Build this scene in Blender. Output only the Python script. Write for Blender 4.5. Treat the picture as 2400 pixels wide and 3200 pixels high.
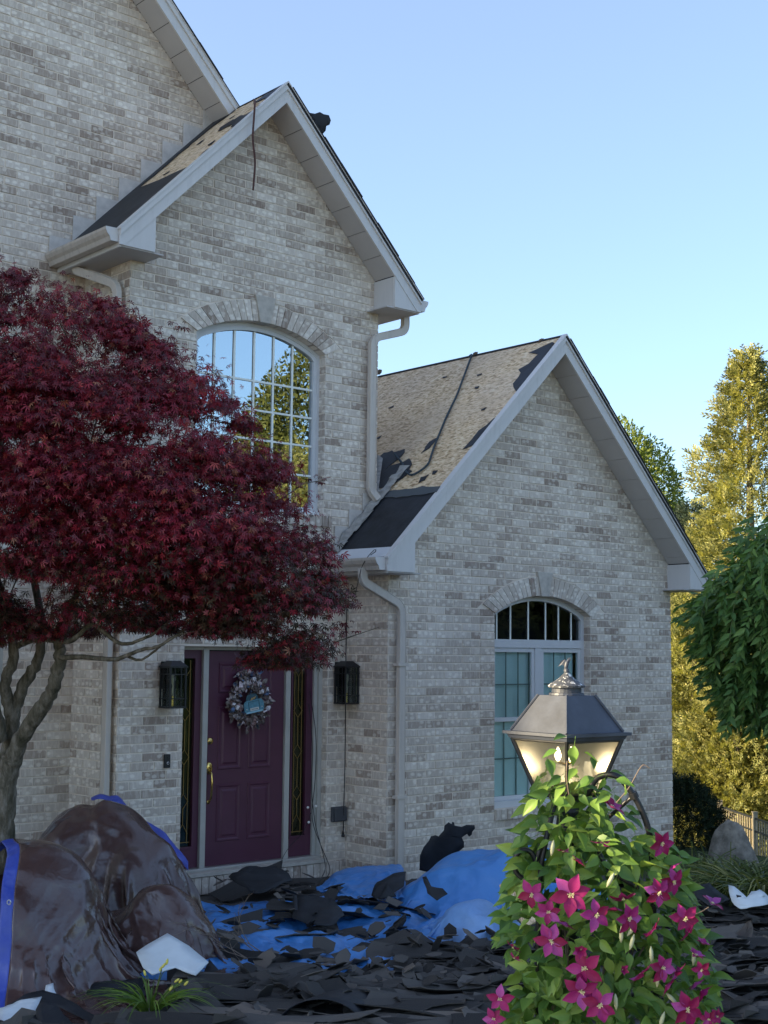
import bpy, bmesh, math, random
import numpy as np
from mathutils import Vector, Matrix, Euler
from mathutils.geometry import tessellate_polygon
R = math.radians
random.seed(7)
rng = np.random.default_rng(11)
scene = bpy.context.scene
for o in list(bpy.data.objects): bpy.data.objects.remove(o)

# ------------------------------------------------------------------ camera
CAM_H = 2.35; YAW = .7141; PITCH = .101; ROLL = .0095; F = 4273.08
cd = bpy.data.cameras.new('camera'); cam = bpy.data.objects.new('camera', cd); scene.collection.objects.link(cam)
cy, sy, cp, sp, cr, sr = math.cos(YAW), math.sin(YAW), math.cos(PITCH), math.sin(PITCH), math.cos(ROLL), math.sin(ROLL)
VR = Vector((cy, -sy, 0)); VF = Vector((sy*cp, cy*cp, sp)); VU = Vector((-sy*sp, -cy*sp, cp))
CX = VR*cr + VU*sr; CY = VU*cr - VR*sr; CZ = -VF
cam.matrix_world = Matrix(((CX.x, CY.x, CZ.x, 0), (CX.y, CY.y, CZ.y, 0), (CX.z, CY.z, CZ.z, CAM_H), (0, 0, 0, 1)))
cd.sensor_fit = 'VERTICAL'; cd.sensor_height = 36; cd.lens = 36*F/3200
cd.clip_start = .05; cd.clip_end = 2000
scene.camera = cam

# ------------------------------------------------------------------ light
SUN = Vector((-.88, .47, math.tan(R(16)))).normalized()
el = math.asin(SUN.z); az = math.atan2(SUN.x, SUN.y)
w = bpy.data.worlds.new('World'); scene.world = w; w.use_nodes = True
nt = w.node_tree; bg = nt.nodes['Background']
sky = nt.nodes.new('ShaderNodeTexSky'); sky.sky_type = 'NISHITA'; sky.sun_disc = False
sky.sun_elevation = el; sky.sun_rotation = az % (2*math.pi); sky.air_density = 1.0; sky.dust_density = 1.0; sky.ozone_density = 4.0
sky_add = nt.nodes.new('ShaderNodeMix'); sky_add.data_type = 'RGBA'; sky_add.blend_type = 'ADD'; sky_add.inputs[0].default_value = 1
sky_add.inputs[7].default_value = (.62, .57, .50, 1)      # constant pale colour added to the sky to desaturate it and lift fill
nt.links.new(sky.outputs[0], sky_add.inputs[6]); nt.links.new(sky_add.outputs[2], bg.inputs[0]); bg.inputs[1].default_value = .10
sl = bpy.data.lights.new('sun', 'SUN'); so = bpy.data.objects.new('sun', sl); scene.collection.objects.link(so)
sl.energy = 5; sl.angle = R(.5); sl.color = (1, .80, .50)
so.rotation_euler = SUN.to_track_quat('Z', 'Y').to_euler(); so.location = (0, 0, 30)
scene.view_settings.view_transform = 'Standard'; scene.view_settings.look = 'None'
scene.view_settings.exposure = 1.75; scene.view_settings.gamma = 1
scene.view_settings.use_curve_mapping = False

# ------------------------------------------------------------------ helpers
def ray(px, py):
    a, b = px-1200, py-1600
    return Vector(VF + CX*(a/F) - CY*(b/F))
def at(px, py, d=None, x=None, y=None, z=None):
    r = ray(px, py)
    t = d if d is not None else (y/r.y if y is not None else (x/r.x if x is not None else (z-CAM_H)/r.z))
    q = r*t; return Vector((q.x, q.y, q.z+CAM_H))
def project(v):
    q = Vector(v)-Vector((0, 0, CAM_H)); d = q.dot(VF)
    if d < .1: return (-9999, -9999, d)
    return (1200+q.dot(CX)/d*F, 1600-q.dot(CY)/d*F, d)
def inpoly(x, y, P):
    c = False; j = len(P)-1
    for i in range(len(P)):
        if (P[i][1] > y) != (P[j][1] > y) and x < (P[j][0]-P[i][0])*(y-P[i][1])/(P[j][1]-P[i][1])+P[i][0]: c = not c
        j = i
    return c
WL = {}
def link(o, parent=None, loc=None):
    scene.collection.objects.link(o)
    if parent is not None: o.parent = parent
    return o
def props(o, label=None, cat=None, group=None, kind=None):
    if label: o['label'] = label
    if cat: o['category'] = cat
    if group: o['group'] = group
    if kind: o['kind'] = kind
    return o
def thing(name, label, cat, loc=(0, 0, 0), group=None, rot=None):
    o = bpy.data.objects.new(name, None); scene.collection.objects.link(o); o.location = loc
    if rot is not None: o.rotation_euler = rot
    WL[o.name] = Vector(loc); props(o, label, cat, group); return o
def base(parent): return WL.get(parent.name, Vector((0, 0, 0))) if parent is not None else Vector((0, 0, 0))
def mesh_obj(name, V, Fc, mat, parent=None, smooth=False, loc=None, kind=None, label=None):
    """world-space verts; origin at loc (top-level) or at the parent's base"""
    b = base(parent) if parent is not None else Vector(loc if loc is not None else (0, 0, 0))
    me = bpy.data.meshes.new(name)
    me.from_pydata([(v[0]-b[0], v[1]-b[1], v[2]-b[2]) for v in V], [], Fc)
    if isinstance(mat, (list, tuple)):
        for m in mat: me.materials.append(m)
    else: me.materials.append(mat)
    if smooth: me.polygons.foreach_set('use_smooth', [True]*len(me.polygons))
    me.update()
    o = bpy.data.objects.new(name, me); link(o, parent)
    if parent is None: o.location = b
    WL[o.name] = b
    if kind: o['kind'] = kind
    if label: o['label'] = label
    return o
class MB:
    def __init__(s): s.V = []; s.F = []
    def add(s, V, Fc):
        n = len(s.V); s.V += [tuple(v) for v in V]; s.F += [tuple(i+n for i in f) for f in Fc]; return s
    def box(s, a, b):
        x0, y0, z0 = a; x1, y1, z1 = b
        if x0 > x1: x0, x1 = x1, x0
        if y0 > y1: y0, y1 = y1, y0
        if z0 > z1: z0, z1 = z1, z0
        return s.add([(x0, y0, z0), (x1, y0, z0), (x1, y1, z0), (x0, y1, z0), (x0, y0, z1), (x1, y0, z1), (x1, y1, z1), (x0, y1, z1)],
                     [(0, 3, 2, 1), (4, 5, 6, 7), (0, 1, 5, 4), (1, 2, 6, 5), (2, 3, 7, 6), (3, 0, 4, 7)])
    def prism(s, P, ax, a, b):
        """polygon P (2D, ccw seen from -ax side) extruded along axis ax ('y': P=(x,z); 'x': P=(y,z); 'z': P=(x,y))"""
        mk = {'y': lambda p, t: (p[0], t, p[1]), 'x': lambda p, t: (t, p[0], p[1]), 'z': lambda p, t: (p[0], p[1], t)}[ax]
        n = len(P); V = [mk(p, a) for p in P]+[mk(p, b) for p in P]
        Fc = [tuple(range(n)), tuple(range(2*n-1, n-1, -1))]+[(i, i+n, (i+1) % n+n, (i+1) % n) for i in range(n)]
        return s.add(V, Fc)
    def tube(s, pts, r, n=8, caps=True, prof=None, up=(0, 0, 1)):
        pts = [Vector(p) for p in pts]; rs = r if isinstance(r, (list, tuple)) else [r]*len(pts)
        rings = []; u = None
        for i, p in enumerate(pts):
            t = ((pts[min(i+1, len(pts)-1)]-p).normalized()+(p-pts[max(i-1, 0)]).normalized()).normalized()
            if prof:
                a = Vector(prof_fixed) if False else None
            if u is None:
                q = Vector(up)
                if abs(q.dot(t)) > .95: q = Vector((1, 0, 0))
                u = (q-t*q.dot(t)).normalized()
            else: u = (u-t*u.dot(t)).normalized()
            v = t.cross(u)
            if prof: ring = [p+u*(a_*rs[i])+v*(b_*rs[i]) for a_, b_ in prof]
            else: ring = [p+u*(math.cos(2*math.pi*k/n)*rs[i])+v*(math.sin(2*math.pi*k/n)*rs[i]) for k in range(n)]
            rings.append(ring)
        n = len(rings[0]); V = [q for ring in rings for q in ring]; Fc = []
        for i in range(len(rings)-1):
            for k in range(n): Fc.append((i*n+k, i*n+(k+1) % n, (i+1)*n+(k+1) % n, (i+1)*n+k))
        if caps: Fc += [tuple(reversed(range(n))), tuple(range((len(rings)-1)*n, len(rings)*n))]
        return s.add(V, Fc)
    def lathe(s, c, prof, n=20, rot=0, square=False):
        c = Vector(c); V = []; Fc = []
        for r, z in prof:
            for k in range(n): V.append((c.x+r*math.cos(rot+2*math.pi*k/n), c.y+r*math.sin(rot+2*math.pi*k/n), c.z+z))
        for i in range(len(prof)-1):
            for k in range(n): Fc.append((i*n+k, i*n+(k+1) % n, (i+1)*n+(k+1) % n, (i+1)*n+k))
        Fc += [tuple(reversed(range(n))), tuple(range((len(prof)-1)*n, len(prof)*n))]
        return s.add(V, Fc)
    def obj(s, name, mat, parent=None, **k): return mesh_obj(name, s.V, s.F, mat, parent, **k)
def bevel(o, w=.004, seg=2):
    m = o.modifiers.new('bevel', 'BEVEL'); m.width = w; m.segments = seg; m.limit_method = 'ANGLE'; return o
def big_mesh(name, V, Fi, mat, parent=None, kind=None, smooth=False, loc=None):
    """V (n,3) numpy world verts, Fi (m,k) index array of equal size faces"""
    b = base(parent) if parent is not None else Vector(loc if loc is not None else (0, 0, 0))
    V = np.asarray(V, np.float32)-np.array(b, np.float32); Fi = np.asarray(Fi, np.int32)
    me = bpy.data.meshes.new(name); me.vertices.add(len(V)); me.vertices.foreach_set('co', V.ravel())
    m, k = Fi.shape; me.loops.add(m*k); me.loops.foreach_set('vertex_index', Fi.ravel())
    me.polygons.add(m); me.polygons.foreach_set('loop_start', np.arange(0, m*k, k, dtype=np.int32))
    if isinstance(mat, (list, tuple)):
        for q in mat: me.materials.append(q)
    else: me.materials.append(mat)
    me.update(calc_edges=True); me.validate()
    if smooth: me.polygons.foreach_set('use_smooth', np.ones(m, bool))
    o = bpy.data.objects.new(name, me); link(o, parent)
    if parent is None: o.location = b
    WL[o.name] = b
    if kind: o['kind'] = kind
    return o
# vectorised value noise
_perm = rng.random((64, 64, 64)).astype(np.float32)
def vnoise(P):
    P = np.asarray(P, float); i = np.floor(P).astype(int); f = P-i; f = f*f*(3-2*f); out = 0
    for a in (0, 1):
        for b in (0, 1):
            for c in (0, 1):
                w_ = (f[..., 0] if a else 1-f[..., 0])*(f[..., 1] if b else 1-f[..., 1])*(f[..., 2] if c else 1-f[..., 2])
                out = out+w_*_perm[(i[..., 0]+a) % 64, (i[..., 1]+b) % 64, (i[..., 2]+c) % 64]
    return out*2-1
def fbm(P, o=4, ridged=False):
    P = np.asarray(P, float); s = 0; a = 1.; t = 0
    for k in range(o):
        n = vnoise(P*2**k+17.3*k); n = 1-2*np.abs(n) if ridged else n; s = s+a*n; t += a; a *= .5
    return s/t

# ------------------------------------------------------------------ materials
def mat(name, col=(.5, .5, .5), rough=.6, spec=.5, metal=0, build=None, **kw):
    m = bpy.data.materials.new(name); m.use_nodes = True; n = m.node_tree.nodes; b = n['Principled BSDF']
    b.inputs['Base Color'].default_value = (*col, 1); b.inputs['Roughness'].default_value = rough
    b.inputs['Specular IOR Level'].default_value = spec; b.inputs['Metallic'].default_value = metal
    for k, v in kw.items(): b.inputs[k].default_value = v
    if build: build(m.node_tree, b)
    return m
def N(t, typ, **k):
    n = t.nodes.new(typ)
    for a, v in k.items():
        if a.startswith('i_'): n.inputs[a[2:].replace('_', ' ')].default_value = v
        else: setattr(n, a, v)
    return n
def ramp(t, src, stops):
    r = t.nodes.new('ShaderNodeValToRGB'); e = r.color_ramp.elements
    while len(e) < len(stops): e.new(.5)
    for i, (p, c) in enumerate(stops): e[i].position = p; e[i].color = (*c, 1) if len(c) == 3 else c
    t.links.new(src, r.inputs[0]); return r
def mixc(t, f, a, b, mode='MIX'):
    m = N(t, 'ShaderNodeMix', data_type='RGBA', blend_type=mode)
    for s, v in ((m.inputs[0], f), (m.inputs[6], a), (m.inputs[7], b)):
        if hasattr(v, 'is_linked') or isinstance(v, bpy.types.NodeSocket): t.links.new(v, s)
        elif isinstance(v, (int, float)): s.default_value = v
        else: s.default_value = (*v, 1)
    return m.outputs[2]
def math_(t, op, a, b=0., c=None, clamp=False):
    m = N(t, 'ShaderNodeMath', operation=op, use_clamp=clamp)
    for i, v in enumerate((a, b, c)):
        if v is None: continue
        if isinstance(v, bpy.types.NodeSocket): t.links.new(v, m.inputs[i])
        else: m.inputs[i].default_value = v
    return m.outputs[0]
def noise_(t, vec, scale, detail=3, rough=.5):
    n = N(t, 'ShaderNodeTexNoise'); n.inputs['Scale'].default_value = scale; n.inputs['Detail'].default_value = detail
    n.inputs['Roughness'].default_value = rough
    if vec is not None: t.links.new(vec, n.inputs['Vector'])
    return n.outputs['Fac']
def mapping(t, vec, scale=(1, 1, 1), loc=(0, 0, 0), rot=(0, 0, 0)):
    n = N(t, 'ShaderNodeMapping'); t.links.new(vec, n.inputs[0]); n.inputs['Scale'].default_value = scale
    n.inputs['Location'].default_value = loc; n.inputs['Rotation'].default_value = rot; return n.outputs[0]
def pos(t): return N(t, 'ShaderNodeNewGeometry').outputs['Position']
def bump(t, b, h, strength=.3, dist=.01):
    n = N(t, 'ShaderNodeBump'); n.inputs['Strength'].default_value = strength; n.inputs['Distance'].default_value = dist
    t.links.new(h, n.inputs['Height']); t.links.new(n.outputs[0], b.inputs['Normal'])
def rnd(t):
    g = N(t, 'ShaderNodeNewGeometry').outputs['Random Per Island']; o = N(t, 'ShaderNodeObjectInfo').outputs['Random']
    return math_(t, 'FRACT', math_(t, 'ADD', g, o))
def basic(scale=8, amt=.12, bs=.1, bd=.003, bscale=120):
    """gentle large scale dirt variation and fine relief"""
    def f(t, b):
        c = tuple(b.inputs['Base Color'].default_value[:3]); P = pos(t)
        n = noise_(t, P, scale, 5, .6)
        t.links.new(ramp(t, n, [(.3, tuple(x*(1-amt*1.3) for x in c)), (.7, tuple(min(1, x*(1+amt)) for x in c))]).outputs[0], b.inputs['Base Color'])
        if bs: bump(t, b, noise_(t, P, bscale, 2), bs, bd)
    return f
def brick_nodes(t, b):
    P = pos(t); r = rnd(t); sx = N(t, 'ShaderNodeSeparateXYZ'); t.links.new(P, sx.inputs[0])
    u = math_(t, 'ADD', sx.outputs[0], sx.outputs[1])
    off = math_(t, 'MULTIPLY', r, 31.7)
    cx = N(t, 'ShaderNodeCombineXYZ'); t.links.new(math_(t, 'ADD', u, off), cx.inputs[0]); t.links.new(sx.outputs[2], cx.inputs[1]); t.links.new(off, cx.inputs[2])
    vec = cx.outputs[0]
    basec = ramp(t, r, [(0, (.30, .23, .185)), (.12, (.42, .34, .28)), (.4, (.52, .44, .37)), (.8, (.62, .54, .46)), (1, (.70, .62, .54))])
    st = noise_(t, mapping(t, vec, (42, 9, 1)), 1, 4, .6)          # vertical drag texture
    st = ramp(t, st, [(.46, (0, 0, 0)), (.62, (1, 1, 1))]).outputs[0]
    v = N(t, 'ShaderNodeTexVoronoi', feature='F1'); v.voronoi_dimensions = '2D'
    t.links.new(mapping(t, vec, (13, 20, 1)), v.inputs['Vector']); v.inputs['Scale'].default_value = 1; v.inputs['Randomness'].default_value = .8
    d = math_(t, 'ADD', v.outputs['Distance'], math_(t, 'MULTIPLY', math_(t, 'SUBTRACT', noise_(t, vec, 45, 2), .5), .35))
    dots = ramp(t, d, [(.24, (1, 1, 1)), (.46, (0, 0, 0))]).outputs[0]
    vs = N(t, 'ShaderNodeSeparateColor'); t.links.new(v.outputs['Color'], vs.inputs[0])
    dots = math_(t, 'MULTIPLY', dots, math_(t, 'GREATER_THAN', vs.outputs[0], .5))
    hi = math_(t, 'MAXIMUM', math_(t, 'MULTIPLY', st, .42), math_(t, 'MULTIPLY', dots, .85))
    hi = math_(t, 'MULTIPLY', hi, math_(t, 'ADD', .55, math_(t, 'MULTIPLY', r, .45)))
    c = mixc(t, hi, basec.outputs[0], (.90, .83, .73))
    big = noise_(t, P, .9, 4, .6)
    c = mixc(t, math_(t, 'MULTIPLY', math_(t, 'SUBTRACT', big, .4, clamp=True), .8), c, (.38, .32, .28))
    t.links.new(c, b.inputs['Base Color'])
    h = math_(t, 'ADD', math_(t, 'MULTIPLY', dots, -.5), math_(t, 'ADD', math_(t, 'MULTIPLY', st, .4), math_(t, 'MULTIPLY', noise_(t, vec, 90, 3), .6)))
    bump(t, b, h, .55, .004)
BRICK = mat('brick_washed', rough=.9, spec=.2, build=brick_nodes)
def mortar_nodes(t, b):
    P = pos(t); n = noise_(t, P, 3, 5); c = ramp(t, n, [(.35, (.70, .61, .51)), (.65, (.80, .71, .61))])
    t.links.new(c.outputs[0], b.inputs['Base Color']); bump(t, b, noise_(t, P, 160, 3), .5, .003)
MORTAR = mat('mortar', rough=.95, spec=.1, build=mortar_nodes)
LIME = mat('cast_stone', (.50, .455, .40), .85, .2, build=basic(14, .14, .3, .003, 90))
def streaky(amt=.25):
    def f(t, b):
        c = tuple(b.inputs['Base Color'].default_value[:3]); P = pos(t); n = noise_(t, mapping(t, P, (22, 22, 2.2)), 1, 5, .65); n2 = noise_(t, P, 1.6, 4, .6)
        v = math_(t, 'MULTIPLY', ramp(t, n, [(.48, (0, 0, 0)), (.72, (1, 1, 1))]).outputs[0], ramp(t, n2, [(.38, (.15, .15, .15)), (.68, (1, 1, 1))]).outputs[0])
        t.links.new(mixc(t, math_(t, 'MULTIPLY', v, amt), c, (.13, .11, .09)), b.inputs['Base Color']); bump(t, b, noise_(t, P, 3.5, 2), .12, .01)
    return f
TRIM = mat('painted_aluminium_trim', (.62, .595, .575), .45, .4, build=streaky(.22))
SOFFIT = mat('soffit_vinyl', (.52, .49, .475), .55, .3, build=basic(3, .04, .02))
GUTTER = mat('gutter_metal', (.50, .44, .38), .4, .5, build=streaky(.6))
DOWN = mat('downspout_metal', (.58, .52, .46), .45, .4, build=streaky(.35))
VINYL = mat('window_vinyl', (.62, .62, .63), .4, .4, build=basic(3, .04, 0))
TANTRIM = mat('tan_door_trim', (.42, .40, .36), .5, .4, build=basic(4, .1, .02))
MUNTIN = mat('muntin_pale', (.86, .87, .80), .5, .3, build=basic(4, .03, 0))
FLASH = mat('flashing_metal', (.62, .57, .52), .5, .4, metal=.2, build=basic(9, .12, .1, .003, 30))
OLDFLASH = mat('bent_flashing', (.36, .345, .32), .5, .5, metal=.25, build=basic(14, .3, .3, .01, 20))
def osb_nodes(t, b):
    P = N(t, 'ShaderNodeTexCoord').outputs['Object']
    acc = None; hs = None
    for i, (rz, sc) in enumerate(((.3, (70, 21, 21)), (1.5, (64, 19, 19)), (-.7, (80, 23, 23)))):
        v = N(t, 'ShaderNodeTexVoronoi'); t.links.new(mapping(t, P, sc, (i*3.1, 0, 0), (0, .78, rz)), v.inputs['Vector']); v.inputs['Scale'].default_value = 1
        sx = N(t, 'ShaderNodeSeparateColor'); t.links.new(v.outputs['Color'], sx.inputs[0])
        acc = sx.outputs[0] if acc is None else math_(t, 'ADD', acc, sx.outputs[i % 3])
    acc = math_(t, 'DIVIDE', acc, 3)
    c = ramp(t, acc, [(.2, (.36, .23, .12)), (.42, (.66, .47, .28)), (.6, (.77, .57, .36)), (.85, (.88, .72, .50))]).outputs[0]
    w_ = noise_(t, P, 1.1, 5, .6)
    c = mixc(t, ramp(t, w_, [(.4, (0, 0, 0)), (.65, (.4, .4, .4))]).outputs[0], c, (.62, .49, .38))
    sp_ = noise_(t, P, 14, 3, .7); c = mixc(t, ramp(t, sp_, [(.70, (0, 0, 0)), (.74, (1, 1, 1))]).outputs[0], c, (.06, .045, .035))
    t.links.new(c, b.inputs['Base Color']); bump(t, b, acc, .7, .006)
OSB = mat('osb_sheathing', rough=.85, spec=.15, build=osb_nodes)
FELT = mat('roofing_felt', (.020, .022, .027), .62, .35, build=basic(5, .35, .3, .006, 25))
def shingle_nodes(t, b):
    P = N(t, 'ShaderNodeTexCoord').outputs['Object']; r = rnd(t)
    c = ramp(t, r, [(0, (.022, .021, .021)), (.4, (.060, .056, .053)), (.8, (.105, .097, .090)), (1, (.16, .135, .115))]).outputs[0]
    g = noise_(t, P, 380, 2, .7); c = mixc(t, ramp(t, g, [(.52, (0, 0, 0)), (.72, (.4, .4, .4))]).outputs[0], c, (.11, .105, .10))
    sc = noise_(t, mapping(t, P, (3, 14, 14)), 2, 5, .65); c = mixc(t, ramp(t, sc, [(.6, (0, 0, 0)), (.78, (.55, .55, .55))]).outputs[0], c, (.075, .068, .06))
    t.links.new(c, b.inputs['Base Color']); bump(t, b, math_(t, 'ADD', g, noise_(t, P, 30, 3)), .5, .003)
SHINGLE = mat('charcoal_shingle', rough=.85, spec=.2, build=shingle_nodes)
ROOFSH = mat('dark_roof_shingle', (.03, .029, .03), .85, .2, build=basic(6, .4, .5, .008, 40))
def tarp(name, col, light, rough=.32, cs=7, cr=.6):
    def f(t, b):
        P = pos(t)
        w1 = noise_(t, P, 1.5, 4, .6)
        d = N(t, 'ShaderNodeVectorMath', operation='SCALE'); 
        nn = N(t, 'ShaderNodeTexNoise'); t.links.new(P, nn.inputs['Vector']); nn.inputs['Scale'].default_value = 3
        t.links.new(nn.outputs['Color'], d.inputs[0]); d.inputs['Scale'].default_value = .35
        ad = N(t, 'ShaderNodeVectorMath', operation='ADD'); t.links.new(P, ad.inputs[0]); t.links.new(d.outputs[0], ad.inputs[1])
        v = N(t, 'ShaderNodeTexVoronoi', feature='F1'); t.links.new(ad.outputs[0], v.inputs['Vector']); v.inputs['Scale'].default_value = cs
        v2 = N(t, 'ShaderNodeTexVoronoi', feature='F1'); t.links.new(ad.outputs[0], v2.inputs['Vector']); v2.inputs['Scale'].default_value = cs*2.7
        c = ramp(t, w1, [(.35, col), (.7, light)]).outputs[0]
        sc = noise_(t, mapping(t, P, (4, 4, 14), rot=(.5, .3, .4)), 4, 6, .75)
        c = mixc(t, ramp(t, sc, [(.70, (0, 0, 0)), (.76, (.3, .3, .3))]).outputs[0], c, tuple(min(1, x*1.4+.03) for x in light))
        t.links.new(c, b.inputs['Base Color'])
        h = math_(t, 'ADD', v.outputs['Distance'], math_(t, 'MULTIPLY', v2.outputs['Distance'], .45))
        h = math_(t, 'ADD', h, math_(t, 'MULTIPLY', noise_(t, P, 60, 2), .06))
        bump(t, b, h, cr, .025)
    return mat(name, col, rough, .8, build=f)
BROWNT = tarp('brown_tarp', (.070, .037, .033), (.084, .047, .042), .25, 11, .12)
BLUET = tarp('blue_tarp', (.040, .20, .54), (.065, .26, .62), .38, 10, .22)
BLUEW = tarp('worn_blue_tarp', (.09, .25, .56), (.20, .36, .64), .45, 10, .2)
NAVYT = tarp('blue_tarp_hem', (.03, .06, .36), (.05, .09, .48), .4, 8, .2)
WHITEB = mat('white_board', (.62, .68, .72), .5, .3, build=basic(5, .08, .2, .004, 25))
PURPLE = mat('purple_door_paint', (.080, .020, .045), .38, .5, build=basic(6, .08, .05, .001, 200))
BRASS = mat('brass', (.62, .43, .14), .22, .5, metal=1)
CAME = mat('brass_came', (.40, .27, .10), .35, .5, metal=.8)
BLACK = mat('black_metal', (.012, .012, .014), .4, .5, build=basic(20, .25, .1, .002, 80))
IRON = mat('wrought_iron', (.010, .011, .013), .45, .5, build=basic(20, .25, .2, .003, 60))
LEAD = mat('lantern_painted_metal', (.042, .050, .070), .5, .5, build=basic(9, .25, .15, .003, 60))
def peel(t, b):
    P = pos(t); n = noise_(t, P, 42, 5, .7)
    t.links.new(mixc(t, ramp(t, n, [(.57, (0, 0, 0)), (.60, (1, 1, 1))]).outputs[0], (.05, .055, .065), (.62, .62, .60)), b.inputs['Base Color'])
    bump(t, b, n, .6, .004)
PEEL = mat('peeling_cap_paint', rough=.6, build=peel)
CABLE = mat('black_cable', (.01, .01, .011), .5)
ROPE = mat('brown_rope', (.085, .035, .03), .8, build=basic(60, .4, .5, .004, 200))
BROPE = mat('blue_grey_rope', (.035, .055, .068), .8, build=basic(60, .4, .5, .004, 200))
DARKIN = mat('dark_interior', (.012, .013, .016), .9, .1)
BLIND = mat('pale_shade', (.70, .86, .88), .8, .1, build=basic(2, .04, 0))
def glass(name, tint=(.8, .9, .95), refl=.55, dark=(.01, .012, .015), rough=.0, trans=0., wav=.0):
    m = bpy.data.materials.new(name); m.use_nodes = True; t = m.node_tree; t.nodes.remove(t.nodes['Principled BSDF']); out = t.nodes['Material Output']
    g = N(t, 'ShaderNodeBsdfGlossy'); g.inputs['Color'].default_value = (*tint, 1); g.inputs['Roughness'].default_value = rough
    tr = N(t, 'ShaderNodeBsdfTransparent'); tr.inputs[0].default_value = (*[.97*x for x in tint], 1)
    mx = N(t, 'ShaderNodeMixShader'); fr = N(t, 'ShaderNodeFresnel'); fr.inputs[0].default_value = 1.5
    t.links.new(math_(t, 'ADD', fr.outputs[0], refl, clamp=True), mx.inputs[0]); t.links.new(tr.outputs[0], mx.inputs[1]); t.links.new(g.outputs[0], mx.inputs[2])
    if wav:
        bn = N(t, 'ShaderNodeBump'); bn.inputs['Strength'].default_value = wav; bn.inputs['Distance'].default_value = .01
        t.links.new(noise_(t, pos(t), 4, 3), bn.inputs['Height']); t.links.new(bn.outputs[0], g.inputs['Normal'])
    t.links.new(mx.outputs[0], out.inputs[0]); return m
GLASS_UP = glass('mirror_coated_glass', (.80, .88, .92), .42, wav=.02)
GLASS = glass('window_glass', (.92, .98, .98), -.02, wav=.02)
GLASSD = glass('side_light_glass', (.55, .62, .45), .08, rough=.15, wav=.2)
GLASSL = glass('lantern_glass', (.92, .93, .90),   .20, rough=.32, wav=.1)
def leafmat(name, stops, rough=.45, trans=.35, tcol=None, spec=.4, coat=0):
    m = bpy.data.materials.new(name); m.use_nodes = True; t = m.node_tree; b = t.nodes['Principled BSDF']; out = t.nodes['Material Output']
    r = rnd(t); c = ramp(t, r, stops).outputs[0]
    big = noise_(t, pos(t), 1.7, 3); c = mixc(t, ramp(t, big, [(.38, (.4, .4, .4)), (.62, (0, 0, 0))]).outputs[0], c, stops[0][1])
    t.links.new(c, b.inputs['Base Color']); b.inputs['Roughness'].default_value = rough; b.inputs['Specular IOR Level'].default_value = spec
    tr = N(t, 'ShaderNodeBsdfTranslucent'); 
    t.links.new(mixc(t, 1, c, tcol or (1, 1, .6), 'MULTIPLY'), tr.inputs[0])
    mx = N(t, 'ShaderNodeMixShader'); mx.inputs[0].default_value = trans
    t.links.new(b.outputs[0], mx.inputs[1]); t.links.new(tr.outputs[0], mx.inputs[2]); t.links.new(mx.outputs[0], out.inputs[0]); return m
MAPLE = leafmat('red_maple_leaf', [(0, (.06, .010, .016)), (.3, (.15, .013, .028)), (.7, (.28, .020, .042)), (.93, (.42, .034, .052)), (1, (.36, .19, .09))], .42, .25, (1, .5, .5), .45)
BARK = mat('maple_bark', (.10, .088, .070), .9, .15, build=lambda t, b: (t.links.new(ramp(t, noise_(t, mapping(t, pos(t), (9, 9, 3)), 2, 6, .7), [(.32, (.035, .035, .022)), (.5, (.12, .105, .078)), (.75, (.30, .27, .23))]).outputs[0], b.inputs['Base Color']), bump(t, b, noise_(t, mapping(t, pos(t), (14, 14, 5)), 3, 5), .8, .02)))
THUJA = leafmat('sunlit_conifer_foliage', [(0, (.10, .12, .05)), (.4, (.27, .28, .10)), (.8, (.40, .40, .15)), (1, (.52, .48, .20))], .6, .4, (1, .95, .4), .15)
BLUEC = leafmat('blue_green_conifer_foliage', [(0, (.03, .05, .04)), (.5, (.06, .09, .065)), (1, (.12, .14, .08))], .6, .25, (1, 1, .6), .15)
BROAD = leafmat('broadleaf_foliage', [(0, (.08, .12, .03)), (.5, (.18, .24, .05)), (1, (.32, .36, .08))], .5, .4, (1, 1, .4), .25)
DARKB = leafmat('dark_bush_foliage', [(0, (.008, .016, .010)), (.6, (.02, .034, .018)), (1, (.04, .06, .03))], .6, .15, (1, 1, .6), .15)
WEEP = leafmat('weeping_leaf', [(0, (.045, .11, .03)), (.5, (.12, .23, .055)), (.9, (.20, .33, .08)), (1, (.16, .22, .07))], .5, .3, (1, 1, .5), .35)
VINE = leafmat('clematis_leaf', [(0, (.055, .13, .025)), (.5, (.14, .26, .045)), (1, (.29, .41, .08))], .45, .3, (1, 1, .45), .4)
GRASS = leafmat('grass_blade', [(0, (.05, .08, .02)), (.5, (.13, .17, .04)), (.92, (.24, .27, .07)), (1, (.45, .40, .18))], .5, .3, (1, 1, .5), .3)
STEMG = mat('green_stem', (.12, .15, .05), .6); TWIG = mat('twig', (.16, .12, .09), .8)
def petal_nodes(t, b):
    r = rnd(t); c = ramp(t, r, [(0, (.18, .004, .035)), (.4, (.24, .008, .085)), (.75, (.28, .02, .15)), (1, (.34, .07, .28))]).outputs[0]
    n = noise_(t, mapping(t, N(t, 'ShaderNodeTexCoord').outputs['Object'], (9, 9, 9)), 4, 3)
    c = mixc(t, ramp(t, n, [(.4, (0, 0, 0)), (.7, (.4, .4, .4))]).outputs[0], c, (.12, .004, .06)); t.links.new(c, b.inputs['Base Color'])
PETAL = mat('magenta_petal', rough=.5, spec=.25, build=petal_nodes)
STAMEN = mat('cream_stamen', (.72, .66, .38), .6)
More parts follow.
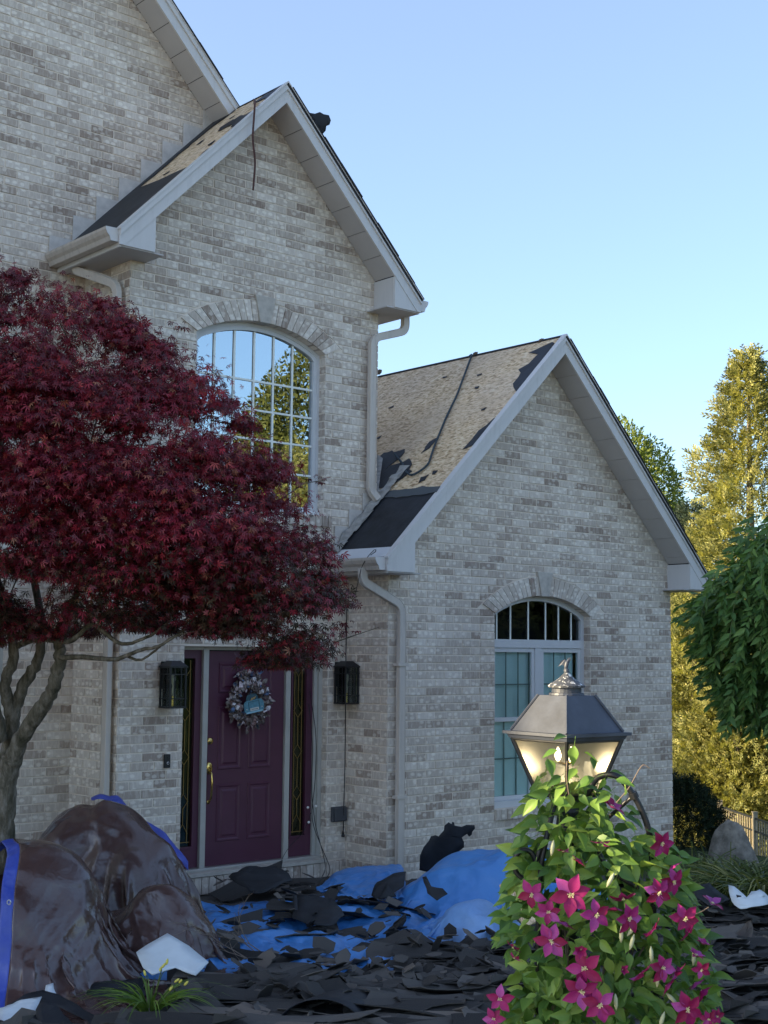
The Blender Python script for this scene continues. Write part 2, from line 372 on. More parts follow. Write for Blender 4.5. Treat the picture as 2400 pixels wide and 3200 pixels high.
GROUND = mat('ground_soil_lawn', (.05, .07, .025), .95, .1, build=lambda t, b: (t.links.new(ramp(t, noise_(t, pos(t), 1.2, 6, .7), [(.35, (.03, .026, .018)), (.5, (.035, .05, .018)), (.75, (.07, .10, .03))]).outputs[0], b.inputs['Base Color']), bump(t, b, noise_(t, pos(t), 40, 4), .8, .03)))
ROCK = mat('boulder_stone', (.22, .20, .17), .9, .2, build=basic(9, .4, .7, .02, 22))
PICKET = mat('fence_sunlit_tan', (.34, .29, .20), .35, .6, build=basic(9, .15, .05))  # sunlit cream of the dark fence put into its colour

# ------------------------------------------------------------------ ground
def gz(x, y):
    t = np.clip((x-13.8)/6, 0, 1); t = t*t*(3-2*t)
    return -1.25*t*np.clip((y-4)/6, 0, 1)
gx = np.concatenate([[-400, -150, -60, -25], np.arange(-10, 45, 1.), [60, 100, 200, 500]]); gy = np.concatenate([[-400, -150, -60, -30], np.arange(-15, 45, 1.), [60, 100, 200, 500]])
GX, GY = np.meshgrid(gx, gy, indexing='ij'); GZ = gz(GX, GY)-.05+.04*fbm(np.stack([GX*.4, GY*.4, GX*0], -1))
nI, nJ = GX.shape; ii, jj = np.meshgrid(np.arange(nI-1), np.arange(nJ-1), indexing='ij')
Fq = np.stack([ii*nJ+jj, (ii+1)*nJ+jj, (ii+1)*nJ+jj+1, ii*nJ+jj+1], -1).reshape(-1, 4)
g = big_mesh('ground', np.stack([GX, GY, GZ], -1).reshape(-1, 3), Fq, GROUND, None, 'structure', smooth=True)

# unseen pale slab added in front to bounce light onto the facade
MB().box((-14, -22, -.2), (3.2, 4.6, .012)).obj('bounce_slab', mat('pale_bounce', (.52, .50, .46), .9, .2, build=basic(2, .12, .3, .004, 60)), None, kind='structure')
# ------------------------------------------------------------------ house constants
Y1, Y2, Y3 = 11.81, 10.951, 10.311
XL2, XR2, XA, XB = 6.343, 9.375, 9.0065, 13.557
M3, Z3, S3, E3 = 11.282, 5.867, 1.003, 2.595
M2, Z2, S2, E2 = 7.859, 7.995, 1.023, 1.834
SR1 = 1.037                                     # main roof: z = 8.915+? on its right slope
def z1(x): return 8.915+.215-(x-6.762)*SR1      # top of main roof above the wall plane
OV = .345
FB = .215
HC = .0825; BL = .254; JT = .012; HJ = HC-JT
house = thing('brick_house', 'whitewashed brick house with three steep front gables and its roof stripped of shingles', 'house', (XL2, Y2, 0))

# ------------------------------------------------------------------ brickwork
def clip(P, a, b, c):
    """keep a*x+b*y <= c"""
    out = []
    for i in range(len(P)):
        p, q = P[i], P[(i+1) % len(P)]; dp = a*p[0]+b*p[1]-c; dq = a*q[0]+b*q[1]-c
        if dp <= 0: out.append(p)
        if dp*dq < 0:
            s = dp/(dp-dq); out.append((p[0]+s*(q[0]-p[0]), p[1]+s*(q[1]-p[1])))
    return out
def area(P): return abs(sum(P[i][0]*P[(i+1) % len(P)][1]-P[(i+1) % len(P)][0]*P[i][1] for i in range(len(P))))/2 if len(P) > 2 else 0
SINGLE = []                # every brick: (projected area, plane, poly, thickness, wall part)
MAPLE_OUT = [(d[0]*1.4467, d[1]*1.4467) for d in [(-20, 580), (150, 595), (250, 640), (330, 700), (400, 770), (480, 830), (540, 890), (600, 950), (640, 1080), (690, 1170), (720, 1260), (745, 1340), (750, 1420), (600, 1450), (450, 1410), (330, 1340), (0, 1340), (-20, 1340)]]
class Plane:
    def __init__(s, O, U, Nn): s.O = Vector(O); s.U = Vector(U); s.N = Vector(Nn)
    def w(s, u, v, n=0): return s.O+s.U*u+Vector((0, 0, v))+s.N*n
FR2 = [(XL2-.6, 0), (XL2-.6, 9)]
def course_bricks(pl, u0, u1, v0, v1, clipper=None, stack=False, th=.0065, wall=None, hide=None, seed=0):
    rr = random.Random(seed+int(u0*100))
    k0 = int(math.floor(v0/HC)); k1 = int(math.ceil(v1/HC))
    for k in range(k0, k1):
        a = k*HC; off = (0 if stack else (k % 2)*.5*BL); st = math.floor((u0-off)/BL)*BL+off if not stack else u0
        L = BL if not stack else (u1-u0)
        x = st
        while x < u1-.004:
            j = (rr.random()-.5)*.004
            xl = u0 if x <= u0 else x+JT/2+j; xr = u1 if x+L >= u1 else x+L-JT/2+j
            P = [(xl, a+JT/2), (xr, a+JT/2), (xr, a+HC-JT/2), (xl, a+HC-JT/2)]
            x += L
            if P[1][0]-P[0][0] < .02: continue
            P = clip(P, 0, 1, v1); P = clip(P, 0, -1, -v0)
            if clipper and P: P = clipper(P)
            if not P or len(P) < 3 or area(P) < 2.5e-4: continue
            SINGLE.append([0, pl, P, th+rr.uniform(-.0015, .002), wall, hide])
def brick_geo(P, th, ins=.003):
    n = len(P); cx = sum(p[0] for p in P)/n; cyy = sum(p[1] for p in P)/n
    def inset(p):
        dx, dy = p[0]-cx, p[1]-cyy
        return (p[0]-math.copysign(min(ins, abs(dx)*.5), dx), p[1]-math.copysign(min(ins, abs(dy)*.5), dy))
    return [(p[0], p[1], -.004) for p in P]+[(p[0], p[1], th-.003) for p in P]+[(*inset(p), th) for p in P], \
        [tuple(range(2*n, 3*n))]+[(i, (i+1) % n, n+(i+1) % n, n+i) for i in range(n)]+[(n+i, n+(i+1) % n, 2*n+(i+1) % n, 2*n+i) for i in range(n)]
def wall_slab(name, pl, outer, holes, depth=.12, back=0):
    """mortar backing: polygon with holes, real thickness"""
    loops = [outer]+holes; tris = tessellate_polygon([[Vector((p[0], p[1], 0)) for p in L] for L in loops])
    flat = [p for L in loops for p in L]; n = len(flat)
    V = [pl.w(u, v, 0) for u, v in flat]+[pl.w(u, v, -depth) for u, v in flat]
    nz = pl.U.cross(Vector((0, 0, 1)))
    Fc = []
    for t in tris:
        a, b, c = [Vector((*flat[i], 0)) for i in t]; s = (b-a).cross(c-a).z
        t = t if (s > 0) == (nz.dot(pl.N) > 0) else (t[0], t[2], t[1])
        Fc.append(tuple(t)); Fc.append((t[0]+n, t[2]+n, t[1]+n))
    k = 0
    for L in loops:
        m = len(L)
        for i in range(m): Fc.append((k+i, k+(i+1) % m, k+(i+1) % m+n, k+i+n))
        k += m
    return mesh_obj(name, V, Fc, MORTAR, house)
class Arch:
    """opening with a flat three-centred brick arch: centre cx, half width h, sill z0, spring zs"""
    def __init__(s, cx, h, z0, zs):
        s.cx, s.h, s.z0, s.zs = cx, h, z0, zs; s.rise = .212
        s.R1 = (h*h+s.rise**2)/(2*s.rise); s.ho = h+.186; s.dz = .10; ro = .325; s.R2 = (s.ho**2+ro**2)/(2*ro); s.ro = ro
        s.c2 = zs+s.dz+ro-s.R2; s.c1 = zs+s.rise-s.R1
    def inner(s, t, d=0.):   # t in -1..1
        a = math.asin(s.h/s.R1)*t; return (s.cx+(s.R1-d)*math.sin(a), s.c1+(s.R1-d)*math.cos(a))
    def outer(s, t):
        a = math.asin(s.ho/s.R2)*t; return (s.cx+s.R2*math.sin(a), s.c2+s.R2*math.cos(a))
    def hole(s, n=18): return [(s.cx-s.h, s.z0), (s.cx+s.h, s.z0)]+[s.inner(1-2*i/n) for i in range(n+1)]
    def clipper(s, P):
        if not P: return P
        mx = sum(p[0] for p in P)/len(P)-s.cx; mz = sum(p[1] for p in P)/len(P)
        x0 = min(p[0] for p in P)-s.cx; x1 = max(p[0] for p in P)-s.cx
        if mz > s.zs+s.dz*.5:
            if mz < s.c2+s.R2+.1 and x0 < s.ho and x1 > -s.ho:
                best = max(-s.ho, min(s.ho, mx)); ang = math.asin(best/s.R2); nx, ny = math.sin(ang), math.cos(ang)
                return clip(P, -nx, -ny, -(nx*s.cx+ny*s.c2+s.R2+.006))
        elif mz > s.z0-.0:
            if mz > s.zs:
                if x0 < s.ho and mx > 0: return clip(P, -1, 0, -(s.cx+s.h+(mz-s.zs)/s.dz*.186+.01))
                if x1 > -s.ho and mx < 0: return clip(P, 1, 0, (s.cx-s.h-(mz-s.zs)/s.dz*.186-.01))
            else:
                if mx > 0 and x0 < s.h: return clip(P, -1, 0, -(s.cx+s.h+.001))
                if mx <= 0 and x1 > -s.h: return clip(P, 1, 0, s.cx-s.h-.001)
        return P
A2 = Arch(7.873, .7895, 3.722, 5.393); A3 = Arch(11.291, .7765, .694, 2.758)
P1 = Plane((0, Y1, 0), (1, 0, 0), (0, -1, 0)); P2 = Plane((0, Y2, 0), (1, 0, 0), (0, -1, 0)); P3 = Plane((0, Y3, 0), (1, 0, 0), (0, -1, 0))
SL2 = Plane((XL2, 0, 0), (0, 1, 0), (-1, 0, 0)); SL3 = Plane((XA, 0, 0), (0, 1, 0), (-1, 0, 0)); SRR3 = Plane((XB, 0, 0), (0, 1, 0), (1, 0, 0))
def gable_clip(m, z, s, fb=FB-.02):
    def f(P):
        P = clip(P, -s, 1, z-fb-s*m) if True else P     # left slope: v <= z-fb-s*(m-u) -> v - s*u <= z-fb-s*m
        return clip(P, s, 1, z-fb+s*m) if P else P
    return f
# door opening in the second gable wall
DX0, DX1, DZ0, DZ1 = 7.03, 8.75, .24, 2.375
def doorclip(P):
    mx = sum(p[0] for p in P)/len(P); mz = sum(p[1] for p in P)/len(P)
    if mz < DZ1+.0 and mz > .07:
        x0 = min(p[0] for p in P); x1 = max(p[0] for p in P)
        if x1 > DX0 and x0 < DX1:
            mid = (DX0+DX1)/2
            return clip(P, 1, 0, DX0) if mx < mid else clip(P, -1, 0, -DX1)
    return P
def chain(*fs):
    def f(P):
        for q in fs:
            if P: P = q(P)
        return P
    return f
def not_in(x0, x1, z0, z1):
    def f(P):
        a = min(p[0] for p in P); b = max(p[0] for p in P); mz = sum(p[1] for p in P)/len(P)
        if z0 < mz < z1 and b > x0 and a < x1:
            return clip(P, 1, 0, x0) if (a+b)/2 < (x0+x1)/2 else clip(P, -1, 0, -x1)
        return P
    return f
GB = .03
wall3 = wall_slab('wall', P3, [(XA, -.3), (XB, -.3), (XB, Z3-FB-S3*(XB-M3)+GB), (M3, Z3-FB+GB), (XA, Z3-FB-S3*(M3-XA)+GB)], [A3.hole()])
wall2 = wall_slab('wall', P2, [(XL2, -.3), (XR2, -.3), (XR2, Z2-FB-S2*(XR2-M2)+GB), (M2, Z2-FB+GB), (XL2, Z2-FB-S2*(M2-XL2)+GB)], [A2.hole(), [(DX0, .07), (DX1, .07), (DX1, DZ1), (DX0, DZ1)]])
wall1 = wall_slab('wall', P1, [(-4.2, -.3), (9.2, -.3), (9.2, z1(9.2)-.2), (2.5, z1(2.5)-.2), (-4.2, z1(9.2)-.2)], [[(4.6, 1.2), (5.63, 1.2), (5.63, 2.62), (4.6, 2.62)]])
def sidewall(pl, y0, y1, ztop, d=.12): return wall_slab('wall', pl, [(y0, -.3), (y1, -.3), (y1, ztop), (y0, ztop)], [], d)
w_s2 = sidewall(SL2, Y2+.121, Y1, 6.2); w_s3 = sidewall(SL3, Y3+.121, Y2, 3.3)
w_r3 = sidewall(SRR3, Y3+.121, 14.4, 3.3); w_r2 = sidewall(Plane((XR2, 0, 0), (0, 1, 0), (1, 0, 0)), Y2+.121, Y1+1.5, 6.2)
course_bricks(P3, XA-.0065, XB+.0065, -.1, 5.7, chain(gable_clip(M3, Z3, S3), A3.clipper, not_in(10.30, A3.cx-A3.h, .56, A3.zs), not_in(A3.cx-A3.h-.0, A3.cx+A3.h, .575, .694)), wall=wall3, seed=1)
course_bricks(P3, 10.305, A3.cx-A3.h, .56, A3.zs, None, True, wall=wall3, seed=2)
course_bricks(P2, XL2-.0065, XR2+.0065, -.1, 7.9, chain(gable_clip(M2, Z2, S2), A2.clipper, doorclip, not_in(A2.cx-A2.h-.1, A2.cx+A2.h+.1, 3.60, 3.722)), wall=wall2, seed=3)
def clip1(P):
    P = clip(P, SR1, 1, 8.915+.02+6.762*SR1)
    return P
course_bricks(P1, 4.0, 7.9, 0, 9.9, chain(clip1, not_in(4.6, 5.63, 1.2, 2.62)), wall=wall1, seed=4)
course_bricks(SL2, Y2, Y1, 0, 6.1, None, wall=w_s2, seed=5)
course_bricks(SL3, Y3, Y2, 0, 3.25, None, wall=w_s3, seed=6)
course_bricks(SRR3, Y3, 14.4, -.2, 3.2, None, wall=w_r3, seed=7)
course_bricks(Plane((XR2, 0, 0), (0, 1, 0), (1, 0, 0)), Y2, Y1+1.4, 3.5, 6.1, None, wall=w_r2, seed=17)
# reveals (jamb faces that look left) of the two windows and the door recess
def reveal(x, z0, z1_, y, d, wall, seed): course_bricks(Plane((x, 0, 0), (0, 1, 0), (-1, 0, 0)), y-.008, y+d, z0, z1_, None, True, th=.006, wall=wall, seed=seed)
reveal(A3.cx+A3.h+.002, A3.z0, A3.zs, Y3, .10, wall3, 8); reveal(A2.cx+A2.h+.002, A2.z0, A2.zs, Y2, .10, wall2, 9); reveal(DX1+.002, .07, DZ1, Y2, .12, wall2, 10)
# rank bricks by how large they show
def rank():
    for b in SINGLE:
        pl, P = b[1], b[2]; n = len(P); c = pl.w(sum(p[0] for p in P)/n, sum(p[1] for p in P)/n, .012)
        x, y, d = project(c); v = c-Vector((0, 0, CAM_H)); cs = -v.normalized().dot(pl.N)
        if cs <= 0 or not (0 < x < 2400 and 0 < y < 3200): continue
        if inpoly(x, y, MAPLE_OUT) or (y > 2480 and x < 620) or y > 2700 or (x > 1560 and y > 2150 and x < 2000): continue
        if pl is P1 and (c.z < Z2-S2*abs(M2-c.x)+.3 and c.x > XL2-.45 and c.z > 5.9): continue
        if pl is P1 and x > 640: continue
        if pl is P2 and c.x > 8.75 and c.z > 3.0 and c.z < Z3-S3*(M3-c.x)+.1: continue
        b[0] = area(P)*cs/d**2
rank()
SINGLE.sort(key=lambda b: -b[0])
share = {}
def add_bricks():
    rest = {}
    for i, (s, pl, P, th, wall, hide) in enumerate(SINGLE):
        V, Fc = brick_geo(P, th)
        flip = pl.U.cross(Vector((0, 0, 1))).dot(pl.N) < 0
        if flip: Fc = [tuple(reversed(f)) for f in Fc]
        if i < 300 and s > 0:
            n = len(P); cu = sum(p[0] for p in P)/n; cv = sum(p[1] for p in P)/n
            key = (n == 4 and abs(area(P)-(BL-JT)*HJ) < 1e-5, round(th*1000), flip) if n == 4 and abs(area(P)-(BL-JT)*HJ) < 1e-5 else None
            Mx = Matrix(((pl.U.x, 0, pl.N.x), (pl.U.y, 0, pl.N.y), (pl.U.z, 1, pl.N.z)))
            if key in share: me = share[key]
            else:
                me = bpy.data.meshes.new('brick'); me.from_pydata([Mx @ Vector((v[0]-cu, v[1]-cv, v[2])) for v in V], [], Fc); me.materials.append(BRICK)
                if key is not None: share[key] = me
            o = bpy.data.objects.new('brick', me); link(o, wall); o.location = pl.w(cu, cv)-WL[wall.name]
        else:
            m = rest.setdefault(wall.name, (wall, MB()))[1]; m.add([pl.w(v[0], v[1], v[2]) for v in V], Fc)
    for wn, (wall, m) in rest.items(): m.obj('brickwork', BRICK, wall, kind='stuff')
add_bricks()
# arches, keystones, sills
def arch_ring(A, pl, wall):
    n = 24; m = []
    for i in range(n):
        t0, t1 = -1+2*i/n, -1+2*(i+1)/n
        if abs((t0+t1)/2) < .11: continue
        g_ = .0035
        P = [A.inner(t0), A.inner(t1), A.outer(t1), A.outer(t0)]
        c = (sum(p[0] for p in P)/4, sum(p[1] for p in P)/4)
        du = (P[1][0]-P[0][0], P[1][1]-P[0][1]); L = math.hypot(*du); du = (du[0]/L*g_, du[1]/L*g_)
        P = [(P[0][0]+du[0], P[0][1]+du[1]), (P[1][0]-du[0], P[1][1]-du[1]), (P[2][0]-du[0], P[2][1]-du[1]-.004), (P[3][0]+du[0], P[3][1]+du[1]-.004)]
        V, Fc = brick_geo(P, .018); V = [pl.w(v[0], v[1], v[2] if v[2] > 0 else -.09) for v in V]
        mesh_obj('arch_brick', V, Fc, BRICK, wall)
    k = MB(); zi = A.c1+A.R1
    P = [(A.cx-.062, zi-.008), (A.cx+.062, zi-.008), (A.cx+.125, zi+.262), (A.cx-.125, zi+.262)]
    V, Fc = brick_geo(P, .035, .006); mesh_obj('keystone', [pl.w(v[0], v[1], v[2] if v[2] > 0 else -.09) for v in V], Fc, LIME, wall)
arch_ring(A3, P3, wall3); arch_ring(A2, P2, wall2)
def sill_row(wall, y, x0, x1, z0, z1_, proj, w_=.0825):
    x = x0
    while x < x1-.02:
        V, Fc = brick_geo([(x+.004, z0), (min(x+w_, x1)-.004, z0), (min(x+w_, x1)-.004, z1_), (x+.004, z1_)], proj, .006)
        mesh_obj('sill_brick', [(v[0], y-v[2] if v[2] > 0 else y+.07, v[1]) for v in V], Fc, BRICK, wall); x += w_
sill_row(wall3, Y3, A3.cx-A3.h, A3.cx+A3.h+.06, .578, .690, .035)
sill_row(wall2, Y2, A2.cx-A2.h-.10, A2.cx+A2.h+.10, 3.603, 3.718, .03)
sill_row(wall2, Y2, DX0-.02, 8.95, .075, .232, .04)
MB().box((DX0+.005, Y2-.05, .24), (DX1-.005, Y2+.16, .272)).obj('door_sill', LIME, house)

# ------------------------------------------------------------------ roofs
def slope_obj(name, m, z, s, e, y0, y1_, side, mt, t=.03, off=0, parent=None, rng_=None, yb=None):
    """slab lying on a slope; side -1 left, +1 right; rng_ = (h0,h1) horizontal distances from ridge"""
    h0, h1 = rng_ or (0, e); n = Vector((side*s, 0, 1)).normalized()
    def pt(h, y, k): return Vector((m+side*h, y, z-s*h))+n*k
    y1a, y1b = yb if yb else (y1_, y1_)
    V = [pt(h0, y0, off), pt(h1, y0, off), pt(h1, y1b, off), pt(h0, y1a, off), pt(h0, y0, off-t), pt(h1, y0, off-t), pt(h1, y1b, off-t), pt(h0, y1a, off-t)]
    Fc = [(0, 1, 2, 3), (7, 6, 5, 4), (0, 4, 5, 1), (1, 5, 6, 2), (2, 6, 7, 3), (3, 7, 4, 0)]
    if side < 0: Fc = [tuple(reversed(f)) for f in Fc]
    return mesh_obj(name, V, Fc, mt, parent or house)
def flat_patch(name, m, z, s, side, pts, mt, off=.006, t=.004, parent=None):
    """irregular thin sheet on a slope, pts = (h,y)"""
    n = Vector((side*s, 0, 1)).normalized()
    top = [Vector((m+side*h, y, z-s*h))+n*(off+t) for h, y in pts]; bot = [Vector((m+side*h, y, z-s*h))+n*off for h, y in pts]; k = len(pts)
    Fc = [tuple(range(k)), tuple(range(2*k-1, k-1, -1))]+[(i, (i+1) % k, (i+1) % k+k, i+k) for i in range(k)]
    o = mesh_obj(name, top+bot, Fc, mt, parent or house); return o
def ragged(pts, amp=.03, step=.06, closed=True, seed=0):
    rr = random.Random(seed); out = []
    n = len(pts)
    for i in range(n if closed else n-1):
        a, b = pts[i], pts[(i+1) % n]; L = math.hypot(b[0]-a[0], b[1]-a[1]); k = max(1, int(L/step))
        for j in range(k):
            f = j/k; out.append((a[0]+(b[0]-a[0])*f+rr.uniform(-amp, amp), a[1]+(b[1]-a[1])*f+rr.uniform(-amp, amp)))
    return out
YF3 = Y3-OV; YF2 = Y2-OV; YF1 = Y1-OV
# sheathing decks
deck3 = slope_obj('roof_deck', M3, Z3-.012, S3, E3, YF3+.015, 15.2, -1, OSB)
slope_obj('shingle_roof_slope', M3, Z3, S3, E3+.02, YF3-.02, 15.2, 1, ROOFSH, .035)
deck2 = slope_obj('roof_deck', M2, Z2-.012, S2, E2, YF2+.015, Y1-.012, -1, OSB)
slope_obj('shingle_roof_slope', M2, Z2, S2, E2+.02, YF2-.02, 16, 1, ROOFSH, .035)
slope_obj('shingle_roof_slope', 2.5, z1(2.5), SR1, 6.9, YF1, 17.5, 1, ROOFSH, .05)
slope_obj('shingle_roof_slope', 2.5, z1(2.5), SR1, 6.9, YF1, 17.5, -1, ROOFSH, .05)
# thick irregular shingle butts along the right rakes
rr = random.Random(3)
def butts(m, z, s, e, y, h0=.05, mt=ROOFSH):
    h = h0
    mb = MB(); n = Vector((s, 0, 1)).normalized()
    while h < e:
        L = rr.uniform(.12, .3); k = rr.uniform(.004, .022); ya = y-.025-rr.uniform(0, .012)
        a = Vector((m+h, ya, z-s*h)); b = Vector((m+min(h+L, e+.02), ya, z-s*min(h+L, e+.02)))
        V = [a, b, b+n*k, a+n*k]; V = V+[v+Vector((0, .3, 0)) for v in V]
        mb.add(V, [(0, 1, 2, 3), (7, 6, 5, 4), (3, 2, 6, 7), (0, 4, 5, 1), (1, 5, 6, 2), (0, 3, 7, 4)]); h += L*.96
    mb.obj('shingle_edge', mt, house, kind='stuff')
butts(M3, Z3, S3, E3, YF3); butts(M2, Z2, S2, E2, YF2); butts(2.5, z1(2.5), SR1, 6.8, YF1, 3.8)
# felt left on the stripped slopes
flat_patch('roofing_felt', M3, Z3-.012, S3, -1, ragged([(1.885, 10.0), (1.87, 10.55), (1.90, 10.93), (2.50, 10.93), (2.52, 10.4), (2.51, 10.0)], .006, .15, seed=1), FELT)
flat_patch('felt_remnant', M3, Z3-.012, S3, -1, ragged([(.08, 10.02), (.10, 10.20), (.16, 10.36), (.22, 10.18), (.33, 10.18), (.38, 10.30), (.46, 10.22), (.60, 10.20), (.72, 10.03), (.66, 10.0)], .02, .07, seed=2), FELT)
flat_patch('felt_remnant', M3, Z3-.012, S3, -1, ragged([(1.05, 10.0), (1.06, 10.04), (1.2, 10.12), (1.40, 10.14), (1.36, 10.0)], .012, .07, seed=3), FELT)
flat_patch('felt_remnant', M3, Z3-.012, S3, -1, ragged([(1.30, 11.55), (1.28, 11.2), (1.40, 11.12), (1.52, 11.25), (1.42, 10.95), (1.60, 10.72), (1.75, 10.86), (1.78, 11.1), (1.72, 11.45), (1.5, 11.6)], .02, .07, seed=4), FELT)
for k, (h, y, a, b) in enumerate([(1.28, 10.78, .10, .03), (1.72, 10.40, .04, .03), (1.66, 10.3, .03, .02), (.35, 10.95, .02, .03), (.28, 11.6, .015, .03), (.6, 12.2, .02, .03), (.55, 10.8, .02, .02), (1.05, 11.9, .03, .02), (.9, 10.35, .02, .02)]):
    flat_patch('felt_scrap', M3, Z3-.012, S3, -1, ragged([(h-a, y-b), (h-a*.4, y+b*2), (h+a, y+b), (h+a*.5, y-b)], .01, .04, seed=20+k), FELT)
flat_patch('felt_edge_fold', M3, Z3-.012, S3, -1, ragged([(1.85, 10.0), (1.83, 10.3), (1.84, 10.9), (1.91, 10.93), (1.93, 10.4), (1.92, 10.0)], .008, .08, seed=5), mat('felt_fold_grey', (.07, .08, .085), .7), .012, .006)
flat_patch('roofing_felt', M2, Z2-.012, S2, -1, ragged([(1.10, 10.62), (1.09, 11.2), (1.02, 11.80), (1.80, 11.80), (1.82, 11.2), (1.81, 10.62)], .006, .12, seed=6), FELT)
flat_patch('felt_remnant', M2, Z2-.012, S2, -1, ragged([(.05, 11.45), (.3, 11.6), (1.05, 11.64), (1.05, 11.80), (.03, 11.80)], .025, .07, seed=7), FELT)
flat_patch('felt_remnant', M2, Z2-.012, S2, -1, ragged([(.36, 10.85), (.33, 11.05), (.42, 11.2), (.50, 11.05), (.48, 10.85), (.62, 10.63), (.40, 10.62)], .02, .05, seed=8), FELT)
flat_patch('felt_remnant', M2, Z2-.012, S2, -1, ragged([(.02, 10.62), (.05, 10.9), (.13, 11.0), (.16, 10.8), (.22, 10.62)], .02, .05, seed=9), FELT)
for k, (h, y, a, b) in enumerate([(.75, 10.8, .03, .03), (.9, 10.66, .05, .02), (.55, 11.3, .03, .02), (1.0, 11.2, .015, .03), (.25, 11.2, .02, .03)]):
    flat_patch('felt_scrap', M2, Z2-.012, S2, -1, ragged([(h-a, y-b), (h-a*.4, y+b*2), (h+a, y+b), (h+a*.5, y-b)], .01, .04, seed=40+k), FELT)
flat_patch('torn_ridge_shingle', M2, Z2, S2, 1, ragged([(.30, 10.75), (.28, 11.05), (.62, 11.10), (.66, 10.75)], .03, .08, seed=11), FELT, .02, .01)
# rake boards: lower board + upper mould
def rake(m, z, s, e, y, side, zb=None, end=True):
    n = 1
    def P(h, k): return (m+side*h, z-s*h-k)
    hh = e
    b = MB(); poly = [P(0, .075), P(hh, .075), P(hh, FB), P(0, FB)]
    if zb is not None and end:
        zz = zb; h_end = min(hh, (z-FB-zz)/s)
        poly = [P(0, .075), P(hh, .075), (m+side*hh, zz), (m+side*h_end, zz), P(0, FB)]
    b.prism(poly, 'y', y, y+.022); b.obj('rake_board', TRIM, house)
    c = MB().prism([P(0, .0), P(hh, .0), P(hh, .0775), P(0, .0775)], 'y', y-.016, y+.03)
    c.obj('rake_moulding', TRIM, house)
    d = MB().prism([P(0, -.004), P(hh+.01, -.004), P(hh+.01, .014), P(0, .014)], 'y', y-.024, y+.05); d.obj('drip_edge', TRIM, house)
ZB3, ZB2 = 3.117, 5.957; BX3, BX2 = 2.228, 1.462
for sd in (-1, 1): rake(M3, Z3, S3, E3, YF3, sd, ZB3); rake(M2, Z2, S2, E2, YF2, sd, ZB2)
rake(2.5, z1(2.5)+0, SR1, 6.9, YF1, 1); rake(2.5, z1(2.5)+0, SR1, 6.9, YF1, -1)
# return boxes
def retbox(m, z, s, e, bx, zb, yf, yw, side):
    zt = z-FB-s*bx
    V = [(m+side*bx, zb), (m+side*(bx+(zt-zb)/s), zb), (m+side*bx, zt)]
    if side < 0: V = [V[0], V[2], V[1]]
    MB().prism(V, 'y', yf+.006, yf+.02).obj('return_face', TRIM, house)
    x = m+side*bx
    MB().box((x-.006*side, yf+.02, zb), (x+.012*side, yw+.02, zt)).obj('return_side', TRIM, house)
for sd in (-1, 1): retbox(M3, Z3, S3, E3, BX3, ZB3, YF3, Y3, sd); retbox(M2, Z2, S2, E2, BX2, ZB2, YF2, Y2, sd)
# soffit panels (vented vinyl lengths) under the rakes
def soffit(m, z, s, h0, h1, y0, y1_, side, pitch=.305):
    h = h0; cs = 1/math.hypot(1, s)
    while h < h1-.01:
        k = min(h+pitch*cs, h1); g_ = .006*cs
        n = Vector((side*s, 0, 1)).normalized()
        a = Vector((m+side*(h+g_), 0, z-s*(h+g_)-FB+.012)); b = Vector((m+side*k, 0, z-s*k-FB+.012))
        V = []
        for q in (a, b):
            for yy in (y0, y1_): V.append(Vector((q.x, yy, q.z)))
        V = V+[v+n*.01 for v in V]
        mesh_obj('soffit_panel', V, [(0, 1, 3, 2), (4, 6, 7, 5), (0, 4, 5, 1), (2, 3, 7, 6), (0, 2, 6, 4), (1, 5, 7, 3)], SOFFIT, house); h = k
for sd in (-1, 1): soffit(M3, Z3, S3, 0, BX3, YF3+.02, Y3-.012, sd); soffit(M2, Z2, S2, 0, BX2, YF2+.02, Y2-.012, sd)
soffit(2.5, z1(2.5), SR1, 2.4, 6.8, YF1+.02, Y1-.012, 1)
# eave boxes (level soffit + fascia) along the left and right eaves
def eave(m, z, s, e, bx, zb, yf, y1_, side):
    x0, x1 = m+side*bx, m+side*(e-.03)
    MB().box((x0, yf+.02, zb-.012), (x1, y1_, zb)).obj('eave_soffit', SOFFIT, house)
    zt = z-s*e-.01
    MB().box((x1, yf+.02, zb-.016), (x1+side*.02, y1_, zt)).obj('eave_fascia', TRIM, house)
eave(M3, Z3, S3, E3, BX3-.1, ZB3, YF3, Y2-.012, -1); eave(M3, Z3, S3, E3, BX3-.1, ZB3, YF3, 15, 1)
eave(M2, Z2, S2, E2, BX2-.1, ZB2, YF2, Y1-.012, -1); eave(M2, Z2, S2, E2, BX2-.1, ZB2, YF2, Y1+1.3, 1)
# gutters: K profile
def gutter(x, z, y0, y1_, side):
    """x = back of gutter; opens upward"""
    pr = [(0, 0), (0, -.125), (.075, -.125), (.088, -.085), (.112, -.06), (.128, -.028), (.128, -.004), (.112, -.004), (.112, -.02), (.10, -.05), (.078, -.08), (.068, -.115), (.006, -.115), (.006, 0)]
    P = [(x+side*a, z+b) for a, b in pr]
    if side > 0: P = P[::-1]
    g_ = MB().prism(P, 'y', y0, y1_).obj('gutter', GUTTER, house)
    cap = [(0, 0), (0, -.125), (.075, -.125), (.088, -.085), (.112, -.06), (.128, -.028), (.128, -.004)]
    P = [(x+side*a, z+b) for a, b in cap]
    if side > 0: P = P[::-1]
    MB().prism(P, 'y', y0-.003, y0+.004).obj('end_cap', TRIM, g_)
    MB().prism(P, 'y', y1_-.004, y1_+.002).obj('end_cap', TRIM, g_)
    return g_
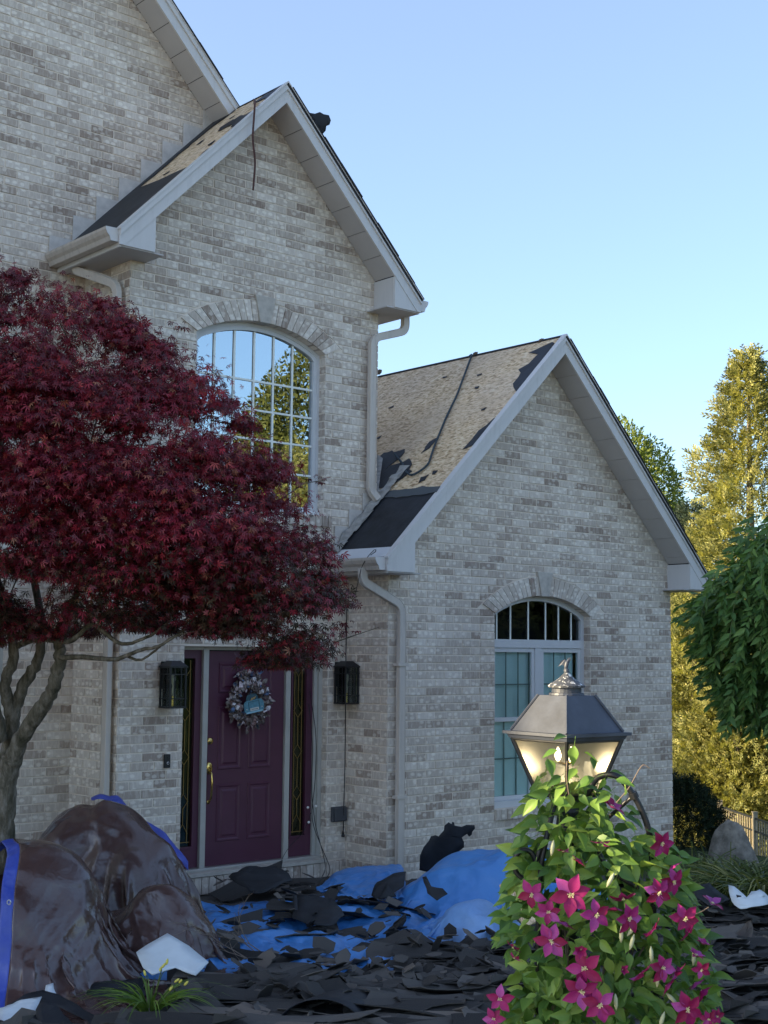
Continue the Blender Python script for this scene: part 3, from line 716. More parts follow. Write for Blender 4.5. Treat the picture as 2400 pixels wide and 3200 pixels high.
gutter(M3-E3+.0, Z3-S3*E3-.012, YF3+.03, Y2-.012, -1); gutter(M2-E2, Z2-S2*E2-.012, YF2+.03, Y1-.012, -1); gutter(M2+E2, Z2-S2*E2-.012, YF2+.03, 12.6, 1); gutter(M3+E3, Z3-S3*E3-.012, YF3+.03, 14.8, 1)
# downspouts, rectangular with corrugated elbows
RP = []
for sx_, sy_ in ((1, 1), (-1, 1), (-1, -1), (1, -1)):
    for a, b in (((.85, 1.), (1., .85)) if (sx_*sy_ > 0) else ((1., .85), (.85, 1.))): RP.append((sx_*a*.030, sy_*b*.041))
def smooth_path(P, r=.09, k=6):
    P = [Vector(p) for p in P]; out = [P[0]]
    for i in range(1, len(P)-1):
        a, b, c = P[i-1], P[i], P[i+1]; u = (a-b); v = (c-b); d = min(r, u.length*.45, v.length*.45); p0 = b+u.normalized()*d; p2 = b+v.normalized()*d
        for j in range(k+1): t = j/k; out.append(p0*(1-t)**2+b*2*t*(1-t)+p2*t*t)
    return out+[P[-1]]
def downspout(P, up, r=.10):
    path = smooth_path(P, r, 10); rs = []
    for i, p_ in enumerate(path):
        bend = any((p_-Vector(q)).length < r*1.05 for q in P[1:-1]); rs.append(1+(.035 if (bend and i % 2) else 0))
    return MB().tube(path, rs, prof=RP, up=up).obj('downspout', DOWN, house)
downspout([(8.60, Y3-.08, 3.15), (8.60, Y3-.08, 3.02), (9.115, Y3-.075, 2.80), (9.115, Y3-.075, .0)], (0, 1, 0))
downspout([(6.10, 11.55, 6.0), (6.10, 11.55, 5.93), (6.265, 11.05, 5.72), (6.275, 11.02, 0)], (-1, 0, 0))
downspout([(9.70, Y2-.08, 5.98), (9.70, Y2-.08, 5.80), (9.24, Y2-.075, 5.65), (9.24, Y2-.075, 4.02), (9.31, Y2-.11, 3.93)], (0, 1, 0))
for z_ in (.9, 2.2): MB().box((9.05, Y3-.112, z_), (9.18, Y3-.03, z_+.03)).obj('downspout_strap', DOWN, house)
# step flashing plates
for i in range(9):
    x = XL2-.28+i*.245; zc = Z2-S2*(M2-x)
    if x > 8: break
    MB().box((x-.13, Y1-.024, zc-.12), (x+.13, Y1-.016+.0005*i, zc+.13)).obj('step_flashing', FLASH, house)
for i in range(4):
    x = 8.72+i*.185; zc = Z3-S3*(M3-x)
    MB().box((x-.1, Y2-.026, zc-.1), (x+.1, Y2-.017+.0005*i, zc+.14)).obj('step_flashing', FLASH, house)
# bent old flashing and shingle strips along the valley at the foot of the second gable wall
rr = random.Random(8)
for i in range(11):
    h = 2.50-.085*i; n = Vector((-S3, 0, 1)).normalized(); c = Vector((M3-h, 10.88, Z3-S3*h)); m = MB(); L = rr.uniform(.16, .24); w_ = rr.uniform(.09, .13)
    V = []
    for a in range(5):
        for b in range(3):
            u = a/4; v = b/2; q = c+Vector((.7, 0, .7))*(L*(u-.5))+Vector((0, -1, 0))*(w_*(v-.2))+Vector((.35, 0, .35))*(v*w_*.6)
            V.append(q+n*(.02+.035*abs(math.sin(3*u+i*1.7))*(1-v)+.012*rr.random()))
    Fc = [(a*3+b, a*3+b+1, a*3+b+4, a*3+b+3) for a in range(4) for b in range(2)]
    o = mesh_obj('bent_flashing', V, Fc, OLDFLASH, house); sm = o.modifiers.new('s', 'SOLIDIFY'); sm.thickness = .004
# upright flashing sheet by the downspout
fp = [at(1176, 1420, y=11.5), at(1184, 1424, y=11.55), at(1234, 1459, y=11.2), at(1184, 1538, y=11.02), at(1176, 1540, y=11.02)]
o = mesh_obj('flashing_sheet', fp, [(0, 1, 2, 3, 4)], OLDFLASH, house); o.modifiers.new('s', 'SOLIDIFY').thickness = .004
# drip metal at the eave of roof three
flat_patch('eave_drip_metal', M3, Z3-.012, S3, -1, [(2.50, 10.0), (2.49, 10.9), (2.60, 10.9), (2.60, 10.0)], VINYL, .012, .004)
# main body behind so that the house blocks the sun
MB().box((-4.2, 12.0, 0), (9.15, 17.2, 6.35)).obj('house_body', MORTAR, house)
MB().prism([(-4.2, 6.3), (9.15, 6.3), (2.5, z1(2.5)-.12)], 'y', 12.0, 17.2).obj('attic_body', MORTAR, house)
MB().box((-13, 12.2, 0), (-4.25, 17, 6.3)).obj('added_sun_block', MORTAR, house)  # unseen block added left of the house to keep sun off the yard
MB().prism([(12.0, 6.31), (17.2, 6.31), (14.6, 9.6)], 'x', -13.2, -4.25).obj('added_sun_block_top', ROOFSH, house)  # top of the added block, raised to stop the low sun
MB().box((9.16, 11.3, 0), (13.4, 14.3, 3.2)).obj('house_body', MORTAR, house)
MB().prism([(9.2, 3.2), (13.4, 3.2), (M3, 5.6)], 'y', 11.3, 15.1).obj('attic_body', MORTAR, house)
MB().prism([(XL2+.2, 6.0), (XR2-.15, 6.0), (M2, 7.75)], 'y', 11.1, 15.9).obj('attic_body', MORTAR, house)
MB().box((XL2+.2, 11.4, 0), (XR2-.15, 12.4, 6.0)).obj('house_body', DARKIN, house)

# ------------------------------------------------------------------ windows
def arch_window(A, y, name, glassm, frame_w, transom=None):
    win = mesh_obj(name, *(lambda m: (m.V, m.F))(arch_frame(A, y, frame_w)), VINYL, house); return win
def arch_frame(A, y, fw, n=18, d=.07):
    m = MB(); out = [(A.cx-A.h, A.z0), (A.cx+A.h, A.z0)]+[A.inner(1-2*i/n) for i in range(n+1)]
    inn = [(A.cx-A.h+fw, A.z0+fw), (A.cx+A.h-fw, A.z0+fw)]
    for i in range(n+1):
        t = 1-2*i/n; q = A.inner(t, fw); inn.append((max(A.cx-A.h+fw, min(A.cx+A.h-fw, q[0])), q[1]))
    k = len(out); V = [(p_[0], y, p_[1]) for p_ in out]+[(p_[0], y, p_[1]) for p_ in inn]+[(p_[0], y+d, p_[1]) for p_ in out]+[(p_[0], y+d, p_[1]) for p_ in inn]
    Fc = []
    for i in range(k):
        j = (i+1) % k; Fc += [(i, j, k+j, k+i), (k+i, k+j, 3*k+j, 3*k+i), (2*k+i, 3*k+i, 3*k+j, 2*k+j)]
    return m.add(V, Fc)
def arch_glass(A, y, fw, n=18, zlow=None):
    z0 = zlow if zlow is not None else A.z0+fw
    P = [(A.cx-A.h+fw, z0), (A.cx+A.h-fw, z0)]
    for i in range(n+1):
        q = A.inner(1-2*i/n, fw); P.append((max(A.cx-A.h+fw, min(A.cx+A.h-fw, q[0])), q[1]))
    return P
# upper arched window
W2 = mesh_obj('arched_window', *(lambda m: (m.V, m.F))(arch_frame(A2, Y2+.095, .075)), VINYL, house, label='wide arched upstairs window with a grid behind mirror glass')
m_ = arch_frame(A2, Y2+.085, .035); m_.obj('window_frame', VINYL, W2)
P = arch_glass(A2, 0, .075); mesh_obj('pane', [(a, Y2+.125, b) for a, b in P], [tuple(range(len(P)))], GLASS_UP, W2)
def arctop(A, x, fw):
    R_ = A.R1-fw; return A.c1+math.sqrt(R_*R_-(x-A.cx)**2)
for x in (7.13, 7.369, 7.606, 7.846, 8.087, 8.328): MB().box((x-.011, Y2+.113, A2.z0+.07), (x+.011, Y2+.121, arctop(A2, x, .075)-.002)).obj('muntin', MUNTIN, W2)
for z_ in (3.83+.0, 4.13, 4.438, 4.733, 5.026): 
    if z_ > 3.9: MB().box((A2.cx-A2.h+.075, Y2+.1135, z_-.010), (A2.cx+A2.h-.075, Y2+.1205, z_+.010)).obj('muntin', MUNTIN, W2)
MB().box((A2.cx-A2.h-.02, Y2+.5, 3.6), (A2.cx+A2.h+.02, Y2+.52, 5.7)).obj('window_interior', DARKIN, W2)
MB().box((A2.cx-A2.h, Y2+.06, 3.722), (A2.cx+A2.h, Y2+.1, 3.765)).obj('window_sill', VINYL, W2)
# lower window: transom + two double hung units
fw = .055
W3 = mesh_obj('double_hung_window', *(lambda m: (m.V, m.F))(arch_frame(A3, Y3+.085, fw)), VINYL, house, label='white arched transom over two double hung sashes with pale shades')
yb = Y3+.085
MB().box((A3.cx-A3.h+fw, yb-.008, 2.395), (A3.cx+A3.h-fw, yb+.07, 2.485)).obj('transom_bar', VINYL, W3)
P = arch_glass(A3, 0, fw, zlow=2.485); mesh_obj('transom_pane', [(a, yb+.035, b) for a, b in P], [tuple(range(len(P)))], GLASS, W3)
for x in (10.66, 10.875, 11.158, 11.44, 11.655, 11.87): MB().box((x-.008, yb+.02, 2.485), (x+.008, yb+.03, arctop(A3, x, fw)-.002)).obj('muntin', MUNTIN, W3)
MB().box((A3.cx-.05, yb-.004, A3.z0+fw), (A3.cx+.05, yb+.07, 2.395)).obj('mullion', VINYL, W3)
MB().box((A3.cx-A3.h, yb-.06, A3.z0+.002), (A3.cx+A3.h, yb+.01, A3.z0+.07)).obj('window_sill', VINYL, W3)
def sash(x0, x1, z0, z1_, y, w_=.045):
    s_ = MB().box((x0, y, z0), (x0+w_, y+.035, z1_)).box((x1-w_, y, z0), (x1, y+.035, z1_)).box((x0+w_, y, z0), (x1-w_, y+.035, z0+w_)).box((x0+w_, y, z1_-w_), (x1-w_, y+.035, z1_)).obj('sash', VINYL, W3)
    a, b = x0+w_, x1-w_
    mesh_obj('pane', [(a, y+.018, z0+w_), (b, y+.018, z0+w_), (b, y+.018, z1_-w_), (a, y+.018, z1_-w_)], [(0, 1, 2, 3)], GLASS, W3)
    MT = MUNTIN2
    for f in (1/3, 2/3): MB().box((a+(b-a)*f-.007, y+.022, z0+w_), (a+(b-a)*f+.007, y+.028, z1_-w_)).obj('muntin', MT, W3)
    zc = (z0+z1_)/2; MB().box((a, y+.0215, zc-.007), (b, y+.0275, zc+.007)).obj('muntin', MT, W3)
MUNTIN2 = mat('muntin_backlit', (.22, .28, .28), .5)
for x0, x1 in ((A3.cx-A3.h+fw+.003, A3.cx-.053), (A3.cx+.053, A3.cx+A3.h-fw-.003)):
    sash(x0, x1, 1.60, 2.392, yb+.005); sash(x0, x1, A3.z0+fw+.01, 1.640, yb+.035)
    mesh_obj('roller_shade', [(x0+.02, yb+.075, .72), (x1-.06 if x1 > 11.6 else x1-.02, yb+.075, .72), (x1-.06 if x1 > 11.6 else x1-.02, yb+.075, 2.43), (x0+.02, yb+.075, 2.43)], [(0, 1, 2, 3)], BLIND, W3)
MB().box((A3.cx-A3.h-.02, yb+.5, .6), (A3.cx+A3.h+.02, yb+.52, 3.1)).obj('window_interior', DARKIN, W3)
MB().box((A3.cx-A3.h-.02, yb+.10, 2.40), (A3.cx+A3.h+.02, yb+.11, 2.47)).obj('shade_rail', VINYL, W3)
# ground floor window at the far left
WL_ = MB().box((5.55, Y1+.0, 1.2), (5.63, Y1+.06, 2.62)).box((4.6, Y1, 1.2), (4.68, Y1+.06, 2.62)).box((4.68, Y1, 1.2), (5.55, Y1+.06, 1.28)).box((4.68, Y1, 2.54), (5.55, Y1+.06, 2.62)).obj('front_window', TANTRIM, house)
MB().box((4.6, Y1-.06, 1.13), (5.68, Y1+.03, 1.2)).obj('window_sill', TANTRIM, WL_)
mesh_obj('pane', [(4.68, Y1+.04, 1.28), (5.55, Y1+.04, 1.28), (5.55, Y1+.04, 2.54), (4.68, Y1+.04, 2.54)], [(0, 1, 2, 3)], GLASS_UP, WL_)

# ------------------------------------------------------------------ entrance
YD = Y2+.12
door = mesh_obj('front_door', *(lambda m: (m.V, m.F))(MB().box((7.378, YD, .30), (8.290, YD+.045, 2.33))), PURPLE, house, label='deep purple six panel front door with brass handle set')
def panel(x0, x1, z0, z1_):
    m = MB(); y = YD
    def frame(a, ya, b, yb_):
        A_ = [(x0+a, ya, z0+a), (x1-a, ya, z0+a), (x1-a, ya, z1_-a), (x0+a, ya, z1_-a)]; B_ = [(x0+b, yb_, z0+b), (x1-b, yb_, z0+b), (x1-b, yb_, z1_-b), (x0+b, yb_, z1_-b)]
        m.add(A_+B_, [(i, (i+1) % 4, 4+(i+1) % 4, 4+i) for i in range(4)])
    frame(0, y-.001, .006, y-.010); frame(.006, y-.010, .018, y-.010); frame(.018, y-.010, .030, y+.004-.006); frame(.030, y-.002, .050, y-.0025); frame(.050, y-.0025, .066, y-.013)
    m.add([(x0+.066, y-.013, z0+.066), (x1-.066, y-.013, z0+.066), (x1-.066, y-.013, z1_-.066), (x0+.066, y-.013, z1_-.066)], [(0, 1, 2, 3)])
    m.obj('door_panel', PURPLE, door)
for x0, x1 in ((7.505, 7.785), (7.865, 8.145)):
    panel(x0, x1, .52, 1.06); panel(x0, x1, 1.20, 1.80); panel(x0, x1, 1.93, 2.22)
def sidelight(x0, x1, gx0, gx1):
    s_ = MB().box((x0, YD+.01, .30), (gx0, YD+.05, 2.34)).box((gx1, YD+.01, .30), (x1, YD+.05, 2.34)).box((gx0, YD+.01, .30), (gx1, YD+.05, .50)).box((gx0, YD+.01, 2.26), (gx1, YD+.05, 2.34))
    for a, b in ((0, .022), (.022, .03)):
        pass
    s_.box((gx0-.02, YD-.004, .48), (gx0, YD+.012, 2.28)).box((gx1, YD-.004, .48), (gx1+.02, YD+.012, 2.28)).box((gx0, YD-.004, .48), (gx1, YD+.012, .50)).box((gx0, YD-.004, 2.26), (gx1, YD+.012, 2.28))
    s_ = s_.obj('sidelight', PURPLE, house)
    mesh_obj('pane', [(gx0, YD+.03, .5), (gx1, YD+.03, .5), (gx1, YD+.03, 2.26), (gx0, YD+.03, 2.26)], [(0, 1, 2, 3)], GLASSD, s_)
    c = (gx0+gx1)/2; h = (gx1-gx0)/2; y = YD+.022; m = MB(); T = lambda P: m.tube([(a, y, b) for a, b in P], .0035, 6)
    for x in (c-h*.55, c+h*.55): T([(x, .53), (x, 2.24)])
    dz = [.92, 1.33, 1.74]
    for z_ in dz: T([(c, z_-.07), (c+h*.62, z_), (c, z_+.07), (c-h*.62, z_), (c, z_-.07)])
    lv = [.69, .85, .99, 1.26, 1.40, 1.67, 1.81, 2.08]
    for a, b in ((.71, .85), (.99, 1.26), (1.40, 1.67), (1.81, 2.08)): T([(c, a), (c, b)])
    T([(c-h*.62, .62), (c, .71), (c+h*.62, .62)]); T([(c-h*.62, 2.16), (c, 2.08), (c+h*.62, 2.16)]); T([(c-h*.9, .54), (c+h*.9, .54)])
    m.obj('leaded_came', CAME, s_); return s_
sidelight(7.02, 7.312, 7.06, 7.235); sidelight(8.358, 8.662, 8.405, 8.575)
for x0, x1, y in ((7.312, 7.374, YD-.03), (8.297, 8.357, YD-.03), (8.662, 8.752, YD-.02)): bevel(MB().box((x0, y, .28), (x1, YD+.06, 2.36)).obj('door_post', TANTRIM, house), .006)
MB().box((8.70, YD-.045, .28), (8.752, YD-.02, 2.36)).obj('door_post', TANTRIM, house)
MB().box((7.02, YD-.02, 2.34), (8.752, YD+.06, 2.375)).obj('door_head', TANTRIM, house)
bevel(MB().box((7.03, YD-.07, .272), (8.74, YD+.06, .297)).obj('threshold', mat('threshold_metal', (.5, .48, .45), .35, .5, metal=.5), house), .004)
MB().box((6.9, YD+.9, 0), (8.9, YD+.92, 2.6)).obj('hall_interior', DARKIN, house)
hl = thing('sidelight_glow', 'warm glowing shade added behind the upper left sidelight glass', 'lamp', (7.36, YD+.55, 2.0))  # glow added behind the glass for the yellow in the sidelight
GLOWM = mat('added_warm_glow', (.9, .7, .3)); GLOWM.node_tree.nodes['Principled BSDF'].inputs['Emission Color'].default_value = (1, .68, .14, 1); GLOWM.node_tree.nodes['Principled BSDF'].inputs['Emission Strength'].default_value = .9
MB().lathe((7.36, YD+.55, 2.0), [(.10, 0), (.14, .03), (.15, .2), (.10, .32)], 16).obj('glow_shade', GLOWM, hl); MB().tube([(7.36, YD+.55, 2.32), (7.36, YD+.55, 2.6)], .006).obj('glow_stem', BRASS, hl)
# handle set
HX = 7.415
hd = MB().lathe((0, 0, 0), [(.001, 0)], 3) if False else None
def disc(m, c, r, d, n=18):
    c = Vector(c); V = []; Fc = []
    for rr_, yy in ((r, 0), (r, -d*.5), (r*.8, -d), (.0005, -d)):
        for k in range(n): V.append((c.x+rr_*math.cos(2*math.pi*k/n), c.y+yy, c.z+rr_*1.0*math.sin(2*math.pi*k/n)))
    for i in range(3):
        for k in range(n): Fc.append((i*n+k, i*n+(k+1) % n, (i+1)*n+(k+1) % n, (i+1)*n+k))
    m.add(V, Fc)
m = MB(); disc(m, (HX, YD, 1.475), .034, .022); disc(m, (HX, YD-.02, 1.475), .014, .012); m.obj('deadbolt', BRASS, door, smooth=True)
m = MB(); V0 = len(m.V); disc(m, (HX, YD, 1.22), .036, .014); m.V = [(v[0], v[1], 1.22+(v[2]-1.22)*1.6) for v in m.V]
m.tube(smooth_path([(HX, YD-.01, 1.20), (HX, YD-.05, 1.175), (HX, YD-.062, 1.08), (HX, YD-.05, .94), (HX, YD-.008, .90)], .03), [.010]*3+[.009]*40 if False else .0095, 8)
disc(m, (HX, YD, .90), .019, .012); m.tube([(HX, YD-.012, 1.225), (HX, YD-.045, 1.232)], .006); m.obj('door_handle', BRASS, door, smooth=True)
# wreath
wc = at(773, 2195, y=YD-.06)
wr = thing('door_wreath', 'round deco mesh wreath of grey, pink and blue ribbons hanging on the purple door', 'wreath', wc)
def ribcol(i): return [(.24, .20, .185), (.55, .45, .46), (.10, .15, .26), (.15, .115, .105), (.66, .62, .64), (.28, .18, .17)][i]
RIB = [mat('ribbon_%s' % n_, ribcol(i), .6, .3, build=basic(60, .3, .2, .002, 300)) for i, n_ in enumerate(('taupe', 'pink', 'navy', 'brown', 'white', 'rust'))]
m = MB(); m.tube([(wc.x+.165*math.cos(a), wc.y+.035, wc.z+.165*math.sin(a)) for a in np.linspace(0, 2*math.pi, 28)], .035, 8); m.obj('wreath_ring', RIB[3], wr)
rr = random.Random(5); rb = [MB() for _ in RIB]
for k in range(430):
    a = rr.uniform(0, 2*math.pi); ra = .17+rr.gauss(0, .035); top = (k < 60)
    if top: a = math.pi/2+rr.uniform(-.45, .45); ra = .2+rr.uniform(0, .09)
    c = wc+Vector((ra*math.cos(a), rr.uniform(-.05, .01), ra*math.sin(a)))
    d = Vector((math.cos(a)+rr.gauss(0, .7), -abs(rr.gauss(0, .5)), math.sin(a)+rr.gauss(0, .7))).normalized(); s_ = d.cross(Vector((rr.gauss(0, 1), rr.gauss(0, 1), rr.gauss(0, 1)))).normalized()
    L = rr.uniform(.04, .075); w_ = rr.uniform(.012, .027); n = d.cross(s_)
    V = [c-s_*w_*.3, c+s_*w_*.3, c+d*L*.5+s_*w_+n*.008, c+d*L*.5-s_*w_+n*.008, c+d*L+s_*w_*.35-n*.006, c+d*L-s_*w_*.35-n*.006, c+d*L*.5+n*.018]
    rb[rr.choices(range(6), (30, 14, 12, 24, 10, 10))[0]].add(V, [(0, 1, 2, 6), (0, 6, 3), (6, 2, 4, 5), (3, 6, 5)])
for i, q in enumerate(rb): q.obj('ribbon_loops', RIB[i], wr, kind='stuff')
# little truck sign: rear view of a teal pickup with a plate
TEAL = mat('sign_teal', (.10, .24, .30), .4, .4, build=basic(30, .2, 0)); TEALD = mat('sign_dark_teal', (.03, .08, .10), .5); CREAM = mat('sign_cream', (.55, .52, .48), .6); TEALL = mat('sign_light_teal', (.28, .48, .56), .5)
def rrect(cx, cz, w_, h, r, rot, sq=0, n=6):
    out = []
    for qx, qz, a0 in ((1, -1, -90), (1, 1, 0), (-1, 1, 90), (-1, -1, 180)):
        for k in range(n+1):
            a = R(a0+90*k/n); x = qx*(w_/2-r)+r*math.cos(a); z = qz*(h/2-r)+r*math.sin(a); x *= 1+sq*z/h
            out.append((cx+x*math.cos(rot)-z*math.sin(rot), cz+x*math.sin(rot)+z*math.cos(rot)))
    return out
sx_, sz_ = wc.x+.028, wc.z-.035; yS = wc.y-.075; ro = R(9)
def L2(dx, dz): return (sx_+dx*math.cos(ro)-dz*math.sin(ro), sz_+dx*math.sin(ro)+dz*math.cos(ro))
cab = L2(-.01, .075); MB().prism(rrect(*cab, .14, .09, .03, ro, -.3), 'y', yS+.004, yS+.012).obj('truck_sign_cab', TEALD, wr)
body = MB().prism(rrect(sx_, sz_, .235, .125, .045, ro), 'y', yS, yS+.01).obj('truck_sign_body', TEAL, wr)
for dx in (-.062, .062): MB().prism(rrect(*L2(dx, .012), .004, .075, .0018, ro), 'y', yS-.003, yS).obj('tailgate_line', TEALD, body)
MB().prism(rrect(*L2(0, .048), .125, .004, .0018, ro), 'y', yS-.003, yS).obj('tailgate_line', TEALD, body)
pl_ = L2(.0, -.026); MB().prism(rrect(*pl_, .10, .026, .003, ro), 'y', yS-.004, yS).obj('sign_plate', CREAM, body)
for dx in (-.030, -.012, .004, .019, .033): MB().prism(rrect(*L2(dx, -.026), .007, .011, .001, ro), 'y', yS-.0055, yS-.004).obj('plate_letter', TEALD, body)
MB().prism(rrect(*L2(0, -.053), .20, .016, .007, ro), 'y', yS-.005, yS).obj('truck_sign_bumper', TEALL, body)
for dx in (-.09, .092): m = MB(); disc(m, (*[L2(dx, -.018)[0]], yS, L2(dx, -.018)[1]), .006, .004, 10); m.obj('tail_light', CREAM, body)
for k in range(3): c0 = L2(-.035+.02*k, .062+.004*k); c1 = L2(-.015+.02*k, .085+.004*k); MB().tube([(c0[0], yS-.004, c0[1]), (c1[0], yS-.004, c1[1])], .004, 6).obj('gold_stripe', mat('sign_gold', (.5, .32, .12), .5) if k == 0 else bpy.data.materials['sign_gold'], wr)

# ------------------------------------------------------------------ wall lanterns
BULB = mat('dim_filament_bulb', (.5, .4, .3), .3); 
def wall_lantern(px, label):
    c = at(px, 2130, y=Y2-.125); zt, zb = 2.195, 1.825; yc = Y2-.125; w_ = .082
    t = thing('wall_lantern', label, 'wall lantern', (c.x, Y2-.02, 1.82), 'black box wall lanterns beside the door')
    X = c.x
    MB().box((X-.065, Y2-.045, 1.98), (X+.065, Y2-.012, 2.23)).obj('back_plate', BLACK, t)
    m = MB(); V = [(X-w_-.012, yc-w_-.012, zt-.004), (X+w_+.012, yc-w_-.012, zt-.004), (X+w_+.012, yc+w_+.012, zt-.004), (X-w_-.012, yc+w_+.012, zt-.004), (X-w_*.55, yc-w_*.55, zt+.045), (X+w_*.55, yc-w_*.55, zt+.045), (X+w_*.55, yc+w_*.55, zt+.045), (X-w_*.55, yc+w_*.55, zt+.045)]
    m.add(V, [(0, 3, 2, 1), (4, 5, 6, 7), (0, 1, 5, 4), (1, 2, 6, 5), (2, 3, 7, 6), (3, 0, 4, 7)]); m.box((X-w_-.016, yc-w_-.016, zt-.02), (X+w_+.016, yc+w_+.016, zt-.005)); m.obj('lantern_roof', BLACK, t)
    m = MB(); b = .008
    for sx in (-1, 1):
        for sy in (-1, 1): m.box((X+sx*w_-b, yc+sy*w_-b, zb), (X+sx*w_+b, yc+sy*w_+b, zt-.02))
    for f in (-.42, .42):
        for sy in (-1, 1): m.box((X+f*w_-.004, yc+sy*w_-.005, zb), (X+f*w_+.004, yc+sy*w_+.005, zt-.02)); m.box((X+sy*w_-.005, yc+f*w_-.004, zb), (X+sy*w_+.005, yc+f*w_+.004, zt-.02))
    for z_ in (zb+.065, zt-.085):
        m.box((X-w_-.017, yc-w_-.006, z_), (X+w_+.017, yc-w_+.004, z_+.01)); m.box((X-w_-.006, yc-w_-.017, z_+.0005), (X-w_+.004, yc+w_+.017, z_+.0095)); m.box((X+w_-.004, yc-w_-.017, z_+.0005), (X+w_+.006, yc+w_+.017, z_+.0095))
    m.box((X-w_-.01, yc-w_-.01, zb-.018), (X+w_+.01, yc+w_+.01, zb)); m.obj('cage', BLACK, t)
    g_ = .004; k = w_-.011
    MB().box((X-k, yc-k, zb+.002), (X+k, yc-k+.003, zt-.022)).box((X-k, yc-k+.003, zb+.002), (X-k+.003, yc+k, zt-.022)).box((X+k-.003, yc-k+.003, zb+.002), (X+k, yc+k, zt-.022)).obj('lantern_glass', GLASS, t)
    MB().lathe((X, yc, zb+.09), [(.006, 0), (.012, .01), (.013, .05), (.008, .09), (.012, .11), (.024, .15), (.022, .18), (.008, .2)], 12).obj('bulb', BULB, t, smooth=True)
    MB().tube([(X, yc, zb), (X, yc, zb+.09)], .012).obj('bulb_socket', BRASS, t)
wall_lantern(541, 'black caged wall lantern left of the purple door, beside the yellow lit sidelight')
wall_lantern(1083, 'black caged wall lantern right of the purple door, in the brick corner')
# doorbell, outlet
c = at(520, 2378, y=Y2-.014); t = thing('doorbell', 'slim black doorbell camera on the brick left of the door', 'doorbell', c)
bevel(MB().box((c.x-.031, Y2-.036, c.z-.062), (c.x+.031, Y2-.013, c.z+.062)).obj('bell_body', BLACK, t), .004)
m = MB(); disc(m, (c.x+.004, Y2-.036, c.z-.018), .013, .003, 14); m.obj('bell_button', mat('button_ring', (.5, .5, .52), .3), t); m = MB(); disc(m, (c.x+.004, Y2-.039, c.z-.018), .0085, .002, 14); m.obj('button_center', BLACK, t)
m = MB(); disc(m, (c.x, Y2-.036, c.z+.035), .009, .003, 12); m.obj('camera_eye', CABLE, t)
c = at(1057, 2544, y=Y2-.03); t = thing('outlet_box', 'grey weatherproof outlet box low on the brick right of the door', 'outlet box', c)
OUTG = mat('outlet_grey', (.055, .06, .07), .5); bevel(MB().box((c.x-.085, Y2-.05, c.z-.075), (c.x+.085, Y2-.013, c.z+.075)).obj('box_base', OUTG, t), .006); bevel(MB().box((c.x-.075, Y2-.075, c.z-.065), (c.x+.08, Y2-.052, c.z+.065)).obj('box_cover', OUTG, t), .006)
# cables
def cable(name, label, cat, pts, r=.005, mt=CABLE, group=None, smooth_r=.15):
    P = smooth_path(pts, smooth_r, 5); o = MB().tube(P, r, 6).obj(name, mt, None, loc=P[0]); props(o, label, cat, group); return o
yw = Y2-.02
cable('hanging_cable', 'black cord hanging straight down the brick corner past the right wall lantern', 'cable', [at(1084, 1900, y=yw), at(1081, 2040, y=yw-.02), at(1080, 2190, y=yw-.24), at(1078, 2400, y=yw-.03), at(1074, 2530, y=yw-.06), at(1073, 2590, y=yw-.03), at(1072, 2607, y=yw)], .006)
m = MB().lathe(at(1072, 2612, y=yw), [(.016, -.01), (.018, 0), (.008, .035), (.006, .05)], 10); o = m.obj('cord_plug', CABLE, None, loc=at(1072, 2612, y=yw)); props(o, 'small black plug at the end of the hanging cord under the outlet box', 'plug')
def sil(name, lab, P, r=.004): return cable(name, lab, 'cable', P, r, CABLE, 'loose string light cords by the door', .3)
sil('light_cord', 'thin cord drooping from the right door post to the blue tarp, outer of the two', [at(968, 2160, y=YD-.06), at(990, 2300, y=YD-.09), at(985, 2450, y=YD-.09), at(970, 2560, y=YD-.06), at(1010, 2660, y=Y2-.12), at(1036, 2720, y=Y2-.2), at(1005, 2765, y=Y2-.35)])
sil('light_cord', 'thin cord drooping from the right door post, inner of the two, ending by the sill', [at(965, 2200, y=YD-.05), at(978, 2330, y=YD-.08), at(972, 2470, y=YD-.08), at(985, 2580, y=YD-.07), at(1005, 2650, y=Y2-.1), at(1020, 2715, y=Y2-.2), at(990, 2770, y=Y2-.4)])
sil('light_cord', 'thin cord looping across the purple kick panel onto the threshold', [at(972, 2540, y=YD-.05), at(950, 2600, y=YD-.04), at(900, 2650, y=YD-.06), at(875, 2695, y=YD-.12), at(885, 2740, y=Y2-.2)], .003)
for i, (a, b) in enumerate(((962, 2524), (987, 2520), (965, 2570), (968, 2768))):
    p_ = at(a, b, y=YD-.09 if i < 3 else Y2-.35); o = MB().lathe(p_, [(.004, -.012), (.012, -.006), (.014, .004), (.006, .014)], 10).obj('string_light_bulb', mat('bulb_white', (.75, .72, .68), .2) if i == 0 else bpy.data.materials['bulb_white'], None, loc=p_, smooth=True)
    props(o, ['small white bulb on the cord left of the door post trim', 'small white bulb on the cord right of the door post trim', 'small white bulb lowest on the cord beside the kick panel', 'small white bulb lying in the debris under the cords'][i], 'light bulb', 'loose string light bulbs')
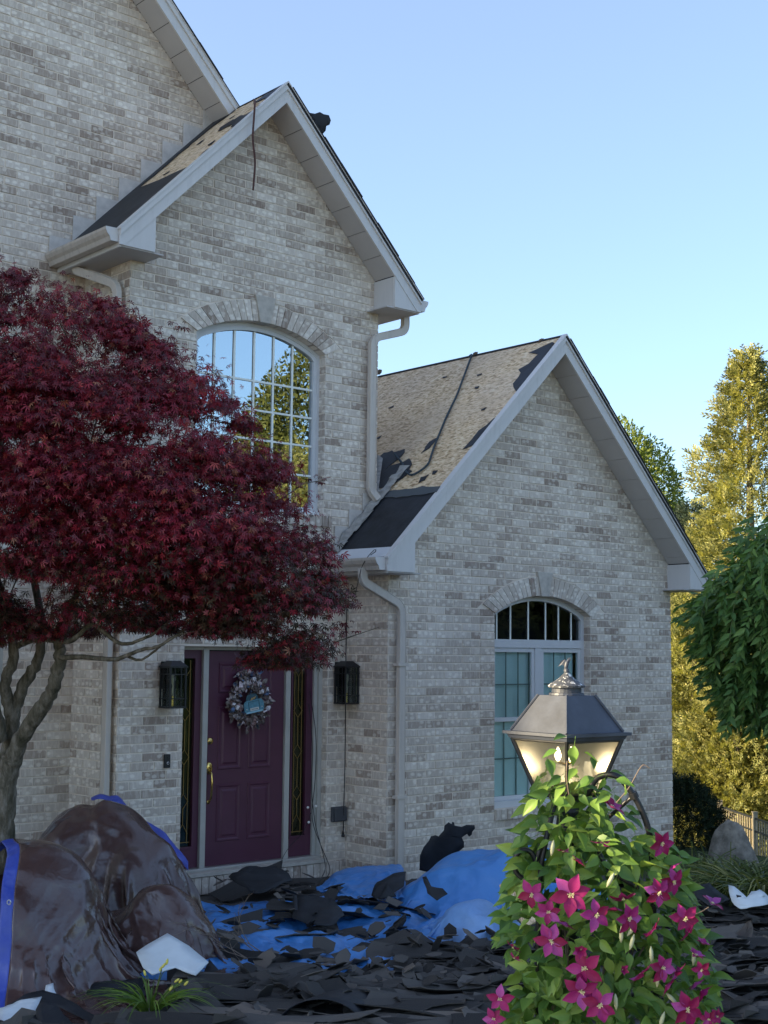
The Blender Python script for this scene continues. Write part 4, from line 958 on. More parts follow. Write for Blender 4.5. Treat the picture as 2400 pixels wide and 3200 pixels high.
# ropes on the roofs
P = [Vector((7.905, 11.25, 8.02)), Vector((7.7, 10.95, 7.87)), Vector((7.44, 10.56, 7.66)), Vector((7.40, 10.535, 7.27)), Vector((7.44, 10.535, 7.05)), Vector((7.42, 10.535, 6.76))]
cable('rope', 'reddish brown rope hanging over the rake board of the tall middle gable', 'rope', P, .011, ROPE, smooth_r=.08)
def on3(px, py, k=.018):
    r_ = ray(px, py); t = (Z3-.0-S3*M3-CAM_H)/(r_.z-S3*r_.x); q = r_*t; return Vector((q.x, q.y, q.z+CAM_H))+Vector((-S3, 0, 1)).normalized()*k
cable('rope', 'blue grey rope trailing down the bare sheathing of the right gable roof', 'rope', [Vector((11.32, 11.52, 5.875)), on3(1478, 1110), on3(1430, 1240), on3(1396, 1310), on3(1359, 1401), on3(1340, 1460), on3(1290, 1492), on3(1272, 1480), on3(1262, 1455), on3(1236, 1421)], .012, BROPE, smooth_r=.12)
cable('cable', 'thin black wire looping over the gutter at the right gable eave', 'cable', [at(1110, 1860, y=Y3-.05), at(1130, 1770, y=Y3-.1), at(1150, 1738, y=Y3-.2), at(1172, 1716, y=Y3-.22), at(1176, 1722, y=Y3-.2), at(1158, 1735, y=Y3-.15)], .004, smooth_r=.06)

# ------------------------------------------------------------------ debris field
def gp(s, d):  # lateral / depth ground coordinates as seen from the lawn
    return (s*cy+d*sy, -s*sy+d*cy)
def terrain(x, y):
    P = np.stack([np.asarray(x, float)*1.3, np.asarray(y, float)*1.3, np.zeros_like(np.asarray(x, float))], -1)
    return .10+.06*fbm(P, 3)
def terr(x, y): return float(terrain(np.array([x]), np.array([y]))[0])
def grid_faces(n, m):
    i, j = np.meshgrid(np.arange(n-1), np.arange(m-1), indexing='ij'); a = i*m+j
    return np.stack([a, a+m, a+m+1, a+1], -1).reshape(-1, 4)
def catmull(P, n):
    P = np.asarray(P, float); k = len(P); t = np.linspace(0, k-1-1e-9, n); i = np.floor(t).astype(int); f = (t-i).reshape((-1,)+(1,)*(P.ndim-1))
    Q = np.concatenate([2*P[:1]-P[1:2], P, 2*P[-1:]-P[-2:-1]]); a, b, c, d = Q[i], Q[i+1], Q[i+2], Q[i+3]
    return .5*(2*b+(c-a)*f+(2*a-5*b+4*c-d)*f*f+(3*b-a-3*c+d)*f**3)
def net_sheet(name, rows, mt, parent=None, nu=110, nv=110, amp=.035, fold=.03, fscale=5, seed=0, thick=.003, vdir=1, **k):
    """rows: list of (depth, [(px,py),...]) or explicit (px,py,d)"""
    G = []
    for r_ in rows:
        if isinstance(r_, tuple): G.append([at(a, b, d=r_[0]) for a, b in r_[1]])
        else: G.append([at(a, b, d=c) for a, b, c in r_])
    G = np.array([[list(p_) for p_ in r_] for r_ in G])
    S = catmull(G, nv); S = catmull(S.transpose(1, 0, 2), nu).transpose(1, 0, 2)
    du = np.gradient(S, axis=1); dv = np.gradient(S, axis=0); n = np.cross(du, dv); n /= np.linalg.norm(n, axis=-1, keepdims=True)+1e-9
    if n[nv//2, nu//2] @ np.array(VF) > 0: n = -n
    u = np.linspace(0, 1, nu)[None, :]; v = np.linspace(0, 1, nv)[:, None]
    U = np.broadcast_to(u, (nv, nu)); V = np.broadcast_to(v, (nv, nu))
    o_ = seed*7.1
    warp = .25*fbm(np.stack([U*3+o_, V*3, U*0], -1), 3)
    f1 = fbm(np.stack([(U+warp*.5)*fscale*2+o_, (V+warp)*fscale*.55, U*0+o_], -1), 3, True)      # long folds running down
    f2 = fbm(np.stack([S[..., 0]*5+o_, S[..., 1]*5, S[..., 2]*5], -1)+warp[..., None]*2, 4, True)
    f3 = fbm(np.stack([S[..., 0]*13+o_, S[..., 1]*13, S[..., 2]*13], -1), 3, True)
    S = S+n*((f1*fold*(.35+.9*V)+f2*amp*.55+f3*amp*.16)[..., None])
    Vt = S.reshape(-1, 3); Fc = grid_faces(nv, nu)
    if np.cross(du[nv//2, nu//2], dv[nv//2, nu//2]) @ np.array(VF) > 0: Fc = Fc[:, ::-1]
    b = Vt[:, :].mean(0); b[2] = Vt[:, 2].min()
    o = big_mesh(name, Vt, Fc, mt, parent, smooth=True, loc=tuple(b) if parent is None else None)
    sd = o.modifiers.new('s', 'SOLIDIFY'); sd.thickness = thick; return o
# ---- cloth: a small position based drape of a grid sheet over heaps
def drape(s0, s1, d0, d1, zs, ells, step=.03, iters=420, fr=.55, gz_=.13, seed=0, rot=0., slack=1.0, stretch=None):
    """sheet spanning lateral s0..s1, depth d0..d1 dropped over ellipsoids (s, d, rs, rd, rz, lump); returns (nv, nu, 3)"""
    r_ = np.random.default_rng(seed); nu = int((s1-s0)/step)+1; nv = int((d1-d0)/step)+1
    U, Vv = np.meshgrid(np.linspace(s0, s1, nu), np.linspace(d0, d1, nv)); mu, mv = (s0+s1)/2, (d0+d1)/2; c, s = math.cos(rot), math.sin(rot)
    S = mu+(U-mu)*c-(Vv-mv)*s; D = mv+(U-mu)*s+(Vv-mv)*c
    P = np.stack([S, D, np.full_like(S, zs)+r_.normal(size=S.shape)*.004], -1); O = P.copy(); h = step*slack
    def cons(P, a, b, L, k):
        d = P[b]-P[a]; l = np.linalg.norm(d, axis=-1, keepdims=True)+1e-9; c_ = d*((l-L)/l*.5*k); P[a] += c_; P[b] -= c_
    sl = np.s_; C = []
    for o in (0, 1):
        C += [((sl[:, o:-1:2]), (sl[:, o+1::2]), h, 1.), ((sl[o:-1:2, :]), (sl[o+1::2, :]), h, 1.)]
    for o in (0, 1):
        for q in (0, 1): C += [((sl[o:-1:2, q:-1:2]), (sl[o+1::2, q+1::2]), h*1.4142, .35), ((sl[o+1::2, q:-1:2]), (sl[o:-1:2, q+1::2]), h*1.4142, .35)]
    Bd = []
    for o in range(4): Bd += [((sl[:, o:-2:4]), (sl[:, o+2::4]), h*2, .10), ((sl[o:-2:4, :]), (sl[o+2::4, :]), h*2, .10)]
    def fix(a, b, P):
        A = P[a]; B = P[b]; n0 = min(A.shape[0], B.shape[0]); n1 = min(A.shape[1], B.shape[1]); return n0, n1
    CC = []
    idx = np.arange(nu*nv).reshape(nv, nu)
    for a, b, L, k in C+Bd:
        A = idx[a]; B = idx[b]; n0 = min(A.shape[0], B.shape[0]); n1 = min(A.shape[1], B.shape[1]); CC.append((A[:n0, :n1].ravel(), B[:n0, :n1].ravel(), L, k))
    P = P.reshape(-1, 3); O = O.reshape(-1, 3); 
    for it in range(iters):
        vel = (P-O)*.97; O = P.copy(); vel[:, 2] -= .0016; m = np.linalg.norm(vel, axis=1, keepdims=True); vel *= np.minimum(1, .03/(m+1e-9)); P = P+vel
        for sub in range(3 if it < iters-40 else 8):
            for A, B, L, k in CC:
                d = P[B]-P[A]; l = np.sqrt((d*d).sum(1, keepdims=True))+1e-9; e = (l-L)/l*.5*k
                c_ = d*e; P[A] += c_; P[B] -= c_
            hit = np.zeros(len(P), bool)
            for (es, ed, rs, rd, rz, lump) in ells:
                q = (P-np.array([es, ed, 0]))/np.array([rs, rd, rz]); l = np.sqrt((q*q).sum(1)); 
                rr_ = 1+lump*np.sin(q[:, 0]*4+es*9)*np.cos(q[:, 1]*5+q[:, 2]*4); ins = l < rr_
                if ins.any(): P[ins] = np.array([es, ed, 0])+q[ins]*(rr_[ins]/(l[ins]+1e-9))[:, None]*np.array([rs, rd, rz]); hit |= ins
            g = gz_+.03*np.sin(P[:, 0]*5)*np.cos(P[:, 1]*4); low = P[:, 2] < g; P[low, 2] = g[low]; hit |= low
        P[hit] += (O[hit]-P[hit])*fr
    P = P.reshape(nv, nu, 3); return P

def cloth_obj(name, label, P, mt, hem_mt=None, hem_rows=0, sides='LR', thick=.003, sub=0, crumple=1.3):
    """P (nv,nu,3) in lateral/depth/height; optional hem along some sides as a child mesh"""
    W = np.stack([P[..., 0]*cy+P[..., 1]*sy, -P[..., 0]*sy+P[..., 1]*cy, P[..., 2]], -1); nv, nu = W.shape[:2]; Fc = grid_faces(nv, nu).reshape(nv-1, nu-1, 4)
    du = np.gradient(W, axis=1); dv = np.gradient(W, axis=0); nn = np.cross(dv, du); nn /= np.linalg.norm(nn, axis=-1, keepdims=True)+1e-9
    W = catmull(W, (nv-1)*2+1); W = catmull(W.transpose(1, 0, 2), (nu-1)*2+1).transpose(1, 0, 2); nv, nu = W.shape[:2]; Fc = grid_faces(nv, nu).reshape(nv-1, nu-1, 4); hem_rows *= 2
    du = np.gradient(W, axis=1); dv = np.gradient(W, axis=0); nn = np.cross(dv, du); nn /= np.linalg.norm(nn, axis=-1, keepdims=True)+1e-9
    wp = W+.09*np.stack([fbm(W*2.1+k, 2) for k in (3., 9., 15.)], -1); r_ = np.random.default_rng(int(abs(P[0, 0, 0])*100)); cr_ = 0
    mask = np.clip(.55+1.1*fbm(W*2.+40, 2), .15, 1.2)
    for k in range(9):       # sharp creases in many directions
        d_ = r_.normal(size=3); d_ /= np.linalg.norm(d_); fr_ = (6, 8, 11, 14, 18, 23, 30, 40, 55)[k]; cr_ = cr_+np.abs(np.sin(wp @ d_*fr_+r_.uniform(0, 6)))*(.13/fr_)
    W = W+nn*((cr_*mask)*crumple)[..., None]
    hm = np.zeros((nv-1, nu-1), bool)
    if hem_rows:
        if 'L' in sides: hm[:, :hem_rows] = True
        if 'R' in sides: hm[:, -hem_rows:] = True
        if 'F' in sides: hm[:hem_rows, :] = True
        if 'B' in sides: hm[-hem_rows:, :] = True
    V = W.reshape(-1, 3); b = V.mean(0); b[2] = V[:, 2].min()
    def mk(nm, F_, mt_, par):
        u_, inv = np.unique(F_, return_inverse=True); o = big_mesh(nm, V[u_], inv.reshape(-1, 4)[:, ::-1], mt_, par, smooth=True, loc=tuple(b) if par is None else None)
        if sub: o.modifiers.new('u', 'SUBSURF').render_levels = sub
        o.modifiers.new('s', 'SOLIDIFY').thickness = thick; return o
    o = mk(name, Fc[~hm], mt, None); props(o, label, 'tarp')
    if hem_rows: mk('tarp_hem', Fc[hm], hem_mt, o)
    return o
# bed of rubble
xs = np.linspace(-3.4, 5.2, 150); ds = np.linspace(6.6, 14.5, 130); SS, DD = np.meshgrid(xs, ds, indexing='ij')
BX = SS*cy+DD*sy; BY = -SS*sy+DD*cy; BZ = terrain(BX, BY)-.03+.03*fbm(np.stack([BX*5, BY*5, BX*0], -1), 3)
lim = np.where(BX < XL2, Y1, np.where(BX < XA, Y2, Y3)); out_r = (BX > 12.6)
BZ = np.where(BX > XB-1.2, BZ-.12*(BX-XB+1.2), BZ)
Vb = np.stack([BX, np.minimum(BY, np.where(BX > XB, BY, lim+.1)), BZ], -1).reshape(-1, 3)
bed = big_mesh('shingle_rubble', Vb, grid_faces(150, 130), SHINGLE, None, 'stuff', loc=(6, 7, 0)); props(bed, 'bed of crushed black shingle and felt scraps covering the front yard', 'roofing rubble')
# blue ground tarp under the shingles
def ground_tarp(s0, s1, d0, d1, label, n=130, amp=.085, seed=1, lift=.06):
    a = np.linspace(s0, s1, n); b = np.linspace(d0, d1, n); S_, D_ = np.meshgrid(a, b, indexing='ij'); X = S_*cy+D_*sy; Y = -S_*sy+D_*cy
    Z = terrain(X, Y)+lift+amp*fbm(np.stack([X*2.4+seed, Y*2.4, X*0], -1), 4, True)+.012*fbm(np.stack([X*11+seed, Y*11, X*0], -1), 3, True)
    ed = np.minimum.reduce([S_-s0, s1-S_, D_-d0, d1-D_]); Z = Z-np.clip(.12-ed, 0, .12)*1.2
    lim = np.where(X < XA, Y2, Y3)-.06; Y = np.minimum(Y, lim)
    o = big_mesh('blue_tarp', np.stack([X, Y, Z], -1).reshape(-1, 3), grid_faces(n, n), BLUET, None, smooth=True, loc=(*gp((s0+s1)/2, (d0+d1)/2), .1)); return props(o, label, 'tarp')
ground_tarp(-1.95, .55, 9.2, 12.2, 'blue tarp spread on the ground under torn shingles before the door', seed=1)
ground_tarp(1.95, 3.2, 7.9, 8.8, 'small blue tarp corner poking out at the lower right among shingles', 60, .03, 2, .09)
# brown tarps over bushes
PA = drape(-2.56, -1.0, 8.25, 10.9, 1.12, [(-2.50, 9.55, .80, .78, 1.06, .05)], .024, 330, .85, .16, 1, .36, 1.22)
tA = cloth_obj('brown_tarp', 'crumpled shiny brown tarp over a bush, front left, with a blue hem', PA, BROWNT, NAVYT, 3, 'L')
c = at(28, 2820, d=8.62)
MB().tube([c+VR*(.011*math.cos(a))+VU*(.014*math.sin(a)) for a in np.linspace(0, 2*math.pi, 17)], .004, 6, caps=False).obj('grommet', mat('grommet_metal', (.7, .7, .72), .3, metal=.6), tA)
PB = drape(-3.25, -1.2, 9.9, 12.0, 1.30, [(-2.38, 11.0, .58, .54, 1.15, .03), (-2.12, 10.95, .56, .52, 1.18, .03), (-1.90, 10.85, .50, .5, .96, .05), (-2.75, 11.0, .35, .45, .75, .05)], .028, 330, .8, .14, 2, -.05, 1.25)
tB = cloth_obj('brown_tarp', 'tall brown tarp mound over a bush beside the door pier', PB, BROWNT, NAVYT, 3, 'RB')
net_sheet('tarp_hem', [[(285, 2494, 11.7), (312, 2484, 11.7), (340, 2490, 11.7), (366, 2488, 11.7), (388, 2512, 11.7), (406, 2534, 11.6)], [(285, 2505, 11.6), (312, 2500, 11.6), (340, 2504, 11.6), (364, 2508, 11.6), (386, 2526, 11.6), (404, 2545, 11.5)]], NAVYT, tB, nu=50, nv=6, amp=.012, fold=.006, seed=4)
net_sheet('tarp_hem', [[(440, 2560, 11.6), (480, 2580, 11.55), (514, 2604, 11.5), (546, 2644, 11.45), (568, 2668, 11.4), (586, 2694, 11.35)], [(448, 2580, 11.5), (480, 2600, 11.5), (520, 2640, 11.4), (552, 2680, 11.3), (570, 2700, 11.3), (588, 2725, 11.2)]], NAVYT, tB, nu=50, nv=6, amp=.012, fold=.006, seed=5)
PC = drape(-2.2, -1.02, 9.42, 10.6, .80, [(-1.56, 9.95, .46, .36, .68, .06), (-1.9, 10.0, .32, .3, .52, .06)], .022, 300, .75, .14, 3, .15, 1.25)
tC = cloth_obj('brown_tarp', 'low brown tarp lump in front of the tall brown mound', PC, BROWNT)
PD = drape(.0, 2.3, 11.1, 12.9, .85, [(1.08, 12.1, 1.0, .5, .70, .05), (.55, 12.0, .42, .4, .50, .06)], .03, 280, .8, .14, 4, .1, 1.15)
tD = cloth_obj('blue_tarp', 'large blue tarp draped over a heap under the arched window', PD, BLUET)
PE = drape(.22, 1.42, 10.2, 11.4, .6, [(.76, 10.8, .42, .38, .47, .06)], .024, 280, .8, .14, 5, -.12, 1.15)
tE = cloth_obj('blue_tarp', 'smaller pale worn blue tarp mound in front of the larger one', PE, BLUEW)
tF = net_sheet('blue_tarp', [
    (12.75, [(1003, 2775), (1060, 2722), (1150, 2712), (1240, 2706), (1258, 2724)]),
    (12.4, [(1003, 2775), (1060, 2745), (1150, 2732), (1235, 2730), (1262, 2745)]),
    (12.1, [(990, 2785), (1060, 2778), (1150, 2770), (1235, 2765), (1265, 2775)]),
    (11.7, [(1040, 2800), (1090, 2810), (1150, 2815), (1235, 2810), (1270, 2810)])], BLUET, nu=70, nv=60, amp=.03, fold=.02, seed=9)
props(tF, 'low folded blue tarp lying at the foot of the brick corner', 'tarp')

# shingles
def shingle_mesh(seed):
    r_ = random.Random(seed); L = r_.choice([.95, .95, .8, .6, .45, .35]); W = r_.choice([.33, .33, .30, .22]); n = 8; pts = []
    top = []; bot = []
    cut = [r_.random() < .3 for _ in range(4)]
    c1 = r_.uniform(-.07, .05); c2 = r_.uniform(-.05, .03); tw = r_.uniform(-.05, .05)
    V = []; Fc = []; m_ = 3
    e0 = [r_.uniform(-.05, .05) for _ in range(m_+1)]; e1 = [r_.uniform(-.08, .08) for _ in range(m_+1)]
    for i in range(n+1):
        for j in range(m_+1):
            u = i/n; v = j/m_; x = -L/2+L*u
            if i == 0: x += e0[j]
            if i == n: x += e1[j]
            y = -W/2+W*v
            if j == 0: y += (.05 if (int(u*5) % 2 and seed % 2) else 0)+r_.uniform(-.008, .008)
            if j == m_: y += r_.uniform(-.008, .008)
            z = c1*(2*u-1)**2+c2*(2*v-1)**2+tw*(2*u-1)*(2*v-1)+(.05*(max(0, u-.75)*4)**2 if seed % 3 == 0 else 0)
            V.append((x, y, z))
    for i in range(n):
        for j in range(m_): a = i*(m_+1)+j; Fc.append((a, a+m_+1, a+m_+2, a+1))
    k = len(V); th = .006; Vb_ = [(a, b, c-th) for a, b, c in V]; Fb = [tuple(reversed([q+k for q in f])) for f in Fc]
    ring = [i*(m_+1) for i in range(n+1)]+[n*(m_+1)+j for j in range(1, m_+1)]+[i*(m_+1)+m_ for i in range(n-1, -1, -1)]+[j for j in range(m_-1, 0, -1)]
    Fs = [(ring[i], ring[i]+k, ring[(i+1) % len(ring)]+k, ring[(i+1) % len(ring)]) for i in range(len(ring))]
    me = bpy.data.meshes.new('torn_shingle'); me.from_pydata(V+Vb_, [], Fc+Fb+Fs); me.materials.append(SHINGLE)
    return me, V+Vb_, Fc+Fb+Fs
SH = [shingle_mesh(i) for i in range(16)]
PATCH = [[(610, 2790), (840, 2780), (835, 2850), (610, 2845)], [(1010, 2775), (1170, 2770), (1160, 2815), (1090, 2812)], [(1080, 2855), (1190, 2852), (1180, 2885), (1080, 2885)], [(820, 2872), (915, 2868), (910, 2915), (830, 2912)], [(730, 2935), (900, 2930), (890, 3010), (740, 3020)], [(890, 2928), (1080, 2935), (1060, 2995), (900, 3000)], [(1050, 2912), (1160, 2918), (1150, 2955), (1060, 2958)], [(1130, 2975), (1230, 2975), (1220, 3040), (1150, 3030)], [(355, 2895), (480, 2895), (470, 3000), (390, 3060)], [(1110, 2896), (1170, 2896), (1165, 2912), (1115, 2912)], [(1260, 2830), (1350, 2815), (1330, 2850), (1265, 2865)], [(2205, 3080), (2400, 3110), (2400, 3160), (2220, 3125)], [(2290, 3040), (2350, 3050), (2340, 3070), (2290, 3062)], [(420, 2925), (640, 2930), (660, 3030), (470, 3050)], [(2270, 2750), (2400, 2750), (2400, 2835), (2270, 2835)], [(0, 3090), (130, 3090), (110, 3200), (0, 3200)]]
BLOCK = [[(-60, 3040), (330, 3040), (520, 2960), (720, 2980), (700, 3090), (330, 3230), (-60, 3230)], [(540, 3080), (760, 3080), (760, 3160), (560, 3160)], [(-200, 2600), (390, 2960), (400, 3080), (240, 3135), (0, 3140), (-200, 3140)], [(60, 2600), (620, 2600), (680, 2800), (690, 2900), (600, 2960), (380, 2920)], [(1300, 2640), (1800, 2600), (1800, 2800), (1300, 2800)], [(1345, 2780), (1620, 2780), (1700, 2960), (1345, 2950)], [(1000, 2680), (1265, 2680), (1265, 2790), (1000, 2790)]]
pieces = []; rr = random.Random(21)
tries = 0
while len(pieces) < 600 and tries < 20000:
    tries += 1
    px = rr.uniform(-80, 2480); py = 2745+505*rr.random()**.9
    if py < 2745+max(0, (px-1900)*.16) and px > 1900: continue
    if px > 2100 and py < 2810: continue
    if any(inpoly(px, py, q) for q in BLOCK): continue
    if py < 2975 and 600 < px < 1360 and rr.random() < .45: continue
    zz = terr(*[at(px, py, z=.15)[i] for i in (0, 1)])+rr.uniform(.03, .13)
    near = max(0, (py-2930)/270); zz += near*rr.uniform(0, .05)
    q = at(px, py, z=zz)
    lim = (Y2 if q.x < XA else Y3)-.25 if q.x > XL2 else Y1-.3
    if q.y > lim or q.x > 13.2: continue
    hit = 0
    for a, b in ((0, 0), (-.14, 0), (.14, 0)):
        s_ = F/q.dot(Vector((sy, cy, 0)))
        if any(inpoly(px+a*s_, py+b, k) for k in PATCH): hit += 1
    if hit: 
        continue
    k = rr.randrange(16); flatb = rr.random() < (.85 if py > 2960 else .45)
    yaw = -YAW+(rr.gauss(-.05, .28) if flatb else rr.uniform(-1.3, 1.3))
    tilt = (rr.gauss(-.03, .055), rr.gauss(0, .045)) if flatb else (rr.gauss(0, .12), rr.gauss(0, .10))
    from mathutils import Euler
    M = Matrix.Translation(q) @ Euler((tilt[0], tilt[1], yaw), 'XYZ').to_matrix().to_4x4()
    sc = rr.uniform(.75, 1.05); pieces.append((q.length, k, M, sc, px, py, flatb, yaw))
def vis_key(t): return t[0] if -40 < t[4] < 2440 else t[0]+50
pieces.sort(key=vis_key)
stuffV = []; stuffF = []; SHO = []
def zone(px, py):
    col = ('under the brown tarp', 'below the purple door', 'below the brick corner', 'below the right downspout', 'before the blue mounds', 'behind the vine', 'right of the vine')[0 if px < 430 else 1 if px < 820 else 2 if px < 1080 else 3 if px < 1330 else 4 if px < 1620 else 5 if px < 2200 else 6]
    row = ('near the house', 'midway', 'in the foreground', 'at bottom edge')[0 if py < 2860 else 1 if py < 3000 else 2 if py < 3120 else 3]
    return col+' '+row
LEN = [max(v[0] for v in q[1]) for q in SH]
def describe(k, fb_, yaw, sc):
    L = LEN[k]*2; a = 'long' if L > .92 else 'medium' if L > .7 else 'short' if L > .52 else 'small'
    turn = abs((yaw+YAW+math.pi/2) % math.pi-math.pi/2)
    return '%s %s %sshingle %s' % ('flat' if fb_ else 'tilted', a, 'notched ' if k % 2 else '', 'lying crosswise' if turn < .22 else 'slanting' if turn < .7 else 'end on')
for i, (d_, k, M, sc, px, py, fb_, q) in enumerate(pieces):
    if i < 285:
        o = bpy.data.objects.new('torn_shingle', SH[k][0]); scene.collection.objects.link(o); o.matrix_world = M @ Matrix.Scale(sc, 4)
        o['label'] = describe(k, fb_, q, sc)+' '+zone(px, py); o['category'] = 'shingle'; o['group'] = 'torn shingles covering the yard'; SHO.append((px, o))
    else:
        n0 = len(stuffV); Ms = M @ Matrix.Scale(sc, 4); stuffV += [tuple(Ms @ Vector(v)) for v in SH[k][1]]; stuffF += [tuple(j+n0 for j in f) for f in SH[k][2]]
byl = {}
for px, o in SHO: byl.setdefault(o['label'], []).append((px, o))
ORD = ['leftmost', 'second from left', 'third from left', 'fourth from left', 'fifth from left', 'sixth from left', 'seventh from left', 'eighth from left', 'ninth from left', 'tenth from left', 'eleventh from left', 'twelfth from left', 'thirteenth from left', 'fourteenth from left']
for lb, L_s in byl.items():
    if 1 < len(L_s) <= 14:
        for (px, o), w_ in zip(sorted(L_s, key=lambda t: t[0]), ORD): o['label'] = lb+', '+w_
if stuffV: o = mesh_obj('shingle_litter', stuffV, stuffF, SHINGLE, None, loc=(8, 9, 0), kind='stuff'); props(o, 'litter of small torn black shingles strewn further back toward the house', 'shingle litter')
fV, fF = [], []; rr = random.Random(77)
for k in range(1100):
    px = rr.uniform(380, 2450); py = 2760+440*rr.random()
    if any(inpoly(px, py, q) for q in BLOCK) or (px > 1900 and py < 2830) or any(inpoly(px, py, q) for q in PATCH): continue
    q = at(px, py, z=.15); q.z = terr(q.x, q.y)+rr.uniform(.07, .2); lim = (Y2 if q.x < XA else Y3)-.12
    if q.y > lim or q.x < XL2-1.5 and q.y > Y1-.2: continue
    n_ = rr.randint(4, 7); R_ = rr.uniform(.03, .13); a0 = rr.uniform(0, 6); M = Matrix.Translation(q) @ Euler((rr.gauss(0, .35), rr.gauss(0, .35), rr.uniform(0, 6)), 'XYZ').to_matrix().to_4x4()
    el_ = rr.uniform(.35, 1); P_ = [(R_*math.cos(a0+2*math.pi*j/n_)*rr.uniform(.6, 1.1), R_*el_*math.sin(a0+2*math.pi*j/n_)*rr.uniform(.6, 1.1)) for j in range(n_)]
    n0 = len(fV); fV += [tuple(M @ Vector((a, b, .02*math.sin(9*a)+.005))) for a, b in P_]+[tuple(M @ Vector((a, b, .02*math.sin(9*a)))) for a, b in P_]
    fF += [tuple(n0+j for j in range(n_)), tuple(n0+j for j in range(2*n_-1, n_-1, -1))]+[(n0+j, n0+n_+j, n0+n_+(j+1) % n_, n0+(j+1) % n_) for j in range(n_)]
o = mesh_obj('shingle_fragments', fV, fF, SHINGLE, None, loc=(8, 8.5, 0), kind='stuff'); props(o, 'small broken shingle fragments scattered over the whole debris field', 'shingle fragments')
# single felt sheets and boards that stand out
def sheet(name, label, cat, pts, mt, bulge=.0, thick=.004, group=None, rag=0, seed=0, sub=2):
    """outline of (px,py,d); triangulated, bulged towards the viewer in its middle"""
    if rag:
        r_ = random.Random(seed); q = []
        for i in range(len(pts)):
            a, b = pts[i], pts[(i+1) % len(pts)]; L = math.hypot(b[0]-a[0], b[1]-a[1]); k = max(1, int(L/14))
            for j in range(k): f = j/k; q.append((a[0]+(b[0]-a[0])*f+r_.uniform(-rag, rag)*(j > 0), a[1]+(b[1]-a[1])*f+r_.uniform(-rag, rag)*(j > 0), a[2]+(b[2]-a[2])*f))
        pts = q
    W = [at(a, b, d=c) for a, b, c in pts]; tri = tessellate_polygon([[Vector((a, b, 0)) for a, b, c in pts]])
    bm = bmesh.new(); vs = [bm.verts.new(p_) for p_ in W]
    for t in tri:
        try: bm.faces.new([vs[i] for i in t])
        except ValueError: pass
    edge = {v.index for v in bm.verts}
    bmesh.ops.recalc_face_normals(bm, faces=bm.faces)
    for _ in range(sub): bmesh.ops.subdivide_edges(bm, edges=[e for e in bm.edges if e.calc_length() > .06], cuts=1, use_grid_fill=False); bmesh.ops.triangulate(bm, faces=bm.faces)
    c = sum(W, Vector())/len(W); R_ = max((p_-c).length for p_ in W)
    for v in bm.verts:
        f = max(0, 1-((v.co-c).length/R_)**2); nz_ = float(fbm(np.array([[v.co.x*4, v.co.y*4, v.co.z*4+seed]]), 2)[0]); v.co += -VF*(bulge*f)+Vector((0, 0, 1))*(nz_*.02*min(1, bulge*20+.2))
    me = bpy.data.meshes.new(name); b0 = Vector((c.x, c.y, min(p_.z for p_ in W)))
    for v in bm.verts: v.co -= b0
    bm.to_mesh(me); bm.free(); me.materials.append(mt); o = bpy.data.objects.new(name, me); scene.collection.objects.link(o); o.location = b0
    sd = o.modifiers.new('s', 'SOLIDIFY'); sd.thickness = thick; me.polygons.foreach_set('use_smooth', [True]*len(me.polygons)); return props(o, label, cat, group)
FB_ = 'roofing felt'
Z = lambda L, s=.3617, ox=900, oy=2000: [(ox+a*s, oy+b*s) for a, b in L]
bear = Z([(1135, 1990), (1140, 1860), (1170, 1790), (1215, 1730), (1235, 1690), (1275, 1680), (1300, 1690), (1345, 1640), (1350, 1600), (1385, 1570), (1412, 1585), (1418, 1566), (1435, 1570), (1438, 1595), (1500, 1605), (1540, 1590), (1610, 1597), (1615, 1625), (1590, 1655), (1585, 1680), (1562, 1695), (1545, 1670), (1500, 1700), (1520, 1745), (1520, 1790), (1440, 1850), (1330, 1930), (1240, 2010)])
sheet('felt_sheet', 'large black torn felt piece with jagged top standing against the right wall', FB_, [(a, b, 12.75-.0006*(2740-b)) for a, b in bear], FELT, .03, seed=1)
C5 = lambda L: [(600+a*.6028, 2650+b*.6028) for a, b in L]
def dsheet(label, L, d0, d1=None, **k):
    P = C5(L); y0 = min(p_[1] for p_ in P); y1_ = max(p_[1] for p_ in P); d1 = d1 or d0-.3
    return sheet('felt_sheet', label, FB_, [(a, b, d0+(d1-d0)*(b-y0)/(y1_-y0)) for a, b in P], FELT, **k)
dsheet('broad dark felt sheet lying upright in front of the door sill', [(190, 150), (280, 95), (330, 90), (440, 95), (500, 130), (520, 170), (440, 200), (330, 230), (250, 190)], 12.0, 11.6, bulge=.03, rag=3, seed=2)
dsheet('square black felt sheet with two slits, in the middle before the door', [(540, 240), (640, 245), (740, 270), (790, 340), (720, 400), (600, 400), (520, 370)], 11.2, 10.7, bulge=.04, rag=3, seed=3)
dsheet('dark felt flap leaning beside the small blue tarp, before the door', [(520, 235), (545, 245), (550, 350), (530, 350)], 11.1, 10.9, bulge=.01, seed=4)
dsheet('big pointed black felt sheet in the middle, left of the blue mounds', [(1020, 600), (1090, 530), (1150, 505), (1220, 560), (1230, 640), (1210, 700), (1130, 700), (1050, 660)], 9.9, 9.5, bulge=.05, rag=2, seed=5)
dsheet('wide low black felt sheet in front of the smaller blue mound', [(1230, 560), (1330, 580), (1400, 540), (1440, 545), (1480, 620), (1400, 640), (1240, 640)], 9.8, 9.4, bulge=.04, rag=3, seed=6)
dsheet('curling black felt strip with pointed tips beside the blue mounds', [(1195, 150), (1215, 145), (1240, 195), (1300, 210), (1325, 240), (1270, 270), (1220, 230)], 11.0, 10.8, bulge=.02, rag=2, seed=7)
